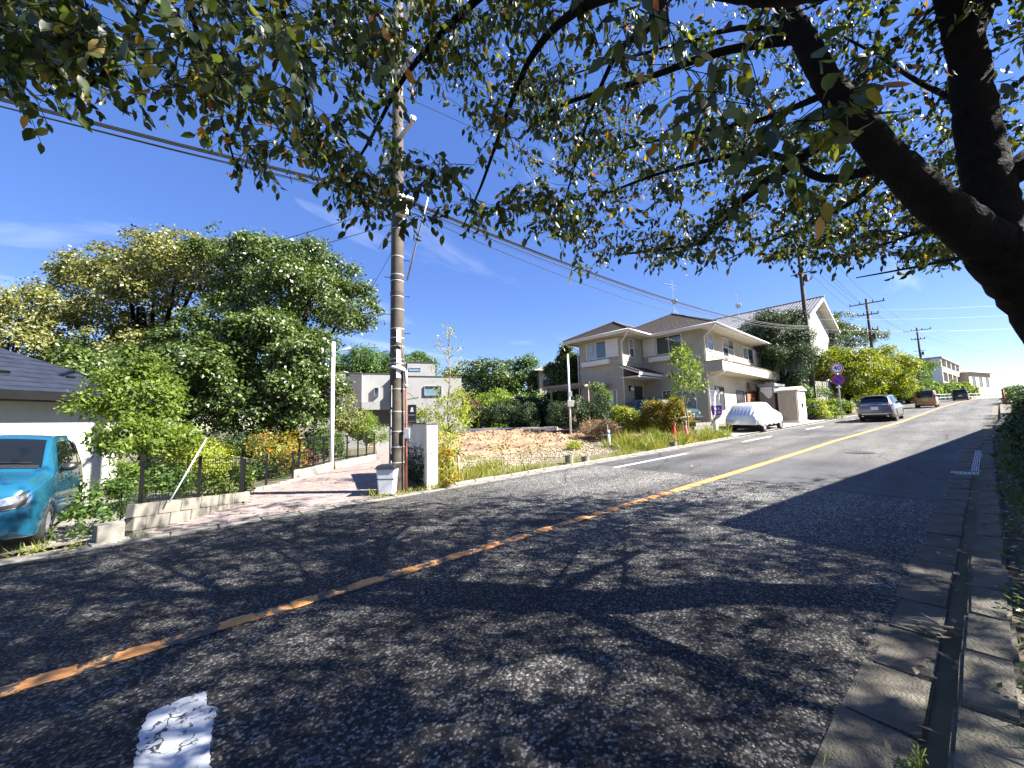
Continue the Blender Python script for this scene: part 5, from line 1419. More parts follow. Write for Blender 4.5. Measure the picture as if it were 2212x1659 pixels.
# ---- sheds beside the house
M['shed'] = pm('shed', (.36, .31, .25), .6, .08, 3)
sh = thing('garden_shed', 'beige resin garden shed with panelled double doors by road', 'shed', (33.6, 8.75, zr(34) + .08))
b = MB(); b.box(0, 2.1, 0, 1.15, .12, 2.3); b.build('shed_body', M['shed'], sh, False)
b = MB(); b.box(-.06, 2.16, -.08, 1.2, 0, .12); b.build('base', M['trim_white'], sh, False)
b = MB(); b.prism([(-.1, -.12, 2.3), (2.2, -.12, 2.3), (2.2, -.12, 2.38), (1.05, -.12, 2.62), (-.1, -.12, 2.38)], (0, 1.4, 0)); b.build('roof', M['trim_white'], sh, False)
for x0 in (.1, 1.08):
    b = MB(); b.box(x0, x0 + .92, -.04, -.001, .2, 2.22); dr_ = b.build('door', M['shed'], sh, False, bevel=.01)
    for z0 in (.35, 1.3):
        for q in (0, .44):
            b = MB(); b.box(x0 + .05 + q, x0 + .44 + q, -.055, -.041, z0, z0 + .78); b.build('panel', M['trim_white'], dr_, False, bevel=.01)
b = MB(); b.box(.96, .99, -.09, -.041, 1.0, 1.35); b.box(1.1, 1.13, -.09, -.041, 1.0, 1.35); b.build('handle', M['black_metal'], sh, False)
for k in range(4):
    b = MB(); b.box(-.012, -.001, .1 + k * .27, .34 + k * .27, .15, 2.25); b.build('side_panel', M['shed'], sh, False)
ds = thing('dark_locker', 'dark grey metal storage locker between shed and beige house', 'locker', (34.2, 10.3, zr(34) + .1))
b = MB(); b.box(0, 2.2, 0, 1.0, 0, 2.75); b.build('locker_body', pm('locker_grey', (.18, .19, .2), .5, .15), ds, False)
b = MB(); b.box(-.1, 2.3, -.12, 1.1, 2.75, 2.95); b.build('roof', M['tile_grey'], ds, False)
b = MB(); b.box(.4, 1.4, -.03, -.001, .1, 2.3); b.build('door', M['dark_frame'], ds, False)
b = MB(); b.grid(lambda u, v: (-.02 + .03 * math.sin(v * 12 + u * 8) - .01, .1 + .8 * u, 2.7 - .9 * v * (.7 + .3 * math.sin(u * 5))), 8, 8); b.build('tarp', M['sign_white'], ds, False, smooth=True, fix=False)
gp_ = thing('bent_pipe_post', 'pale bent pipe post standing between shed and stone wall', 'post', (39.6, 9.0, zr(39.6)))
b = MB(); b.tube([(0, 0, -.1), (0, 0, 2.9), (-.12, .1, 3.12), (-.5, .45, 3.2), (-.55, .5, 3.0)], .1, 10); b.build('pipe', M['siding'], gp_, False, smooth=True)
fb = thing('foam_box', 'white foam box lying on the ground by the shrubs', 'box', (39.0, 8.35, zr(39)))
b = MB(); b.obox((0, 0, .26), (.75, .55, .5), Matrix.Rotation(.2, 3, 'X') @ Matrix.Rotation(.3, 3, 'Z')); b.build('box_body', M['sign_white'], fb, False, bevel=.02)
b = MB(); b.obox((0, .05, .53), (.78, .57, .06), Matrix.Rotation(.2, 3, 'X') @ Matrix.Rotation(.3, 3, 'Z')); b.build('lid', M['sign_white'], fb, False, bevel=.01)
bg_ = thing('rubbish_bag', 'dark rubbish bag beside the garden shed', 'bag', (37.6, 8.9, zr(37.6)))
b = MB(); b.lathe((0, 0, 0), [(.22, 0), (.32, .12), (.3, .4), (.16, .55), (.06, .6), (.12, .7)], 11)
b.v = [(x * (1 + .12 * math.sin(9 * z + 5 * x)), y * (1 + .1 * math.cos(11 * z)), z) for x, y, z in b.v]; b.build('bag_body', M['plastic_black'], bg_, False, smooth=True)

# low white wall behind the lot
lw = thing('low_white_wall', 'long low white block wall behind the vacant lot', 'wall', (0, 0, 0))
pa, pb = at(990, 928, 27.0), at(1205, 938, 24.5)
n_ = 17
for i in range(n_):
    a, c = pa.lerp(pb, i / n_), pa.lerp(pb, (i + .985) / n_); b = MB()
    b.bar((a.x, a.y, 1.0), (c.x, c.y, 1.0), .15, .42); b.build('block', M['white_paint'], lw, bevel=.01)

# far end: guard fence, post, small building marks at the crest
gf = thing('guard_fence', 'grey pipe guard fence along the bend at the crest', 'fence', (98, 3.6, zr(98)))
gpts = [(x, 8.3 + yo(x) - .2, zr(x)) for x in np.arange(96, 140, 3.)]
for p in gpts:
    b = MB(); b.cyl(p, (p[0], p[1], p[2] + 1.1), .05, .05, 6); b.build('post', M['galv'], gf)
for h in (.5, 1.05):
    b = MB(); b.tube([(p[0], p[1], p[2] + h) for p in gpts], .045, 6); b.build('rail', M['galv'], gf)
ep = thing('red_brown_post', 'short red-brown post at the far right kerb', 'post', (62, -.95, zr(62)))
b = MB(); b.cyl((0, 0, 0), (0, 0, 1.5), .09, .08, 10); b.build('shaft', M['rust_red'], ep, False, smooth=True)
b = MB(); b.lathe((0, 0, 1.5), [(.08, 0), (.1, .03), (.06, .1), (.02, .12)], 10); b.build('cap', M['rust_red'], ep, False, smooth=True)
# ---------------------------------------------------------------- vehicles
def paint(name, col, metal=.35, rough=.32):
    m, t, b = newmat(name)
    b.inputs['Base Color'].default_value = (*col, 1); b.inputs['Metallic'].default_value = metal; b.inputs['Roughness'].default_value = rough
    b.inputs['Coat Weight'].default_value = 1.0; b.inputs['Coat Roughness'].default_value = .03
    return m
M['car_glass'] = glassmat('car_glass', (.006, .008, .009), .01); M['car_glass'].node_tree.nodes['Principled BSDF'].inputs['Specular IOR Level'].default_value = .5
M['lens_red'] = glassmat('lens_red', (.28, .01, .012), .08)
M['lens_clear'] = pm('lens_clear', (.55, .56, .58), .12, .3, 18, metallic=.6, spec=.9)
M['chrome'] = pm('chrome', (.7, .7, .72), .12, .05, metallic=1.0)
M['alloy'] = pm('alloy', (.5, .5, .52), .3, .1, metallic=.7)
M['plate_white'] = pm('plate_white', (.75, .75, .73), .5, .03)
M['plate_yellow'] = pm('plate_yellow', (.75, .5, .04), .5, .03)
M['underbody'] = pm('underbody', (.012, .012, .012), .9, .1)

class Shell:
    """Car skin: lofted from stations (x, zbottom, halfwidth, zmid, zbelt, wbelt, zroof, wroof)."""
    def __init__(s, st, crown=.03, smooth=5, n=90):
        A = np.array(st, float); s.x0, s.x1 = A[0, 0], A[-1, 0]
        xs = np.linspace(s.x0, s.x1, n)
        P = np.stack([np.interp(xs, A[:, 0], A[:, k]) for k in range(A.shape[1])], 1)
        for _ in range(smooth):
            Q = P.copy(); Q[1:-1] = .25 * P[:-2] + .5 * P[1:-1] + .25 * P[2:]; P = Q
        P[:, 0] = xs
        s.P = P; s.xs = xs; s.crown = crown
    def ctrl(s, x):
        p = [np.interp(x, s.xs, s.P[:, k]) for k in range(8)]
        _, zb, w, zm, zl, wl, zt, wt = p
        return np.array([(0, zb), (w * .84, zb), (w * .965, zb + .07), (w, zm), (wl, zl), (wt + .012, zt - .075), (wt - .09, zt - .008), (0, zt + s.crown)])
    def pt(s, x, a, side=1, off=0.0):
        C = s.ctrl(x); t = min(max(a, 0), 6.99999); i = int(t); f = t - i
        p0 = C[i - 1] if i > 0 else np.array([-C[1][0], C[1][1]]); p1, p2 = C[i], C[i + 1]
        p3 = C[i + 2] if i < 6 else np.array([-C[6][0], C[6][1]])
        k = .5
        q = p1 + k * f * (p2 - p0 + f * (2 * p0 - 5 * p1 + 4 * p2 - p3 + f * (3 * (p1 - p2) + p3 - p0)))
        v = Vector((x, side * max(q[0], 0), q[1]))
        if off:
            e = 1e-3
            a1 = s.pt(x, min(a + e, 6.999), side); a0 = s.pt(x, max(a - e, 0), side)
            b1 = s.pt(min(x + .01, s.x1), a, side); b0 = s.pt(max(x - .01, s.x0), a, side)
            n = (a1 - a0).cross(b1 - b0)
            if n.length > 1e-12:
                n.normalize(); c = Vector((x, 0, C[3][1]))
                if n.dot(v - c) < 0: n = -n
                v = v + n * off
        return v
    def body(s, na=36, nx=70):
        b = MB(); ring = []
        A = np.linspace(0, 6.9999, na)
        for x in np.linspace(s.x0, s.x1, nx):
            r = [s.pt(x, a, 1) for a in A] + [s.pt(x, a, -1) for a in A[::-1][1:-1]]
            ring.append(r)
        m = len(ring[0])
        for r in ring: b.v += [tuple(p) for p in r]
        for i in range(nx - 1):
            for j in range(m): b.f.append((i * m + j, i * m + (j + 1) % m, (i + 1) * m + (j + 1) % m, (i + 1) * m + j))
        b.f += [tuple(range(m)), tuple(range((nx - 1) * m, nx * m))]
        return b
    def patch(s, xa, xb, a0, a1, side, off=.006, nx=12, na=6, shear=0.0):
        """Skin patch; side 0 spans both halves over the top. xa/xb may be (low, high) pairs to slant the ends."""
        xa = xa if hasattr(xa, '__len__') else (xa, xa); xb = xb if hasattr(xb, '__len__') else (xb, xb)
        b = MB()
        if side == 0:
            def fn(u, v):
                k = abs(2 * v - 1); a = a1 + (a0 - a1) * k
                return s.pt(xa[0] + (xb[0] - xa[0]) * u, a, 1 if v >= .5 else -1, off)
        else:
            def fn(u, v):
                x_a = xa[0] + (xa[1] - xa[0]) * v; x_b = xb[0] + (xb[1] - xb[0]) * v
                return s.pt(x_a + (x_b - x_a) * u, a0 + (a1 - a0) * v, side, off)
        return b.grid(fn, nx, na)

def bake_cut(o, cutters):
    """Cut wheel arches into the body for good."""
    tmp = []
    for c in cutters:
        k = bpy.data.objects.new('cut', c.mesh('cut')); COL.objects.link(k); k.parent = o.parent
        md = o.modifiers.new('cut', 'BOOLEAN'); md.operation = 'DIFFERENCE'; md.object = k; md.solver = 'EXACT'; tmp.append(k)
    dgp = bpy.context.evaluated_depsgraph_get(); dgp.update()
    me = bpy.data.meshes.new_from_object(o.evaluated_get(dgp))
    o.modifiers.clear(); old = o.data; o.data = me; bpy.data.meshes.remove(old)
    for k in tmp: bpy.data.objects.remove(k)
    me.polygons.foreach_set('use_smooth', [True] * len(me.polygons))

def wheel(par, x, y, r, w, side, spokes=5, rimm=None):
    """side +1: outer face towards +y."""
    def lt(prof, n=26):
        b = MB()
        b.lathe((0, 0, 0), prof, n)
        b.v = [(x + p[0], y + side * p[2], r + p[1]) for p in b.v]
        return b
    t = lt([(r * .62, -w / 2), (r * .9, -w / 2), (r, -w / 2 + .03), (r, w / 2 - .03), (r * .93, w / 2), (r * .64, w / 2), (r * .62, w / 2 - .02)]).build('wheel', M['tyre'], par, False, smooth=True)
    rm = lt([(r * .64, w / 2 - .012), (r * .6, w / 2 - .012), (r * .58, w / 2 - .07), (0.01, w / 2 - .07)]).build('rim', rimm or M['alloy'], t, False)
    b = MB()
    for k in range(spokes):
        a = k * 2 * math.pi / spokes + .3
        b.bar((x + r * .1 * math.cos(a), y + side * (w / 2 - .04), r + r * .1 * math.sin(a)), (x + r * .6 * math.cos(a), y + side * (w / 2 - .03), r + r * .6 * math.sin(a)), .05, .03, up=(0, 1, 0))
    b.cyl((x, y + side * (w / 2 - .06), r), (x, y + side * (w / 2 - .02), r), r * .16, r * .13, 10)
    b.build('spokes', rimm or M['alloy'], t, False)

def car(name, label, loc, rz, st, paintm, wheels, wr, ww, track, crown=.03, smooth=5, pitch=0.0, cut=True):
    t = thing(name, label, 'car', loc, rz); t.rotation_euler = (0, pitch, rz)
    S = Shell(st, crown, smooth)
    bd = S.body().build('body', paintm, t, False, smooth=True)
    if cut:
        cs = []
        for x in wheels:
            for s in (-1, 1):
                c = MB(); c.cyl((x, s * (track - ww * .9), wr), (x, s * (track + .6), wr), wr + .055, wr + .055, 28); cs.append(c)
        bake_cut(bd, cs)
    for x in wheels:
        for s in (-1, 1):
            wheel(t, x, s * (track - ww / 2 - .01), wr, ww, s)
        b = MB(); b.box(x - wr * .9, x + wr * .9, -track + ww, track - ww, .18, wr * 1.9); b.build('wheel_well', M['underbody'], t, False)
    return t, S, bd

def sideglass(t, S, segs, a0=4.12, a1=4.9, gm=None):
    for (xa, xb) in segs:
        for sd_ in (-1, 1):
            S.patch(xa, xb, a0, a1, sd_, .006).build('side_window', gm or M['car_glass'], t, False, smooth=True)

# --- blue kei car on the left
st = [(0.0, .30, .52, .50, .62, .50, .70, .46), (.04, .22, .62, .52, .76, .60, .86, .54), (.16, .19, .70, .55, .84, .665, .94, .60), (.45, .18, .735, .58, .90, .70, 1.0, .62), (.80, .18, .7375, .6, .95, .715, 1.06, .63), (.86, .18, .7375, .6, .965, .715, 1.10, .63), (1.28, .18, .7375, .6, .98, .71, 1.54, .585), (1.5, .18, .7375, .6, .985, .71, 1.60, .585), (2.3, .18, .7375, .6, 1.0, .71, 1.61, .585), (2.95, .19, .7375, .6, 1.01, .70, 1.57, .57), (3.18, .22, .73, .6, 1.02, .69, 1.50, .55), (3.33, .27, .70, .62, .98, .66, 1.15, .56), (3.40, .34, .62, .62, .9, .58, 1.0, .5)]
BL = (-2.44, 8.46, zr(-2) + .012)
bc, S, bd = car('blue_car', 'bright blue small car parked nose to road on the left', BL, R(91.5), st, paint('paint_blue', (.012, .115, .2), .4, .25), (.66, 3.02 - .1), .285, .165, .735)
S.patch(.87, 1.3, 5.9, 6.99, 0, .008, 14, 24).build('windscreen', M['car_glass'], bc, False, smooth=True)
sideglass(bc, S, [((1.12, 1.42), (1.93, 1.93)), ((2.0, 2.0), (2.62, 2.62)), ((2.7, 2.7), (3.02, 2.92))])
for sd_ in (-1, 1):
    S.patch((1.06, 1.36), (3.06, 2.98), 4.02, 4.12, sd_, .009, 16, 2).build('window_trim', M['plastic_black'], bc, False, smooth=True)
    for xx in (1.96, 2.66): S.patch((xx - .035, xx - .035), (xx + .035, xx + .035), 4.1, 4.92, sd_, .009, 2, 5).build('pillar_trim', M['plastic_black'], bc, False, smooth=True)
    S.patch(1.0, 2.72, 1.6, 2.35, sd_, .012, 12, 4).build('sill_trim', M['chrome'], bc, False, smooth=True)
    for xx in (1.0, 1.97, 2.7): S.patch((xx, xx + .04), (xx + .01, xx + .05), 2.4, 4.0, sd_, .002, 1, 8).build('door_seam', M['plastic_black'], bc, False)
    for xx in (1.68, 2.45): S.patch(xx, xx + .17, 3.6, 3.75, sd_, .02, 4, 2).build('door_handle', M['plastic_black'], bc, False, smooth=True)
    # mirror
    p = S.pt(1.16, 4.15, sd_)
    b = MB(); b.lathe((0, 0, 0), [(.0, -.085), (.06, -.075), (.095, -.03), (.1, .02), (.085, .06), (.0, .08)], 14)
    b.v = [(p.x + q[2] * .7, p.y + sd_ * (.11 + q[0] * 1.0), p.z + .05 + q[1] * .72) for q in b.v]; mr = b.build('mirror', M['plastic_black'], bc, False, smooth=True)
    b = MB(); b.bar((p.x + .02, p.y - sd_ * .03, p.z - .01), (p.x + .02, p.y + sd_ * .09, p.z + .03), .05); b.build('mirror_arm', M['plastic_black'], mr, False)
    # headlamp: an oval lens over the rounded corner
    def lamp(scale, off, m_, nm, par):
        b = MB(); n = 28; cx, ca, rx, ra = .125, 3.93, .145, 0.62
        def sk(y, z, off_):
            # front corner point at lateral y, height z: march along x to reach the skin
            lo, hi = 0.0, .6
            for _ in range(26):
                mid = (lo + hi) / 2
                C = S.ctrl(mid); w_ = np.interp(z, [C[1][1], C[2][1], C[3][1], C[4][1], C[5][1], C[7][1]], [C[1][0], C[2][0], C[3][0], C[4][0], C[5][0], 0])
                if w_ > abs(y): hi = mid
                else: lo = mid
            return Vector((hi - off_, y, z))
        ring0 = []
        for i in range(n):
            t_ = 2 * math.pi * i / n; c_, s_ = math.cos(t_), math.sin(t_)
            yy = .45 + scale * .17 * (abs(c_) ** .7) * (1 if c_ > 0 else -1); zz = .735 + .02 * c_ + scale * .115 * (abs(s_) ** .75) * (1 if s_ > 0 else -1)
            ring0.append((yy, zz))
        for k, f_ in enumerate((1.0, .8, .5, .2)):
            for (yy, zz) in ring0:
                y_ = .45 + (yy - .45) * f_; z_ = .735 + (zz - .735) * f_
                q = sk(y_, z_, off + .012 * (1 - f_)); b.v.append((q.x, sd_ * q.y, q.z))
        for k in range(3):
            for i in range(n): b.f.append((k * n + i, k * n + (i + 1) % n, (k + 1) * n + (i + 1) % n, (k + 1) * n + i))
        b.f.append(tuple(3 * n + i for i in range(n)))
        return b.build(nm, m_, par, False, smooth=True)
    hl = lamp(1.12, .006, M['chrome'], 'headlamp_ring', bc)
    lamp(.95, .012, M['plastic_black'], 'headlamp', hl)
    lamp(.5, .02, M['lens_clear'], 'reflector', hl)
    b = MB()
    for k in range(6): b.lathe((0, 0, 0), [(.012, 0), (.012, .008)], 8)
    q = S.pt(.66, 2.9, sd_)
S.patch(.845, .9, 6.0, 6.99, 0, .012, 3, 20).build('cowl', M['plastic_black'], bc, False, smooth=True)
b = MB(); b.tube([S.pt(.88, 6.6, -1, .02), S.pt(.93, 6.2, -1, .02), S.pt(.93, 6.9, -1, .03)], .008, 5); b.tube([S.pt(.87, 6.9, 1, .02), S.pt(.92, 6.3, 1, .025), S.pt(.95, 6.05, 1, .02)], .008, 5); b.build('wiper', M['plastic_black'], bc, False)
# bumper mouth and lower lip
b = MB()
prev = []
for k in range(25):
    y = -.5 + k / 24.0; z = .44 - .14 * (1 - (2 * abs(y)) ** 3 * .9 - .1)
    prev.append(Vector((.045 + .35 * abs(y) ** 3.2 * .6 - .035, y * .84, z)))
b.tube(prev, .012, 6); b.build('bumper_groove', paint('paint_blue_dark', (.01, .08, .15), .2, .4), bc, False, smooth=True)
b = MB(); b.grid(lambda u, v: (-.004 + .02 * abs(2 * u - 1) ** 2, (-.17 + .34 * u), .47 + .165 * v), 6, 2); b.build('number_plate', M['plate_yellow'], bc, False, fix=False)
b = MB(); b.grid(lambda u, v: (.002 + .05 * abs(2 * u - 1) ** 2, (-.36 + .72 * u), .30 + .11 * v), 12, 2); b.build('lower_grille', M['plastic_black'], bc, False, fix=False)
b = MB(); b.tube([(.0, -.05, .80), (.0, .05, .80)], .012, 6); b.tube([(.07, -.5, .77), (.0, -.2, .775), (-.01, 0, .78), (.0, .2, .775), (.07, .5, .77)], .007, 6); b.build('bonnet_seam', M['chrome'], bc, False, smooth=True)
b = MB(); b.obox((1.33, 0, 1.38), (.03, .22, .07)); b.build('rear_view_mirror', M['plastic_black'], bc, False)

# --- grey SUV going uphill
st = [(0.0, .35, .60, .6, .72, .6, .8, .55), (.1, .26, .80, .62, .85, .76, .95, .68), (.5, .24, .91, .65, .98, .86, 1.06, .74), (1.2, .22, .92, .66, 1.04, .88, 1.14, .76), (1.35, .22, .92, .66, 1.05, .88, 1.18, .74), (2.1, .22, .92, .66, 1.08, .87, 1.66, .66), (2.5, .22, .92, .66, 1.09, .87, 1.72, .66), (3.6, .24, .92, .68, 1.11, .87, 1.72, .66), (4.2, .26, .92, .7, 1.13, .86, 1.66, .65), (4.45, .28, .92, .72, 1.14, .85, 1.60, .64), (4.62, .32, .91, .74, 1.12, .84, 1.40, .70), (4.80, .38, .88, .72, 1.06, .80, 1.15, .72), (4.90, .48, .80, .7, .95, .72, 1.02, .66)]
sx = 39.0
su, S, bd = car('grey_suv', 'dark grey SUV driving uphill away from the camera', (sx, 4.72, zr(sx) - .005), R(180), st, paint('paint_grey', (.12, .135, .16), .5, .35), (.95, 3.88), .36, .235, .91, pitch=0)
su.rotation_euler = (0, math.atan(.036), R(180))
S.patch(4.43, 4.72, 5.75, 6.99, 0, .008, 10, 22).build('rear_window', M['car_glass'], su, False, smooth=True)
S.patch(1.4, 2.1, 5.9, 6.99, 0, .008, 10, 22).build('windscreen', M['car_glass'], su, False, smooth=True)
sideglass(su, S, [((1.75, 2.25), (2.7, 2.7)), ((2.78, 2.78), (3.6, 3.6)), ((3.68, 3.68), (4.4, 4.15))])
for sd_ in (-1, 1):
    S.patch(4.62, 4.84, 3.75, 4.25, sd_, .012, 6, 4).build('tail_light', M['lens_red'], su, False, smooth=True)
    S.patch(.2, 4.8, .9, 2.3, sd_, .012, 20, 5).build('lower_cladding', M['plastic_black'], su, False, smooth=True)
    p = S.pt(1.75, 4.3, sd_); b = MB(); b.obox((p.x, p.y + sd_ * .12, p.z + .05), (.12, .22, .16)); b.build('mirror', M['plastic_black'], su, False, bevel=.04)
    for xx in (2.5, 3.35): S.patch(xx, xx + .2, 3.6, 3.75, sd_, .02, 4, 2).build('door_handle', paint('paint_grey_h', (.12, .135, .16), .5, .35), su, False, smooth=True)
    for xx in (1.55, 2.74, 3.62): S.patch((xx, xx + .05), (xx + .012, xx + .062), 2.4, 4.0, sd_, .002, 1, 8).build('door_seam', M['plastic_black'], su, False)
    S.patch(1.85, 4.3, 4.95, 5.1, sd_, .02, 14, 2).build('roof_rail', M['chrome'], su, False, smooth=True)
b = MB(); b.obox((4.885, 0, .88), (.05, .36, .19)); b.build('number_plate', M['plate_white'], su, False, bevel=.01)
b = MB(); b.obox((4.78, 0, 1.12), (.12, 1.25, .03)); b.build('tail_trim', M['chrome'], su, False)
b = MB(); b.obox((4.80, 0, .47), (.2, 1.56, .22)); bp_ = b.build('rear_bumper', M['plastic_black'], su, False, bevel=.05)
b = MB(); b.obox((4.92, 0, .52), (.02, 1.3, .05)); b.build('bumper_trim', M['chrome'], bp_, False)
for s in (-.6, .6):
    b = MB(); b.cyl((4.7, s, .37), (4.93, s, .37), .05, .05, 12); b.build('exhaust', M['chrome'], su, False, smooth=True)
b = MB(); b.obox((4.42, 0, 1.67), (.28, 1.15, .035), Matrix.Rotation(.12, 3, 'Y')); b.build('spoiler', M['plastic_black'], su, False, bevel=.012)
b = MB(); b.tube([S.pt(4.62, 6.9, 1, .02), S.pt(4.55, 6.2, -1, .02)], .01, 5); b.build('wiper', M['plastic_black'], su, False)
b = MB(); b.lathe((0, 0, 0), [(.055, 0), (.055, .012), (.02, .014)], 14); b.v = [(4.845 + z, x * 1.2, 1.01 + y) for x, y, z in b.v]; b.build('badge', M['chrome'], su, False)

# --- boxy vans further up
def van(name, label, loc, pm_, pitch, glass_lo=3.98, plate=None):
    st = [(0.0, .34, .56, .55, .8, .56, .9, .52), (.08, .24, .68, .58, .9, .66, 1.0, .6), (.35, .2, .735, .6, .98, .71, 1.08, .65), (.5, .2, .7375, .6, 1.0, .715, 1.14, .65), (.95, .2, .7375, .6, 1.02, .715, 1.66, .62), (1.2, .2, .7375, .6, 1.03, .715, 1.74, .62), (2.6, .2, .7375, .6, 1.03, .715, 1.76, .62), (3.2, .22, .7375, .6, 1.03, .71, 1.74, .61), (3.33, .26, .73, .62, 1.02, .70, 1.60, .6), (3.38, .3, .72, .64, 1.0, .69, 1.2, .62), (3.41, .36, .70, .64, .95, .67, 1.05, .6)]
    t, S, bd = car(name, label, loc, R(180), st, pm_, (.6, 3.05 - .15), .27, .16, .735, smooth=3)
    t.rotation_euler = (0, pitch, R(180))
    b = MB(); b.grid(lambda u, v: (3.425 - .1 * v ** 2 - .03 * abs(2 * u - 1) ** 3, (-.57 + 1.14 * u) * (1 - .1 * v), 1.03 + .56 * v), 10, 6); b.build('rear_window', M['car_glass'], t, False, smooth=True, fix=False)
    sideglass(t, S, [((.85, 1.05), (1.6, 1.6)), ((1.68, 1.68), (2.45, 2.45)), ((2.52, 2.52), (3.1, 3.05))])
    for sd_ in (-1, 1):
        b = MB(); b.obox((3.37, sd_ * .665, 1.08), (.12, .09, .5)); b.build('tail_light', M['lens_red'], t, False, bevel=.02)
        p = S.pt(.9, 4.2, sd_); b = MB(); b.obox((p.x, p.y + sd_ * .1, p.z + .05), (.1, .18, .16)); b.build('mirror', M['plastic_black'], t, False, bevel=.03)
    b = MB(); b.obox((3.425, 0, .8), (.03, .34, .17)); b.build('number_plate', plate or M['plate_yellow'], t, False)
    b = MB(); b.obox((3.38, 0, .42), (.12, 1.36, .24)); b.build('rear_bumper', pm_, t, False, bevel=.04)
    b = MB(); b.obox((3.3, 0, 1.74), (.25, 1.1, .04)); b.build('spoiler', M['plastic_black'], t, False, bevel=.012)
    return t
v1 = van('copper_van', 'copper brown boxy minivan ahead of the grey SUV', (64.2, 4.3, zr(64.2)), paint('paint_copper', (.36, .2, .1), .45, .35), math.atan(.036)); v1.scale = (1.12, 1.12, 1.05)
v2 = van('black_van', 'black boxy van near the crest of the road', (96.0, 2.75, zr(96) - .06), paint('paint_black', (.012, .014, .02), .3, .3), math.atan(.036), plate=M['plate_white']); v2.scale = (1.2, 1.14, 1.0)

# --- dark green off-roader behind the hedge
st = [(0.0, .45, .66, .7, .86, .64, .96, .6), (.06, .35, .78, .72, .98, .74, 1.08, .7), (.3, .34, .83, .74, 1.04, .8, 1.13, .74), (1.15, .34, .84, .76, 1.08, .81, 1.18, .76), (1.3, .34, .84, .76, 1.1, .81, 1.24, .74), (1.75, .34, .84, .76, 1.12, .81, 1.72, .68), (2.0, .34, .84, .76, 1.12, .81, 1.8, .68), (3.6, .34, .84, .76, 1.13, .81, 1.82, .67), (4.1, .36, .84, .76, 1.13, .8, 1.78, .66), (4.2, .4, .82, .76, 1.1, .78, 1.3, .7), (4.25, .5, .78, .76, 1.05, .74, 1.15, .68)]
gc, S, bd = car('green_offroader', 'dark green off-roader parked behind hedge with silver sunshade', (22.35, 10.75, .98), R(90), st, paint('paint_green', (.01, .05, .045), .3, .3), (.75, 3.4), .36, .22, .84)
S.patch(1.32, 1.78, 5.9, 6.99, 0, .008, 10, 22).build('windscreen', M['car_glass'], gc, False, smooth=True)
S.patch(1.36, 1.74, 5.95, 6.99, 0, .014, 10, 22).build('sunshade', M['lens_clear'], gc, False, smooth=True)
sideglass(gc, S, [((1.55, 1.9), (2.5, 2.5)), ((2.6, 2.6), (3.4, 3.4)), ((3.5, 3.5), (4.0, 4.0))])
b = MB(); b.grid(lambda u, v: (.0 + .03 * abs(2 * u - 1) ** 2 - .012, (-.42 + .84 * u), .8 + .14 * v), 8, 2); gg = b.build('grille', M['plastic_black'], gc, False, fix=False)
for k in range(3):
    b = MB(); b.tube([(-.03, -.42, .83 + k * .045), (-.045, 0, .83 + k * .045), (-.03, .42, .83 + k * .045)], .01, 5); b.build('grille_bar', M['chrome'], gg, False)
for sd_ in (-1, 1):
    b = MB(); b.lathe((0, 0, 0), [(.1, 0), (.1, .03), (.06, .06), (.0, .065)], 14); b.v = [(.06 - z, sd_ * .56 + x, .87 + y) for x, y, z in b.v]; b.build('headlamp', M['lens_clear'], gc, False, smooth=True)
b = MB(); b.obox((.02, 0, .58), (.2, 1.66, .2)); b.build('bumper', M['plastic_black'], gc, False, bevel=.05)
b = MB(); b.bar((1.9, -.6, 1.86), (3.8, -.6, 1.88), .04); b.bar((1.9, .6, 1.86), (3.8, .6, 1.88), .04); b.build('roof_rack', M['black_metal'], gc, False)

# --- car under a silver cover
st = [(0.0, .34, .55, .6, .68, .5, .76, .4), (.1, .3, .74, .62, .78, .66, .86, .52), (.6, .3, .85, .64, .88, .76, .98, .58), (1.15, .3, .88, .66, .98, .8, 1.10, .6), (1.9, .3, .89, .68, 1.05, .8, 1.46, .6), (2.3, .3, .89, .68, 1.06, .8, 1.54, .6), (3.5, .3, .89, .68, 1.06, .8, 1.53, .6), (4.0, .3, .89, .68, 1.05, .79, 1.44, .58), (4.3, .32, .87, .68, 1.0, .76, 1.16, .58), (4.45, .34, .82, .68, .92, .72, 1.02, .54), (4.5, .36, .74, .66, .85, .6, .9, .45)]
cx = 28.9; cz = zr(27) + .045
cc = thing('covered_car', 'car under a wrinkled silver cover parked by the house', 'car', (cx, 9.08, cz), R(180)); cc.rotation_euler = (0, math.atan(.03), R(180)); cc.scale = (1.04, 1.04, 1.1)
S = Shell(st, .02, 9)
b = MB(); A = np.linspace(1.9, 6.9999, 46); nx = 100; r_ = random.Random(2)
fold = [(r_.uniform(5, 26), r_.uniform(0, 6.28), r_.uniform(-1.6, 1.6), r_.uniform(.3, 1)) for _ in range(9)]
def drape(x, a, sd_):
    v = S.pt(x, a, sd_)
    low = ss(5.6, 2.4, a)
    sx_f = sum(k[3] * math.sin(k[0] * (x + sd_ * 3.1) + k[1] + k[2] * a * 1.6) for k in fold) / 3.0
    amp = (.008 + .045 * low) 
    d = amp * (abs(sx_f) - .35)
    nrm = S.pt(x, a, sd_, 1.0) - v
    v = v + nrm * (d + .012)
    if a < 2.5: v.z = v.z + .03 * math.sin(9 * x + sd_) 
    # end folds at the tail
    tail = ss(4.15, 4.45, x); nose = ss(.25, 0, x)
    v.x += (tail + nose * -1) * .02 * math.sin(v.y * 34 + 3 * math.sin(v.z * 4)) 
    return v
rows = []
for x in np.linspace(0.0, 4.5, nx): rows.append([drape(x, a, 1) for a in A] + [drape(x, a, -1) for a in A[::-1][1:]])
m_ = len(rows[0])
for r in rows: b.v += [tuple(p) for p in r]
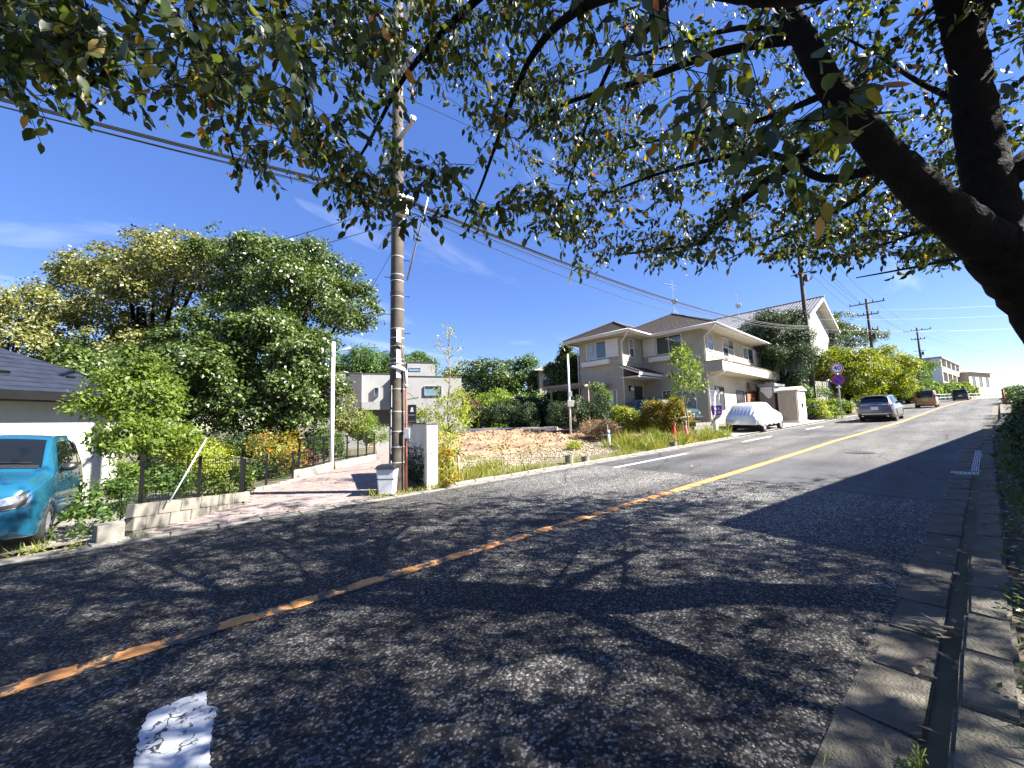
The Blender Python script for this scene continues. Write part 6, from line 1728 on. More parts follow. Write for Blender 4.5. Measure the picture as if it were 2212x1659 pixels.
for i in range(nx - 1):
    for j in range(m_ - 1): b.f.append((i * m_ + j, i * m_ + j + 1, (i + 1) * m_ + j + 1, (i + 1) * m_ + j))
b.f += [tuple(range(m_)), tuple(range((nx - 1) * m_, nx * m_))]
msil, tsn, bsn = newmat('silver_cover'); bsn.inputs['Base Color'].default_value = (.72, .73, .75, 1); bsn.inputs['Metallic'].default_value = .6; bsn.inputs['Roughness'].default_value = .34
b.build('cover', msil, cc, False, smooth=True, fix=True)
for x in (.85, 3.5):
    for s in (-1, 1): wheel(cc, x, s * .76, .3, .19, s)
b = MB(); b.box(.5, 4.1, -.72, .72, .2, .5); b.build('underbody', M['underbody'], cc, False)
# ---------------------------------------------------------------- vegetation
def norm(a): return a / np.maximum(np.linalg.norm(a, axis=1, keepdims=True), 1e-9)

def leaf_quads(pos, axis, nr, L, W):
    """One folded diamond leaf (4 corners) per row."""
    axis = norm(axis); side_ = norm(np.cross(axis, nr)); up_ = np.cross(side_, axis)
    n = len(pos); V = np.empty((n, 4, 3))
    V[:, 0] = pos
    V[:, 1] = pos + axis * (L * .45)[:, None] + side_ * (W * .5)[:, None] + up_ * (W * .12)[:, None]
    V[:, 2] = pos + axis * L[:, None]
    V[:, 3] = pos + axis * (L * .45)[:, None] - side_ * (W * .5)[:, None] + up_ * (W * .12)[:, None]
    return V.reshape(-1, 3)

def quads_obj(name, V, m, parent=None, kind=None):
    if parent is not None:
        inv = np.array(wmat(parent).inverted()); V = V @ inv[:3, :3].T + inv[:3, 3]
    me = rawmesh(name, V, np.arange(len(V), dtype=np.int32), 4)
    o = link(name, me, m, parent)
    if kind: o['kind'] = kind
    return o

def lobe_leaves(lobes, clumps, per, cr, size, droop=.25, seed=0, shell=(.72, 1.03), asp=.55, upbias=.15, below=.55):
    g = np.random.default_rng(seed)
    if size > .1: per = int(per * 1.7); size *= .76
    P = []; N = []
    vol = np.array([(l[3] * l[4] * l[5]) ** (2 / 3) for l in lobes]); vol = vol / vol.sum()
    for l, w in zip(lobes, vol):
        k = max(3, int(clumps * w))
        d = norm(g.normal(size=(k, 3)))
        d[:, 2] = np.where(d[:, 2] < -below, d[:, 2] * -.6, d[:, 2]); d = norm(d)
        rad = g.uniform(shell[0], shell[1], (k, 1)) + g.normal(0, .05, (k, 1))
        rr_ = np.array([l[3], l[4], l[5]])
        c = np.array([l[0], l[1], l[2]]) + d * rr_ * rad
        # drop clumps deep inside another lobe
        keep = np.ones(k, bool)
        for q in lobes:
            if q is l: continue
            e = (((c - np.array(q[:3])) / np.array(q[3:6])) ** 2).sum(1); keep &= e > .45
        c = c[keep]; d = d[keep]; k = len(c)
        if k == 0: continue
        m = per
        tn = np.repeat(d, m, 0)
        off = g.normal(0, 1, (k * m, 3)) * cr
        off -= tn * (off * tn).sum(1, keepdims=True) * .55
        off[:, 2] *= .75
        P.append(np.repeat(c, m, 0) + off); N.append(tn)
    P = np.concatenate(P); N = np.concatenate(N); n = len(P)
    nr = norm(N + g.normal(0, .7, (n, 3)) + np.array([0, 0, upbias * 2]))
    ax = g.normal(0, 1, (n, 3)); ax[:, 2] -= droop * 2; ax += N * .5
    ax -= nr * (ax * nr).sum(1, keepdims=True)
    L = size * g.uniform(.6, 1.35, n)
    return leaf_quads(P, ax, nr, L, L * asp)

def core(lobes, f=.5):
    """Dense inner twig-and-leaf mass, low poly, well inside the outer leaves."""
    b = MB()
    for l in lobes:
        n1, n2 = 7, 10; base = len(b.v); r_ = random.Random(int(l[0] * 97 + l[2] * 31))
        for i in range(n1 + 1):
            t = math.pi * i / n1
            for j in range(n2):
                a = 2 * math.pi * j / n2; k = f * r_.uniform(.8, 1.1)
                b.v.append((l[0] + l[3] * k * math.sin(t) * math.cos(a), l[1] + l[4] * k * math.sin(t) * math.sin(a), l[2] + l[5] * k * math.cos(t)))
        for i in range(n1):
            for j in range(n2): b.f.append((base + i * n2 + j, base + i * n2 + (j + 1) % n2, base + (i + 1) * n2 + (j + 1) % n2, base + (i + 1) * n2 + j))
    return b

def rough(lobes, seed):
    """Smaller lobes budding from the large ones, so that outlines are uneven."""
    r_ = random.Random(seed * 7 + 1); out = list(lobes)
    for l in lobes:
        for k in range(4):
            a = r_.uniform(0, 6.283); t = r_.uniform(-.35, 1.2); q = r_.uniform(.26, .5); c = math.cos(t)
            out.append((l[0] + l[3] * .92 * c * math.cos(a), l[1] + l[4] * .92 * c * math.sin(a), l[2] + l[5] * .95 * math.sin(t), l[3] * q, l[4] * q, l[5] * q * 1.05))
    return out

def plant(name, label, cat, base, lobes, m, clumps, per, cr, size, trunk=None, tr=.12, tm=None, seed=0, droop=.25, use_core=True, group=None, asp=.55, shell=(.72, 1.03), corem=None, below=.55):
    t = thing(name, label, cat, base, group=group)
    base = Vector(base)
    if cat == 'tree' and len(lobes) > 3: use_core = False; shell = (.3, 1.03); clumps = int(clumps * 1.45)
    if trunk is not False:
        top = Vector(trunk) if trunk is not None else Vector((sum(l[0] for l in lobes) / len(lobes), sum(l[1] for l in lobes) / len(lobes), sum(l[2] for l in lobes) / len(lobes)))
        b = MB(); k1 = base.lerp(top, .35) + Vector((.1 * tr * 8, -.06 * tr * 8, 0)); k2 = base.lerp(top, .7)
        b.tube([base - Vector((0, 0, .2)), k1, k2, top], [tr * 1.25, tr, tr * .8, tr * .45], 9); b.build('trunk', tm or M['bark'], t, smooth=True)
        if len(lobes) > 1:
            b = MB(); r_ = random.Random(seed)
            for l in lobes:
                s_ = k1.lerp(k2, r_.uniform(.2, 1)); e = Vector(l[:3]); mid = s_.lerp(e, .5) + Vector((0, 0, -.08 * (e - s_).length))
                b.tube([s_, mid, e + Vector((0, 0, l[5] * .3))], [tr * .5, tr * .34, tr * .12], 6)
            b.build('limb', tm or M['bark'], t, smooth=True)
    if (len(lobes) > 3 and cat == 'tree') or cat == 'hedge' or (cat in ('shrub', 'bush') and len(lobes) > 1 and 'lipped' not in label): big_l = lobes; lobes = rough(lobes, seed)
    else: big_l = lobes
    V = lobe_leaves(lobes, clumps, per, cr, size, droop, seed, shell, asp, below=below)
    quads_obj('crown', V, m, t, 'stuff')
    if use_core: tag(core(big_l).build('inner_foliage', corem or m, t, smooth=False), kind='stuff')
    return t

LM = {}
LM['evergreen'] = leafmat('leaf_evergreen', [(0, (.022, .044, .01)), (.5, (.058, .095, .02)), (.85, (.11, .155, .032)), (1, (.17, .21, .06))], .25, .4, .5)
LM['tan'] = leafmat('leaf_tan', [(0, (.045, .062, .012)), (.45, (.11, .13, .028)), (.75, (.19, .19, .05)), (1, (.32, .29, .11))], .28, .45, .45)
LM['lime'] = leafmat('leaf_lime', [(0, (.06, .11, .018)), (.5, (.12, .18, .03)), (1, (.21, .26, .05))], .45)
LM['gold'] = leafmat('leaf_gold', [(0, (.12, .17, .02)), (.5, (.21, .26, .032)), (1, (.33, .34, .055))], .4)
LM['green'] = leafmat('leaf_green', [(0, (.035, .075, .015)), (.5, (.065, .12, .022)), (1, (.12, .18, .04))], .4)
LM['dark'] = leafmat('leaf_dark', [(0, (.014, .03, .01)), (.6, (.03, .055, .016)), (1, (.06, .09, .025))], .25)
LM['photinia'] = leafmat('leaf_photinia', [(0, (.07, .11, .018)), (.5, (.16, .18, .028)), (.75, (.28, .23, .03)), (.9, (.36, .16, .04)), (1, (.4, .12, .04))], .4)
LM['autumn'] = leafmat('leaf_autumn', [(0, (.055, .1, .016)), (.45, (.12, .175, .023)), (.8, (.22, .24, .03)), (1, (.34, .29, .035))], .45)
LM['red'] = leafmat('leaf_red', [(0, (.06, .025, .02)), (1, (.16, .07, .05))], .3)
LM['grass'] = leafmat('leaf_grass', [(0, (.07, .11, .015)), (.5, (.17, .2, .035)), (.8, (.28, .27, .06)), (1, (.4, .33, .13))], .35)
LM['dry'] = leafmat('leaf_dry', [(0, (.16, .1, .05)), (.5, (.3, .2, .1)), (1, (.45, .34, .2))], .2)

def lobe(x, y, d, rx, rz, ry=None):
    """Lobe centred where (x, y) of the view meets depth d; radii in metres."""
    p = at(x, y, d); return (p.x, p.y, p.z, rx, ry if ry else rx, rz)
def gnd(x, y, d):
    p = at(x, y, d); return (p.x, p.y, gz(p.x, p.y))

# --- wood on the left
plant('broadleaf_tree', 'tall tree with tan-tipped crown, left half of the large grove', 'tree', gnd(330, 940, 19), [lobe(330, 640, 19, 3.0, 2.4), lobe(215, 690, 18.5, 2.6, 2.2), lobe(430, 620, 19, 2.4, 2.2), lobe(390, 560, 19.5, 1.9, 1.3), lobe(270, 590, 20, 1.9, 1.3), lobe(150, 770, 18, 2.2, 1.8), lobe(330, 790, 18, 2.8, 2.0)], LM['tan'], 1000, 34, .24, .19, tr=.35, seed=1)
plant('broadleaf_tree', 'dark green domed tree at the right of the large grove', 'tree', gnd(610, 950, 18), [lobe(600, 610, 18, 2.4, 1.9), lobe(545, 570, 18.5, 2.0, 1.5), lobe(670, 650, 17.5, 2.2, 1.6), lobe(740, 690, 17, 1.35, .85), lobe(690, 590, 18.5, 1.5, 1.0), lobe(560, 700, 17, 2.2, 1.7)], LM['evergreen'], 860, 36, .23, .19, tr=.3, seed=2)
plant('broadleaf_tree', 'glossy broadleaf evergreen leaning over the black railing fence', 'tree', gnd(640, 985, 15.5), [lobe(520, 840, 15, 2.2, 2.0), lobe(620, 800, 15, 1.8, 1.7), lobe(660, 890, 14.6, 1.4, 1.4), lobe(560, 900, 14.6, 1.6, 1.1), lobe(600, 740, 15.5, 1.5, 1.2)], LM['evergreen'], 700, 36, .2, .19, tr=.26, seed=3)
plant('broadleaf_tree', 'dense evergreen behind the blue slate roof', 'tree', gnd(300, 930, 15), [lobe(330, 850, 15.2, 2.0, 1.7), lobe(420, 800, 15.5, 1.7, 1.7), lobe(250, 830, 15.5, 1.6, 1.4), lobe(440, 900, 14.6, 1.3, 1.2)], LM['evergreen'], 460, 36, .2, .18, tr=.22, seed=4)
plant('pale_tree', 'pale yellow-green tree at the left edge behind the roof', 'tree', gnd(30, 900, 15.5), [lobe(40, 700, 15.5, 1.4, 1.2), lobe(-30, 690, 15.5, 1.4, 1.2), lobe(75, 650, 16, .7, .6), lobe(20, 740, 15, 1.5, .9), lobe(-110, 740, 15, 1.4, 1.2)], LM['tan'], 240, 26, .22, .17, tr=.14, seed=5, use_core=False)
# --- garden plants on the left
gp0 = gnd(312, 1055, 8.6)
plant('garden_tree', 'bright green small tree in front of the white boarded wall', 'tree', gp0, [lobe(300, 850, 8.3, .62, .5), lobe(350, 880, 8.4, .5, .5), lobe(250, 880, 8.1, .5, .42), lobe(340, 960, 8.1, .62, .45), lobe(260, 965, 7.9, .45, .32), lobe(305, 920, 8.1, .55, .4), lobe(315, 800, 8.5, .28, .25)], LM['lime'], 260, 26, .13, .115, tr=.035, tm=M['bark_light'], seed=6, use_core=False, droop=.3)
plant('round_bush', 'rounded golden-green bush behind the dark mesh fence', 'bush', gnd(430, 1050, 9.2), [lobe(432, 1000, 9.2, .72, .62)], LM['gold'], 170, 40, .1, .06, trunk=False, seed=7)
plant('bush', 'leafy green bush overhanging the small concrete block', 'bush', gnd(215, 1165, 6.2), [lobe(210, 1095, 6.2, .33, .36), lobe(190, 1130, 6.0, .27, .25), lobe(245, 1075, 6.4, .25, .28), lobe(235, 1120, 6.1, .24, .22)], LM['green'], 110, 24, .07, .065, trunk=False, seed=8, use_core=False)
plant('upright_weed', 'tall feathery weed behind the end of block wall', 'plant', gnd(262, 1080, 6.6), [lobe(268, 1045, 6.6, .16, .42), lobe(262, 985, 6.6, .1, .3)], LM['lime'], 40, 18, .06, .1, trunk=None, tr=.01, seed=9, use_core=False, asp=.2)
for k, (x, y, d, r_, h_, mm_, lab) in enumerate(((340, 1040, 8.0, .5, .3, 'green', 'low green shrub at the foot of the bright garden tree'), (475, 1045, 9.4, .5, .35, 'lime', 'loose green shrub behind the mesh fence by golden bush'), (600, 985, 12.8, .75, .75, 'photinia', 'bronze-leaved shrub behind the mesh fence near curb'), (555, 1020, 12.4, .6, .5, 'green', 'green shrub at the bend of the mesh fence'), (690, 960, 15.6, .9, .55, 'green', 'shrub showing through the black railing fence'), (640, 1000, 14.0, .5, .4, 'red', 'dull red shrub behind the first railing panel'), (775, 930, 21, 1.2, 1.1, 'lime', 'light green shrub beyond the black railing end'), (735, 905, 20, 1.0, 1.2, 'tan', 'olive shrub behind the white lamp post'), (400, 1010, 11, .9, .6, 'dark', 'dark shrub deep behind the golden bush'), (520, 960, 13.5, 1.1, .8, 'dark', 'dark shrub under the glossy evergreen'))):
    plant('shrub', lab, 'shrub', gnd(x, y + 30, d), [lobe(x, y, d, r_, h_), lobe(x + 20, y + 12, d * .99, r_ * .7, h_ * .7)], LM[mm_], int(90 * r_ + 40), 30, .1 + .06 * r_, .07 + .03 * r_, trunk=False, seed=20 + k)

# --- bushes and sapling by the white wall
plant('yellow_bush', 'tall yellow-green bush right behind the white wall end', 'bush', gnd(945, 1050, 10.3), [lobe(975, 880, 10.6, .42, .42), lobe(925, 905, 10.8, .38, .3), lobe(960, 960, 10.2, .38, .5), lobe(952, 1020, 9.8, .3, .4), lobe(990, 920, 10.5, .3, .35)], LM['gold'], 200, 26, .1, .085, trunk=False, seed=40, use_core=False, asp=.35)
plant('bush', 'green and red leaved bush low beside the white wall', 'bush', gnd(958, 1050, 9.3), [lobe(955, 990, 9.6, .25, .42), lobe(965, 1030, 9.3, .24, .25)], LM['photinia'], 60, 22, .08, .075, trunk=False, seed=41, use_core=False)
def sapling(label, base, H_, spread, nb, m, leafn, seed, lsz, r0=.02, bare=.3):
    g = random.Random(seed); base = Vector(base)
    t = thing('sapling', label, 'tree', base)
    b = MB(); pts_ = [base + Vector((.04 * math.sin(k * 1.3), .04 * math.cos(k * 1.7), H_ * k / 8)) for k in range(9)]; b.tube(pts_, [r0 * (1 - .09 * k) for k in range(9)], 7); b.build('trunk', M['bark_light'], t, smooth=True)
    b = MB(); tips = []
    for k in range(nb):
        f = bare + (1 - bare) * (k + .5) / nb; s_ = base + Vector((0, 0, H_ * f * .95)); a = k * 2.4 + g.uniform(-.4, .4); L = spread * (1.15 - f * .75) * g.uniform(.7, 1.2)
        e = s_ + Vector((math.cos(a) * L, math.sin(a) * L, L * g.uniform(.7, 1.3))); mid = s_.lerp(e, .5) + Vector((0, 0, -.05 * L))
        b.tube([s_, mid, e], [r0 * .45, r0 * .3, r0 * .12], 5)
        for q in range(3):
            o_ = mid.lerp(e, g.uniform(0, .8)); e2 = o_ + Vector((g.uniform(-.4, .4), g.uniform(-.4, .4), g.uniform(.1, .5))) * L; b.tube([o_, e2], [r0 * .2, r0 * .08], 4); tips += [e2, o_.lerp(e2, .6)]
        tips += [e, mid.lerp(e, .6)]
    b.build('branches', M['bark_light'], t, smooth=True)
    gg = np.random.default_rng(seed); n = leafn; T = np.array([list(tips[i % len(tips)]) for i in range(n)]) + gg.normal(0, lsz * .9, (n, 3))
    ax = gg.normal(0, 1, (n, 3)); ax[:, 2] -= .8; nr = gg.normal(0, 1, (n, 3)); nr[:, 2] += .8; L = lsz * gg.uniform(.6, 1.3, n)
    quads_obj('leaves', leaf_quads(T, ax, norm(nr), L, L * .42), m, t, 'stuff')
p = Vector((5.36, 9.42, lot_z(5.36, 9.42))); sapling('nearly bare sapling tied to stakes beside the white wall', p, 4.2, .85, 17, LM['gold'], 420, 3, .085, .03, .25)
p = at(1487, 950, 19.0); sapling('young leafy sapling between traffic cones and beige house', (p.x, p.y, lot_z(p.x, p.y)), 4.6, 1.05, 16, LM['lime'], 1500, 5, .17, .045, .38)

# --- behind the vacant lot
for k, (x, y, d, rx, rz_, mm_, lab) in enumerate(((1035, 900, 27.5, .95, .8, 'dark', 'clipped round shrub next to the grey house corner'), (1075, 893, 27, .9, .95, 'dark', 'clipped shrub with pale stems, second along the white wall'), (1102, 890, 27.2, .8, 1.0, 'dark', 'taller clipped shrub, third along the white wall'), (1137, 898, 26, .85, .95, 'dark', 'dark egg-shaped shrub at the right of clipped row'), (1015, 905, 28, .6, .7, 'lime', 'bright green loose shrub at the grey house corner'), (1025, 880, 28.5, .4, .35, 'red', 'dark red small round shrub above the white wall'))):
    plant('clipped_shrub', lab, 'shrub', gnd(x, y + 25, d), [lobe(x, y, d, rx, rz_), lobe(x + 9, y + 13, d * .995, rx * .7, rz_ * .6)], LM[mm_], 90, 40, .13, .1, trunk=None, tr=.05, seed=50 + k)
bgl = [((800, 800, 47), (4.0, 2.6), 'green', 'far round tree above the dark clad block'), ((745, 820, 44), (3.0, 2.4), 'green', 'far tree behind the white lamp post top'), ((880, 800, 50), (3.2, 2.2), 'green', 'far tree behind the utility pole and grey roof'), ((1015, 830, 46), (3.0, 3.0), 'evergreen', 'far tree at the right edge of the grey house'), ((1075, 840, 44), (3.0, 2.6), 'evergreen', 'dark tree in the middle of the far tree row'), ((1120, 835, 45), (2.6, 2.8), 'green', 'tree next to the far beige house wall'), ((1060, 880, 36), (2.6, 1.3), 'lime', 'light green foliage tree over the clipped shrubs'), ((1180, 890, 33), (1.8, 1.6), 'green', 'leafy tree in front of the far beige house'), ((1225, 800, 31), (1.0, 1.9), 'evergreen', 'dark narrow tree against the wing of beige house'), ((1150, 900, 31), (1.6, 1.4), 'dark', 'dark tree mass at the right end of white wall')]
for k, ((x, y, d), (rx, rz_), mm_, lab) in enumerate(bgl):
    plant('background_tree', lab, 'tree', gnd(x, 930, d), [lobe(x, y, d, rx, rz_), lobe(x + 22, y + 18, d * .99, rx * .7, rz_ * .7), lobe(x - 20, y + 22, d * .99, rx * .75, rz_ * .7), lobe(x + 4, y + 40, d * .985, rx * .8, rz_ * .7)], LM[mm_], 260, 32, .1 + rx * .085, .17 + .004 * d, tr=.2, seed=60 + k, group='trees beyond the vacant lot')
# hedges
def hedge(label, pts_, w, h, m, n, size, seed, z0=None):
    ls = []
    for i in range(len(pts_) - 1):
        a, c = Vector(pts_[i]), Vector(pts_[i + 1]); L = (c - a).length; k = max(1, int(L / (w * .9)))
        for q in range(k): p = a.lerp(c, (q + .5) / k); z = gz(p.x, p.y); ls.append((p.x, p.y, z + h * .52 + .1 * math.sin(q * 2.1 + i), w * .75, w * .75, h * .55))
    return plant('hedge', label, 'hedge', (pts_[0][0], pts_[0][1], gz(*pts_[0][:2])), ls, m, n, 40, .16, size, trunk=False, seed=seed)
h0, h1, h2, h3 = at(1190, 930, 23.5), at(1330, 930, 22.5), at(1385, 940, 20.5), at(1478, 940, 20.0)
hedge('dark clipped hedge behind the meter pole', [(h0.x, h0.y), (h1.x, h1.y)], 1.1, 1.75, LM['dark'], 260, .11, 80)
hedge('sunlit yellow-green hedge in front of the porch', [at(1322, 935, 21.6).to_2d()[:], at(1385, 935, 20.8).to_2d()[:]], .95, 1.55, LM['gold'], 190, .12, 81)
hedge('hedge with orange-red tips in front of the green off-roader', [at(1400, 935, 20.6).to_2d()[:], at(1478, 935, 20.3).to_2d()[:]], .9, 1.65, LM['photinia'], 230, .12, 82)
plant('climbing_plant', 'thin climbing plant on the pergola', 'plant', gnd(1305, 925, 23), [lobe(1303, 870, 23.2, .45, .9), lobe(1290, 840, 23.4, .5, .35)], LM['green'], 60, 22, .14, .13, trunk=None, tr=.02, seed=83, use_core=False)
# --- right side
plant('dark_conifer', 'broad dark green tree between beige house and white house', 'tree', (38.0, 11.3, zr(38) + .3), [lobe(1650, 740, 33, 2.6, 2.0), lobe(1695, 722, 33.5, 2.1, 1.6), lobe(1718, 775, 32.5, 1.4, 1.3), lobe(1690, 790, 32, 2.2, 1.7), lobe(1660, 800, 33, 2.0, 1.6), lobe(1715, 820, 32, 1.2, 1.0)], LM['dark'], 950, 44, .28, .2, trunk=tuple(at(1690, 780, 32.5)), tr=.28, seed=90, asp=.32)
plant('ivy', 'ivy and vines climbing over the stones by the shed', 'ivy', gnd(1735, 900, 30), [lobe(1730, 860, 31, .8, 1.0), lobe(1745, 885, 30.5, .7, .6), lobe(1712, 845, 32, .9, .9), lobe(1770, 850, 33, .7, .5)], LM['green'], 130, 26, .2, .17, trunk=False, seed=91, use_core=False)
plant('roadside_shrub', 'bright green leafy shrub at the foot of the sign post', 'shrub', gnd(1805, 900, 31), [lobe(1810, 880, 32, .75, .65), lobe(1790, 892, 31, .7, .5), lobe(1770, 885, 31.5, .6, .6)], LM['lime'], 110, 26, .17, .19, trunk=False, seed=92)
plant('roadside_shrub', 'variegated pale shrub left of the sign post', 'shrub', gnd(1765, 900, 30), [lobe(1760, 882, 30.5, .7, .7), lobe(1775, 895, 30, .6, .45)], LM['gold'], 90, 26, .17, .14, trunk=False, seed=93)
def rtree(label, x, y, rad, hgt, m, seed, sc_=1.0, flat=.62, tr=.24, n=520, low=False):
    z = gz(x, y); r_ = random.Random(seed); ls = []
    for k in range(8):
        a = k * .785 + r_.uniform(-.2, .2); q = rad * r_.uniform(.45, .68)
        ls.append((x + q * math.cos(a), y + q * math.sin(a) * .9, z + hgt * r_.uniform(.5, .72), rad * .52, rad * .52, rad * flat * .55))
    ls.append((x, y, z + hgt * .82, rad * .6, rad * .6, rad * flat * .5)); ls.append((x + .3, y, z + hgt * .55, rad * .6, rad * .6, rad * .4))
    if low:
        for k in range(6):
            a = k * 1.05 + .4; ls.append((x + rad * .62 * math.cos(a), y + rad * .5 * math.sin(a), z + hgt * r_.uniform(.24, .38), rad * .45, rad * .42, rad * .36))
    plant('roadside_tree', label, 'tree', (x, y, z), ls, m, n, 34, .3, .24, tr=tr, seed=seed, below=.3, use_core=True)
rtree('yellowing roadside tree nearest behind the grey SUV', 50.0, 8.9, 3.4, 6.9, LM['autumn'], 101, n=760, low=True)
rtree('yellowing roadside tree behind the copper van', 60.5, 7.8, 3.6, 7.2, LM['autumn'], 102, n=760, low=True)
rtree('darker green roadside tree farther up behind the copper van', 73.0, 7.9, 3.2, 6.8, LM['green'], 103, n=700, low=True)
rtree('spreading flat-topped dark tree rising above the yellowing trees', 68.0, 13.5, 6.0, 11.6, LM['evergreen'], 104, flat=.34, tr=.35, n=700)
rtree('dark tree close behind the white gabled house', 57.5, 13.0, 2.8, 8.3, LM['dark'], 105, flat=.9)
for k, (x, w, lab) in enumerate(((80, 4, 'hedge below the cream apartment block, nearer part'), (92, 5, 'hedge below the cream apartment block by black van'), (104, 6, 'far hedge along the bend below cream building'), (118, 7, 'farthest hedge at the end of the bend'))):
    hedge(lab, [(x, 9.4 + yo(x) + .4 * k), (x + 11, 9.2 + yo(x + 11) + .4 * k)], 1.7, 2.3 + .3 * k, LM['lime' if k % 2 else 'green'], 240, .3, 110 + k)
rtree('small tree across the road at the far right crest', 112, -14.0, 3.6, 6.5, LM['green'], 108)
hedge('dark low hedge at the far right kerb', [(63, -1.5), (75, -2.6)], .9, 1.3, LM['green'], 160, .16, 120)

# --- grass, weeds, litter
def grass(name, label, n, region, h, m, zf, wid=.006, lean=.45, seed=0):
    g = np.random.default_rng(seed); P = []
    while len(P) < n:
        q = region(g)
        if q is not None: P.append((q[0], q[1], zf(q[0], q[1]) - .01))
    P = np.array(P); ax = g.normal(0, lean, (n, 3)); ax[:, 2] = 1; big_ = .55 + .9 * (.5 + .5 * np.sin(P[:, 0] * 2.7 + 1.3 * np.sin(P[:, 1] * 4)))
    nr = g.normal(0, 1, (n, 3)); nr[:, 2] = .2
    L = h * g.uniform(.3, 1.4, n) * big_
    return tag(quads_obj(name, leaf_quads(P, ax, norm(nr), L, np.full(n, wid) * g.uniform(.7, 1.5, n) * 2), m), label, kind='stuff')
def clumped(x0, x1, y0, y1, k, r, seed, cond=None):
    g0 = np.random.default_rng(seed); C = np.stack([g0.uniform(x0, x1, k), g0.uniform(y0, y1, k)], 1)
    def f(g):
        c = C[g.integers(k)]; q = c + g.normal(0, r, 2)
        return q if (cond is None or cond(q[0], q[1])) else None
    return f
okl = lambda x, y: y > 8.5 and x > edge_x(RIGHT_EDGE, y) + .75
zf_lot = lambda x, y: lot_z(x, y) if y > 8.55 else zr(x) + .03
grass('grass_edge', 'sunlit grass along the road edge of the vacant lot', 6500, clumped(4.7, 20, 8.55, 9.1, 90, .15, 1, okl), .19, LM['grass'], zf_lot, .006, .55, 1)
grass('weeds', 'tall weeds between vacant lot and driveway', 7500, clumped(13.5, 22, 8.7, 10.8, 75, .22, 2, lambda x, y: okl(x, y) and y < 11.4 and x < 22.6 and not (1438 < 1106 + 831 * (x * .777 - y * .629) / (x * .629 + y * .777) < 1502 and y > 8.95 and math.sin(x * 37 + y * 91) < .8)), .5, LM['grass'], zf_lot, .009, .6, 2)
grass('weeds', 'weeds round the saplings and stakes by white wall', 3500, clumped(4.7, 7.5, 8.6, 10.4, 45, .22, 3, okl), .26, LM['grass'], zf_lot, .007, .5, 3)
grass('weeds', 'sparse weeds over the soil of the vacant lot', 2600, clumped(5.5, 17, 10, 14, 60, .2, 4, okl), .14, LM['grass'], zf_lot, .006, .6, 4)
grass('weeds', 'weeds at the foot of the utility pole', 1500, clumped(3.0, 4.6, 8.3, 8.75, 16, .12, 5, lambda x, y: y > 8.15), .14, LM['grass'], lambda x, y: zr(x) + .02, .006, .6, 5)
grass('weeds', 'weeds at the foot of the block wall and parking pad edge', 320, clumped(-2.4, -.6, 8.3, 8.6, 12, .1, 6), .1, LM['grass'], lambda x, y: zr(x) + .02, .005, .7, 6)
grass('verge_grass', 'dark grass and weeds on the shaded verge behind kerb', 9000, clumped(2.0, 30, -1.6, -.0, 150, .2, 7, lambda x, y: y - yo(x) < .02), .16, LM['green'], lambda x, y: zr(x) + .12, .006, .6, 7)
V = []
gq = np.random.default_rng(9)
for k in range(60):
    x = gq.uniform(2.4, 14); y = gq.uniform(-.55, .0); z = zr(x) + .14; n = 40
    P = np.array([x, y, z]) + gq.normal(0, 1, (n, 3)) * (.09, .07, .05) + (0, 0, .05); ax = gq.normal(0, 1, (n, 3)); ax[:, 2] = abs(ax[:, 2]) * .6; nr = norm(gq.normal(0, .6, (n, 3)) + (0, 0, 1)); L = gq.uniform(.02, .05, n)
    V.append(leaf_quads(P, ax, nr, L, L * .5))
tag(quads_obj('verge_weeds', np.concatenate(V), LM['green']), 'small leafy weeds on the verge soil behind the kerb', kind='stuff')
# weeds growing out of the gutter joints at the bottom right
def weed(label, x, y, n, r_, seed, m='lime'):
    g = np.random.default_rng(seed); t = thing('gutter_weed', label, 'weed', (x, y, zr(x)))
    b = MB(); T = []
    for k in range(9):
        a = g.uniform(0, 6.28); e = Vector((x + r_ * math.cos(a), y + r_ * .6 * math.sin(a), zr(x) + g.uniform(.03, .1))); s_ = Vector((x, y, zr(x))); b.tube([s_, s_.lerp(e, .5) + Vector((0, 0, .03)), e], .0025, 4)
        for q in range(n // 9): T.append(list(s_.lerp(e, g.uniform(.25, 1))))
    b.build('stems', LM[m], t); T = np.array(T) + g.normal(0, .008, (len(T), 3)); k = len(T)
    ax = g.normal(0, 1, (k, 3)); ax[:, 2] = abs(ax[:, 2]) * .7; nr = norm(g.normal(0, .5, (k, 3)) + (0, 0, 1)); L = g.uniform(.016, .034, k)
    quads_obj('leaves', leaf_quads(T, ax, nr, L, L * .4), LM[m], t, 'stuff')
weed('weed sprouting from the slab joint at the bottom edge', 2.06, .58, 120, .13, 1)
weed('weed in the shadow gap in front of the kerb', 2.42, .33, 130, .12, 2)
weed('weed on the verge beside the nearest kerb block', 3.2, -.05, 120, .12, 3)
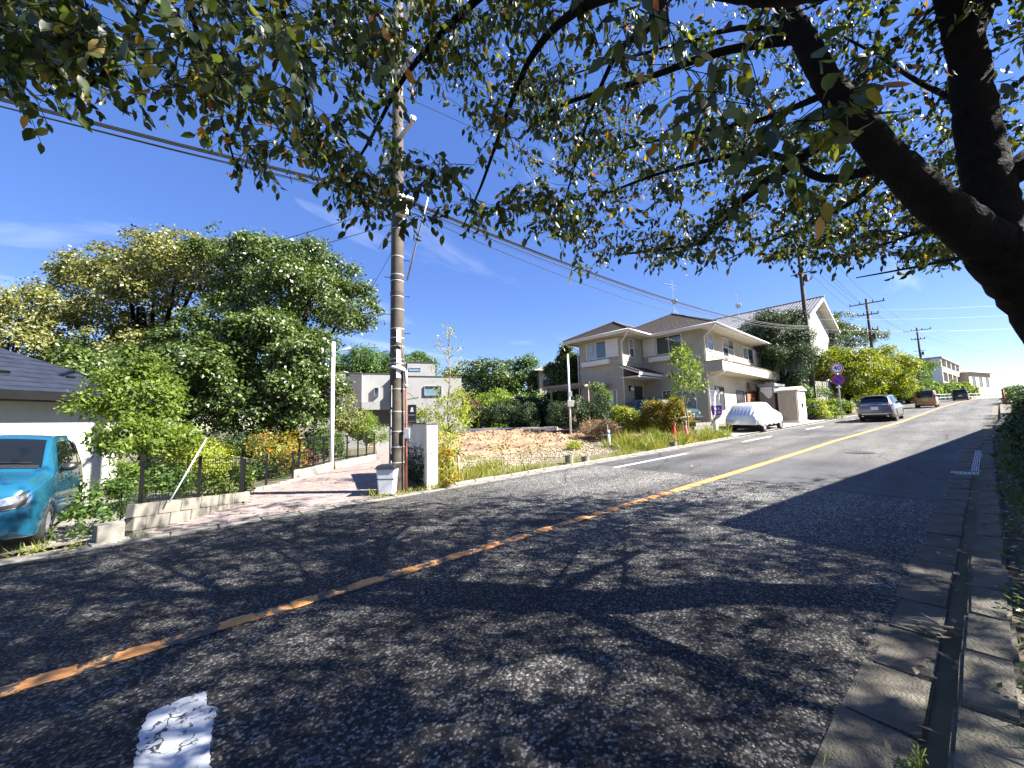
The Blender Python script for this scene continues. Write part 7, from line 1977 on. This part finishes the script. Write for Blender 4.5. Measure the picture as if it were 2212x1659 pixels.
# dry twigs and leaves in the gutter
tw = thing('dry_twigs', 'bundle of broken dry twigs lying in the gutter', 'twigs', (4.0, .45, zr(4)))
for k in range(5):
    b = MB(); a = rr.uniform(0, 3.1); c = Vector((4.0 + rr.uniform(-.08, .08), .42 + rr.uniform(-.04, .04), zr(4) + .03 + .01 * k)); d = Vector((math.cos(a), math.sin(a), rr.uniform(-.1, .1))) * rr.uniform(.06, .14); b.tube([c - d, c, c + d * 1.1], [.009, .008, .006], 6); b.build('twig', M['bark_light'], tw)
gr_ = np.random.default_rng(31)
def litter(name, label, n, reg, m, size):
    P = np.array([reg() for _ in range(n)]); ax = gr_.normal(0, 1, (n, 3)); ax[:, 2] *= .15; nr = norm(gr_.normal(0, .25, (n, 3)) + (0, 0, 1)); L = size * gr_.uniform(.6, 1.3, n)
    return tag(quads_obj(name, leaf_quads(P, ax, nr, L, L * .5), m), label, kind='stuff')
def reg_litter():
    k = gr_.uniform()
    if k < .45: x = gr_.uniform(-3, 20); y = 8.05 + abs(gr_.normal(0, .3)); return (x, y, zr(x) + .035)
    if k < .75: x = gr_.uniform(1.5, 20); y = .3 + gr_.normal(0, .1); return (x, y, zr(x) + .03)
    x = gr_.uniform(-2, 12); y = gr_.uniform(.7, 8); return (x, y, zr(x) + .012)
litter('fallen_leaves', 'fallen yellow and brown leaves along the gutters', 420, reg_litter, LM['dry'], .075)
litter('leaf_litter', 'brown leaf litter on the soil behind the kerb', 3500, lambda: ((lambda x: (x, gr_.uniform(-1.6, .02), zr(x) + .14))(gr_.uniform(1.5, 14))), LM['dry'], .06)
litter('path_leaves', 'fallen leaves scattered on the brick path', 70, lambda: ((lambda y: (gr_.uniform(edge_x(LEFT_EDGE, y), edge_x(RIGHT_EDGE, y)), y, gz(1.5, y) + .05))(gr_.uniform(8.6, 15))), LM['dry'], .09)
# heap of cut brush on the lot
bp0 = at(1292, 932, 20.5)
plant('brush_heap', 'heap of dry cut brush in front of the hedges', 'brush heap', (bp0.x, bp0.y, lot_z(bp0.x, bp0.y)), [lobe(1292, 925, 20.5, .95, .42), lobe(1315, 932, 20.2, .7, .32), lobe(1270, 934, 20.4, .6, .25)], LM['dry'], 110, 30, .16, .2, trunk=False, seed=130, asp=.12, droop=0)
# ivy on the shaded side of the white wall
gi = np.random.default_rng(77); n = 2400
s_ = gi.uniform(.25, 3.3, n) ** 1.0; z_ = gi.uniform(.0, 1.3, n) * (1 - .6 * gi.uniform(0, 1, n) ** .7)
P = np.array([list(wn - wl_ * .015 + wd_ * a + Vector((0, 0, b_))) for a, b_ in zip(s_, z_)]); nr = norm(np.array([list(-wl_)]) + gi.normal(0, .35, (n, 3))); ax = gi.normal(0, 1, (n, 3)); ax[:, 2] -= .8; L = gi.uniform(.04, .085, n)
iv = quads_obj('wall_ivy', leaf_quads(P, ax, nr, L, L * .75), LM['dark']); tag(iv, 'dark ivy on the shaded face of the white wall', 'ivy')

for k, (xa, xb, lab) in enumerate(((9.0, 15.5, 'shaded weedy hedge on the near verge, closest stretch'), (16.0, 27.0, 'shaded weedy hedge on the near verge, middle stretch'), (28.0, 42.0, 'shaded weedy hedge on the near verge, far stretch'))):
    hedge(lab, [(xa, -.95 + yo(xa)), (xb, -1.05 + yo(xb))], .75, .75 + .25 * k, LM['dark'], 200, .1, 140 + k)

rtree('bushy tree hiding the near end of the cream apartment block', 86.0, 8.0, 3.4, 7.6, LM['green'], 109, n=620, low=True)

for k, (x, y, r_, h_, mm_, lab) in enumerate(((14.6, 9.7, .32, .3, 'lime', 'leafy weed clump beside the white marker post'), (16.4, 9.6, .4, .42, 'green', 'tall leafy weed clump below the orange-tipped hedge'), (17.3, 10.6, .45, .5, 'lime', 'broad weed clump in front of the porch hedge'), (20.6, 9.2, .38, .36, 'green', 'leafy weed clump at the foot of low dark wall'), (21.7, 9.05, .36, .3, 'lime', 'bright weed clump at the driveway corner'), (12.6, 11.4, .3, .25, 'gold', 'yellowed weed clump on the gravel'))):
    z = lot_z(x, y); plant('weed_clump', lab, 'weed', (x, y, z), [(x, y, z + h_ * .6, r_, r_, h_ * .75), (x + r_ * .7, y + .1, z + h_ * .4, r_ * .6, r_ * .6, h_ * .5)], LM[mm_], 60, 18, .1, .085, trunk=False, seed=160 + k, use_core=False, asp=.35)
# ---------------------------------------------------------------- the cherry tree over the road
from mathutils import noise as mnoise
gc_ = np.random.default_rng(2024)
CT = thing('cherry_tree', 'large leafy cherry tree with dark trunk overhanging the road', 'tree', (5.55, -.85, zr(5.5) + .1))
def A3(*q): return [np.array(at(*p)) for p in q]
limbs = {}
limbs['trunk'] = ([np.array((5.6, -.85, .05)), np.array((5.5, -.75, .9))] + A3((2285, 690, 3.15), (2165, 545, 3.05)), [.33, .27, .25, .235])
limbs['A'] = (A3((2165, 545, 3.05), (2060, 470, 3.05), (1930, 350, 3.15), (1800, 195, 3.25), (1735, 80, 3.3), (1680, -10, 3.4), (1600, -160, 3.6), (1480, -330, 3.9)), [.2, .165, .14, .115, .1, .085, .07, .05])
limbs['B'] = (A3((2165, 545, 3.05), (2135, 400, 3.2), (2105, 230, 3.35), (2085, 100, 3.4), (2040, -60, 3.4), (1990, -260, 3.3), (1900, -450, 3.2)), [.2, .17, .155, .14, .12, .1, .08])
limbs['B2'] = (A3((2085, 100, 3.4), (2150, -40, 3.6), (2250, -220, 4.0), (2400, -400, 4.3)), [.11, .1, .08, .05])
limbs['C'] = (A3((2040, -60, 3.4), (1900, -75, 2.6), (1800, -48, 2.15), (1650, -34, 1.95), (1490, -72, 1.95), (1250, -170, 2.15), (900, -240, 2.4), (500, -250, 2.6), (100, -190, 2.8), (-250, -120, 3.0)), [.11, .11, .105, .1, .09, .08, .065, .05, .035, .02])
limbs['D'] = (A3((1850, 255, 3.25), (1731, 340, 3.9), (1606, 430, 4.8), (1536, 500, 5.4), (1491, 530, 5.7), (1336, 550, 6.2)), [.07, .06, .052, .045, .035, .015])
limbs['E'] = (A3((1735, 80, 3.3), (1546, 115, 3.8), (1366, 180, 4.3), (1206, 230, 4.7), (1120, 300, 5.0)), [.05, .045, .036, .026, .012])
limbs['F'] = (A3((1930, 350, 3.15), (1780, 195 + 190, 3.6), (1640, 330, 4.2), (1440, 370, 5.0), (1280, 430, 5.6)), [.05, .042, .036, .026, .012])
limbs['G'] = (A3((2165, 545, 3.05), (2060, 560, 3.9), (1960, 580, 4.8), (1850, 600, 5.6)), [.03, .024, .016, .009])
limbs['H'] = (A3((700, -245, 2.5), (607, -60, 2.75), (607, 0, 2.8), (635, 130, 2.9), (665, 225, 3.0), (692, 315, 3.1)), [.03, .027, .026, .022, .016, .008])
limbs['I'] = (A3((500, -250, 2.6), (405, -80, 2.6), (410, 0, 2.65), (440, 130, 2.7), (465, 210, 2.8), (505, 345, 2.9)), [.028, .024, .022, .018, .014, .007])
limbs['J'] = (A3((380, -240, 2.65), (325, -60, 2.5), (315, 0, 2.5), (250, 125, 2.55), (190, 190, 2.6)), [.024, .02, .019, .014, .007])
limbs['K'] = (A3((1250, -170, 2.15), (1100, -60, 2.8), (975, 50, 3.2), (875, 165, 3.4), (800, 300, 3.6), (745, 390, 3.7)), [.04, .036, .032, .024, .016, .008])
limbs['L'] = (A3((1490, -60, 1.95), (1250, 20, 2.8), (1150, 120, 3.4), (1090, 260, 3.8), (1040, 400, 4.1), (1000, 490, 4.2)), [.045, .04, .034, .025, .016, .007])
limbs['M'] = (A3((1450, -60, 2.0), (1400, 60, 3.0), (1330, 120, 3.8), (1270, 260, 4.5), (1230, 400, 5.2), (1200, 500, 5.6)), [.04, .036, .03, .022, .014, .007])
limbs['N'] = (A3((2135, 400, 3.2), (2230, 330, 3.3), (2350, 250, 3.6), (2550, 120, 4.0)), [.08, .075, .06, .04])
limbs['Q1'] = (A3((1800, 195, 3.25), (1640, 260, 4.0), (1480, 290, 4.8), (1330, 330, 5.5), (1230, 400, 6.0)), [.034, .03, .024, .016, .008])
limbs['Q2'] = (A3((1930, 350, 3.15), (1850, 430, 4.2), (1740, 490, 5.2), (1640, 530, 6.0), (1560, 565, 6.6)), [.034, .03, .024, .016, .008])
limbs['Q3'] = (A3((2060, 470, 3.05), (1990, 500, 4.2), (1900, 530, 5.2), (1800, 555, 6.0)), [.03, .024, .018, .008])
limbs['Q4'] = (A3((1735, 80, 3.3), (1600, 60, 4.0), (1450, 100, 4.8), (1300, 140, 5.6), (1180, 180, 6.2)), [.034, .03, .024, .016, .008])
limbs['Q5'] = (A3((2105, 230, 3.35), (1990, 180, 4.0), (1880, 110, 4.6), (1780, 60, 5.2)), [.034, .028, .02, .01])
limbs['P'] = ([np.array(at(2135, 400, 3.2)), np.array((5.6, -2.0, 4.2)), np.array((6.4, -3.4, 5.2)), np.array((7.2, -4.6, 5.9))], [.1, .085, .06, .03])
nodes = []; nchain = []
chains = []
def cr_spline(P, k):
    out = []
    for i in range(len(P) - 1):
        p0 = P[max(i - 1, 0)]; p1 = P[i]; p2 = P[i + 1]; p3 = P[min(i + 2, len(P) - 1)]
        for j in range(k):
            t = j / k; out.append(.5 * ((2 * p1) + (-p0 + p2) * t + (2 * p0 - 5 * p1 + 4 * p2 - p3) * t * t + (-p0 + 3 * p1 - 3 * p2 + p3) * t ** 3))
    out.append(P[-1]); return out
NP = []; NPAR = []; NR = []
for nm, (P, rad) in limbs.items():
    rad = [q_ * .86 for q_ in rad]
    pts_ = cr_spline(P, 14 if rad[0] > .06 else 6); rd = np.interp(np.linspace(0, len(P) - 1, len(pts_)), range(len(P)), rad)
    # knots and small wander
    pts_ = [p + gc_.normal(0, 1, 3) * r * .035 for p, r in zip(pts_, rd)]
    if nm != 'trunk': rd[:4] = rd[:4] * np.array((1.28, 1.2, 1.1, 1.04))      # branch collar
    thick = rd[0] > .06
    b = MB(); b.tube([Vector(p) for p in pts_], list(rd), 26 if thick else 9)
    if thick:                                       # rings and cracks of cherry bark
        for vi, v in enumerate(b.v):
            c = pts_[min(vi // 26, len(pts_) - 1)]; o_ = Vector(v) - Vector(c)
            if o_.length < 1e-6: continue
            q_ = Vector(v); k_ = .055 * mnoise.noise(q_ * 5.0) + .035 * mnoise.noise(q_ * 17.0) + .03 * mnoise.noise(Vector((vi // 26 * .9, o_.normalized().dot(Vector((1, .3, .2))) * .6, 3.1)))
            b.v[vi] = tuple(Vector(c) + o_ * (1 + k_))
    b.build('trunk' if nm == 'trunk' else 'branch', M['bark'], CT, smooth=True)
    if nm == 'trunk': continue
    st_ = len(NP)
    for i, (p, r) in enumerate(zip(pts_, rd)):
        NP.append(p); NR.append(r)
# tips where leaf sprays hang
bx_ = [-80, 0, 60, 200, 290, 370, 450, 500, 620, 680, 760, 830, 880, 1000, 1060, 1150, 1200, 1280, 1350, 1480, 1520, 1600, 1700, 1800, 1870, 1950, 2030, 2110, 2230]
by_ = [235, 220, 225, 240, 130, 170, 260, 375, 395, 370, 445, 480, 505, 520, 495, 505, 540, 590, 540, 600, 560, 540, 575, 570, 540, 565, 580, 540, 500]
def dep(x, y):
    f = np.interp(x, [-100, 300, 700, 1000, 1300, 1700, 2200], [2.3, 2.5, 2.9, 3.5, 4.6, 5.2, 5.2])
    s_ = np.interp(x, [-100, 300, 700, 1000, 1300, 1700, 2200], [.5, .6, .7, 1.1, 1.6, 1.8, 2.0])
    low = np.interp(y, [0, 350, 600], [-.2, 0, .5])
    return max(1.9, f + s_ * gc_.uniform(-1, 1) * .8 + s_ * low)
tips = []
def dens(x, y):
    d = 1.0
    if x < 330: d = .62
    elif x < 700: d = .8
    if 1780 < x and 90 < y < 330: d = .55
    if 330 < x < 430 and y > 100: d = .35
    if 850 < x < 1120 and 200 < y < 420: d = .8
    return d
while len(tips) < 700:
    x = gc_.uniform(-120, 2240); yb = np.interp(x, bx_, by_); y = yb - 26 - (yb + 260) * gc_.uniform(0, 1) ** 1.3
    if gc_.uniform() > dens(x, y) / 1.2: continue
    d = dep(x, y)
    for _ in range(int(gc_.integers(2, 6))):
        s_ = 60.0 * 3.0 / d; x2 = x + gc_.normal(0, s_); y2 = y + gc_.normal(0, s_ * .6)
        if y2 > np.interp(x2, bx_, by_) - 20: continue
        tips.append(np.array(at(x2, y2, max(1.9, d + gc_.normal(0, .25)))))
for _ in range(330):
    x = gc_.uniform(1130, 2120); y = np.interp(x, bx_, by_) - gc_.uniform(8, 330); tips.append(np.array(at(x, y, gc_.uniform(4.6, 7.4))))
for _ in range(80):
    x = gc_.uniform(1680, 2120); y = np.interp(x, bx_, by_) - gc_.uniform(0, 150); tips.append(np.array(at(x, y, gc_.uniform(4.2, 6.6))))
for (x, y, d) in ((1480, 150, 1.55), (1560, 200, 1.5), (1650, 230, 1.5), (1700, 280, 1.6), (1780, 260, 1.45), (1860, 300, 1.5), (1600, 330, 1.75), (1700, 380, 1.8), (1420, 90, 1.6), (1380, 20, 1.4)):
    tips.append(np.array(at(x, y, d)))
# spray tips of the crown beyond the picture edge (above, right, behind the trunk)
FWDn, RGTn, UPn, EYEn = [np.array(q) for q in (FWD, RGT, UPV, EYE)]
n_frame = len(tips)
def view(p):
    q = p - EYEn; z = q @ FWDn
    return (q, z, 1106 + 831 * (q @ RGTn) / z, 829.5 - 831 * (q @ UPn) / z) if z > .2 else (q, z, 9e9, -9e9)
k = 0
while k < 150:                       # the upper crown, seen through the lower sprays
    p = np.array((gc_.uniform(-.5, 9.5), gc_.uniform(-.5, 5.0), gc_.uniform(4.4, 8.4)))
    q, z, px, py = view(p)
    if z < .2 or not (420 < px < 2300): continue
    if py > np.interp(px, bx_, by_) - 110 or py < -600: continue
    tips.append(p); k += 1
n_frame = len(tips)
k = 0; made = 0
while made < 430:                    # sprays gathered in clumps, with gaps of sky between
    c = np.array((gc_.uniform(-1.5, 15.5), gc_.uniform(-9.0, 2.6), gc_.uniform(4.2, 9.8)))
    e = ((c - np.array((7.0, -3.0, 6.3))) / np.array((8.0, 6.0, 3.5)))
    if (e ** 2).sum() > 1: continue
    made += 1
    for _ in range(10):
        p = c + gc_.normal(0, 1, 3) * (.42, .42, .26)
        q, z, px, py = view(p)
        if np.linalg.norm(q) < 1.9: continue
        if z > .2 and -60 < px < 2300 and py > -90: continue
        tips.append(p)
for _ in range(75):
    c = np.array((4.6, -2.7, 6.4)) + gc_.normal(0, 1, 3) * (1.7, 1.1, .9)
    for _ in range(9):
        p = c + gc_.normal(0, 1, 3) * (.38, .38, .24); q, z, px, py = view(p)
        if np.linalg.norm(q) > 2 and not (z > .2 and -60 < px < 2300 and py > -90): tips.append(p)
for _ in range(70):
    c = np.array((10.2, -4.9, 6.6)) + gc_.normal(0, 1, 3) * (1.5, 1.1, 1.1)
    for _ in range(9): tips.append(c + gc_.normal(0, 1, 3) * (.4, .4, .25))
NPa = np.array(NP); NRa = np.array(NR)
T = np.array(tips)
dmin = np.array([np.min(np.linalg.norm(NPa - t, axis=1)) for t in T]); order = np.argsort(dmin)
twig = MB(); sprays = []
buf = np.zeros((120000, 3)); rb = np.zeros(120000); cnt = len(NPa); buf[:cnt] = NPa; rb[:cnt] = NRa
for i in order:
    t = T[i]; d = np.linalg.norm(buf[:cnt] - t, axis=1) + np.maximum(0, buf[:cnt, 2] - t[2]) * -.15 + (rb[:cnt] < .004) * .15
    j = int(np.argmin(d)); a = buf[j]; L = np.linalg.norm(t - a)
    if L < .05: continue
    k = max(2, int(L / .16)); mid = (a + t) / 2 + gc_.normal(0, .1 * L, 3) + np.array((0, 0, .1 * L))
    r0 = min(rb[j] * .6, .0035 + .0075 * L); pts_ = []
    for q in range(k + 1):
        u = q / k; p = (1 - u) ** 2 * a + 2 * u * (1 - u) * mid + u * u * t
        if 0 < q < k: p = p + gc_.normal(0, .018, 3)
        pts_.append(p)
    rads = [max(.0018, r0 * (1 - .65 * q / k)) for q in range(k + 1)]
    twig.tube([Vector(p) for p in pts_], rads, 5 if i < n_frame else 3, cap=False)
    m = k
    buf[cnt:cnt + m] = pts_[1:]; rb[cnt:cnt + m] = rads[1:]; cnt += m
    sprays.append((t, pts_, i < n_frame))
LP = []; LA = []
for (t, pts_, seen) in sprays:
    ns = gc_.integers(2, 6)
    for s in range(ns):
        o = pts_[-1] if s == 0 else pts_[max(1, len(pts_) - 1 - int(gc_.integers(0, max(1, len(pts_) // 2 + 1))))]
        dirv = gc_.normal(0, 1, 3); dirv[2] = dirv[2] * .35 - .25; dirv /= np.linalg.norm(dirv); ln = gc_.uniform(.16, .42)
        e = o + dirv * ln + np.array((0, 0, -.12 * ln)); md_ = o + dirv * ln * .5 + np.array((0, 0, .03))
        if seen: twig.tube([Vector(o), Vector(md_), Vector(e)], [.0024, .002, .0014], 3, cap=False)
        nl = int(gc_.integers(5, 9))
        for q in range(nl):
            u = (q + .6) / nl; p = (1 - u) ** 2 * o + 2 * u * (1 - u) * md_ + u * u * e
            ax = dirv * gc_.uniform(.1, .8) + gc_.normal(0, .45, 3) + np.array((0, 0, -gc_.uniform(.25, 1.15)))
            LP.append(p + np.array((0, 0, -.008))); LA.append(ax / np.linalg.norm(ax))
tag(twig.build('twigs', M['bark'], CT, fix=False), kind='stuff')
LP = np.array(LP); LA = np.array(LA); n = len(LP)
keep = np.linalg.norm(LP - EYEn, axis=1) > 1.05
LP, LA = LP[keep], LA[keep]; n = len(LP)
LN = gc_.normal(0, 1, (n, 3)); LN -= LA * (LN * LA).sum(1, keepdims=True); LN = norm(LN)
LL = gc_.uniform(.056, .106, n); LW = LL * gc_.uniform(.46, .58, n)
def cherry_verts(pos, ax, nr, L, W):
    sd_ = np.cross(ax, nr); nn = len(pos); V = np.empty((nn, 8, 3))
    def pt(a, s, u): return pos + ax * (L * a)[:, None] + sd_ * (W * s)[:, None] + nr * (L * u)[:, None]
    V[:, 0] = pt(0, 0, 0); V[:, 1] = pt(.28, .44, .06); V[:, 2] = pt(.62, .42, .04); V[:, 3] = pt(1.0, 0, -.12)
    V[:, 4] = pt(.62, -.42, .04); V[:, 5] = pt(.28, -.44, .06); V[:, 6] = pt(.30, 0, -.02); V[:, 7] = pt(.64, 0, -.035)
    return V
FC = np.array([(0, 6, 1, 1), (6, 7, 2, 1), (7, 3, 2, 2), (0, 5, 6, 6), (6, 5, 4, 7), (7, 4, 3, 3)])
TRI = np.array([(0, 6, 1), (6, 7, 2), (6, 2, 1), (7, 3, 2), (0, 5, 6), (6, 5, 4), (6, 4, 7), (7, 4, 3)])
V = cherry_verts(LP, LA, LN, LL, LW)
# the 300 leaves that show largest become leaves of their own
q = LP - EYEn; zz = q @ FWDn; px = 1106 + 831 * (q @ RGTn) / np.maximum(zz, .1); py = 829.5 - 831 * (q @ UPn) / np.maximum(zz, .1)
infr = (zz > .3) & (px > 0) & (px < 2212) & (py > 0) & (py < 1659)
score = np.where(infr, LL / np.maximum(zz, .3), 0); big = np.argsort(-score)[:300]; mask = np.ones(n, bool); mask[big] = False
cols = [(0, (.016, .028, .008)), (.35, (.03, .048, .012)), (.7, (.06, .085, .018)), (.9, (.13, .15, .03)), (.96, (.22, .18, .035)), (.985, (.36, .2, .03)), (1, (.3, .1, .03))]
M['cherry_leaf'] = leafmat('cherry_leaf', cols, .42, .4, .5)
me = rawmesh('foliage', V[mask].reshape(-1, 3) - np.array(CT.location), (np.arange(mask.sum())[:, None, None] * 8 + TRI[None]).ravel(), 3)
tag(link('foliage', me, M['cherry_leaf'], CT), kind='stuff')
M['cherry_leaf_one'] = leafmat('cherry_leaf_one', cols, .42, .4, .5)
tt = M['cherry_leaf_one'].node_tree; oi = tt.nodes.new('ShaderNodeObjectInfo'); rp_ = [x for x in tt.nodes if x.bl_idname == 'ShaderNodeValToRGB'][0]
for l in list(rp_.inputs[0].links): tt.links.remove(l)
tt.links.new(oi.outputs['Random'], rp_.inputs[0])
one = []
for w_, bend in ((.4, .10), (.46, .16), (.5, .05)):
    prof = [(0, 0), (.06, .16), (.16, .34), (.28, .45), (.42, .5), (.56, .48), (.7, .39), (.82, .26), (.92, .11), (1.0, 0)]
    vs = []; fs = []
    for k, (a_, s_) in enumerate(prof):
        ser = 1 + (.05 if k % 2 else -.03); zc = -bend * a_ * a_; ed = .10 * s_ * w_ * 2 * (.6 + .4 * math.sin(a_ * 9))
        vs += [(a_, 0, zc), (a_ + .012, s_ * w_ * ser, zc + ed), (a_ + .012, -s_ * w_ * ser, zc + ed * .8)]
    for k in range(len(prof) - 1):
        q = k * 3; fs += [(q, q + 3, q + 4, q + 1), (q, q + 2, q + 5, q + 3)]
    m1 = bpy.data.meshes.new('leaf'); m1.from_pydata(vs, [], fs); m1.materials.append(M['cherry_leaf_one']); m1.polygons.foreach_set('use_smooth', [True] * len(m1.polygons)); one.append(m1)
for c_, i in enumerate(big):
    o = bpy.data.objects.new('leaf', one[c_ % 3]); COL.objects.link(o); o.parent = CT
    sdv = np.cross(LA[i], LN[i]); yv = -sdv
    rot = Matrix((Vector(LA[i]), Vector(np.cross(LN[i], LA[i])), Vector(LN[i]))).transposed()
    o.matrix_basis = Matrix.Translation(Vector(LP[i]) - CT.location) @ rot.to_4x4() @ Matrix.Scale(float(LL[i]), 4)
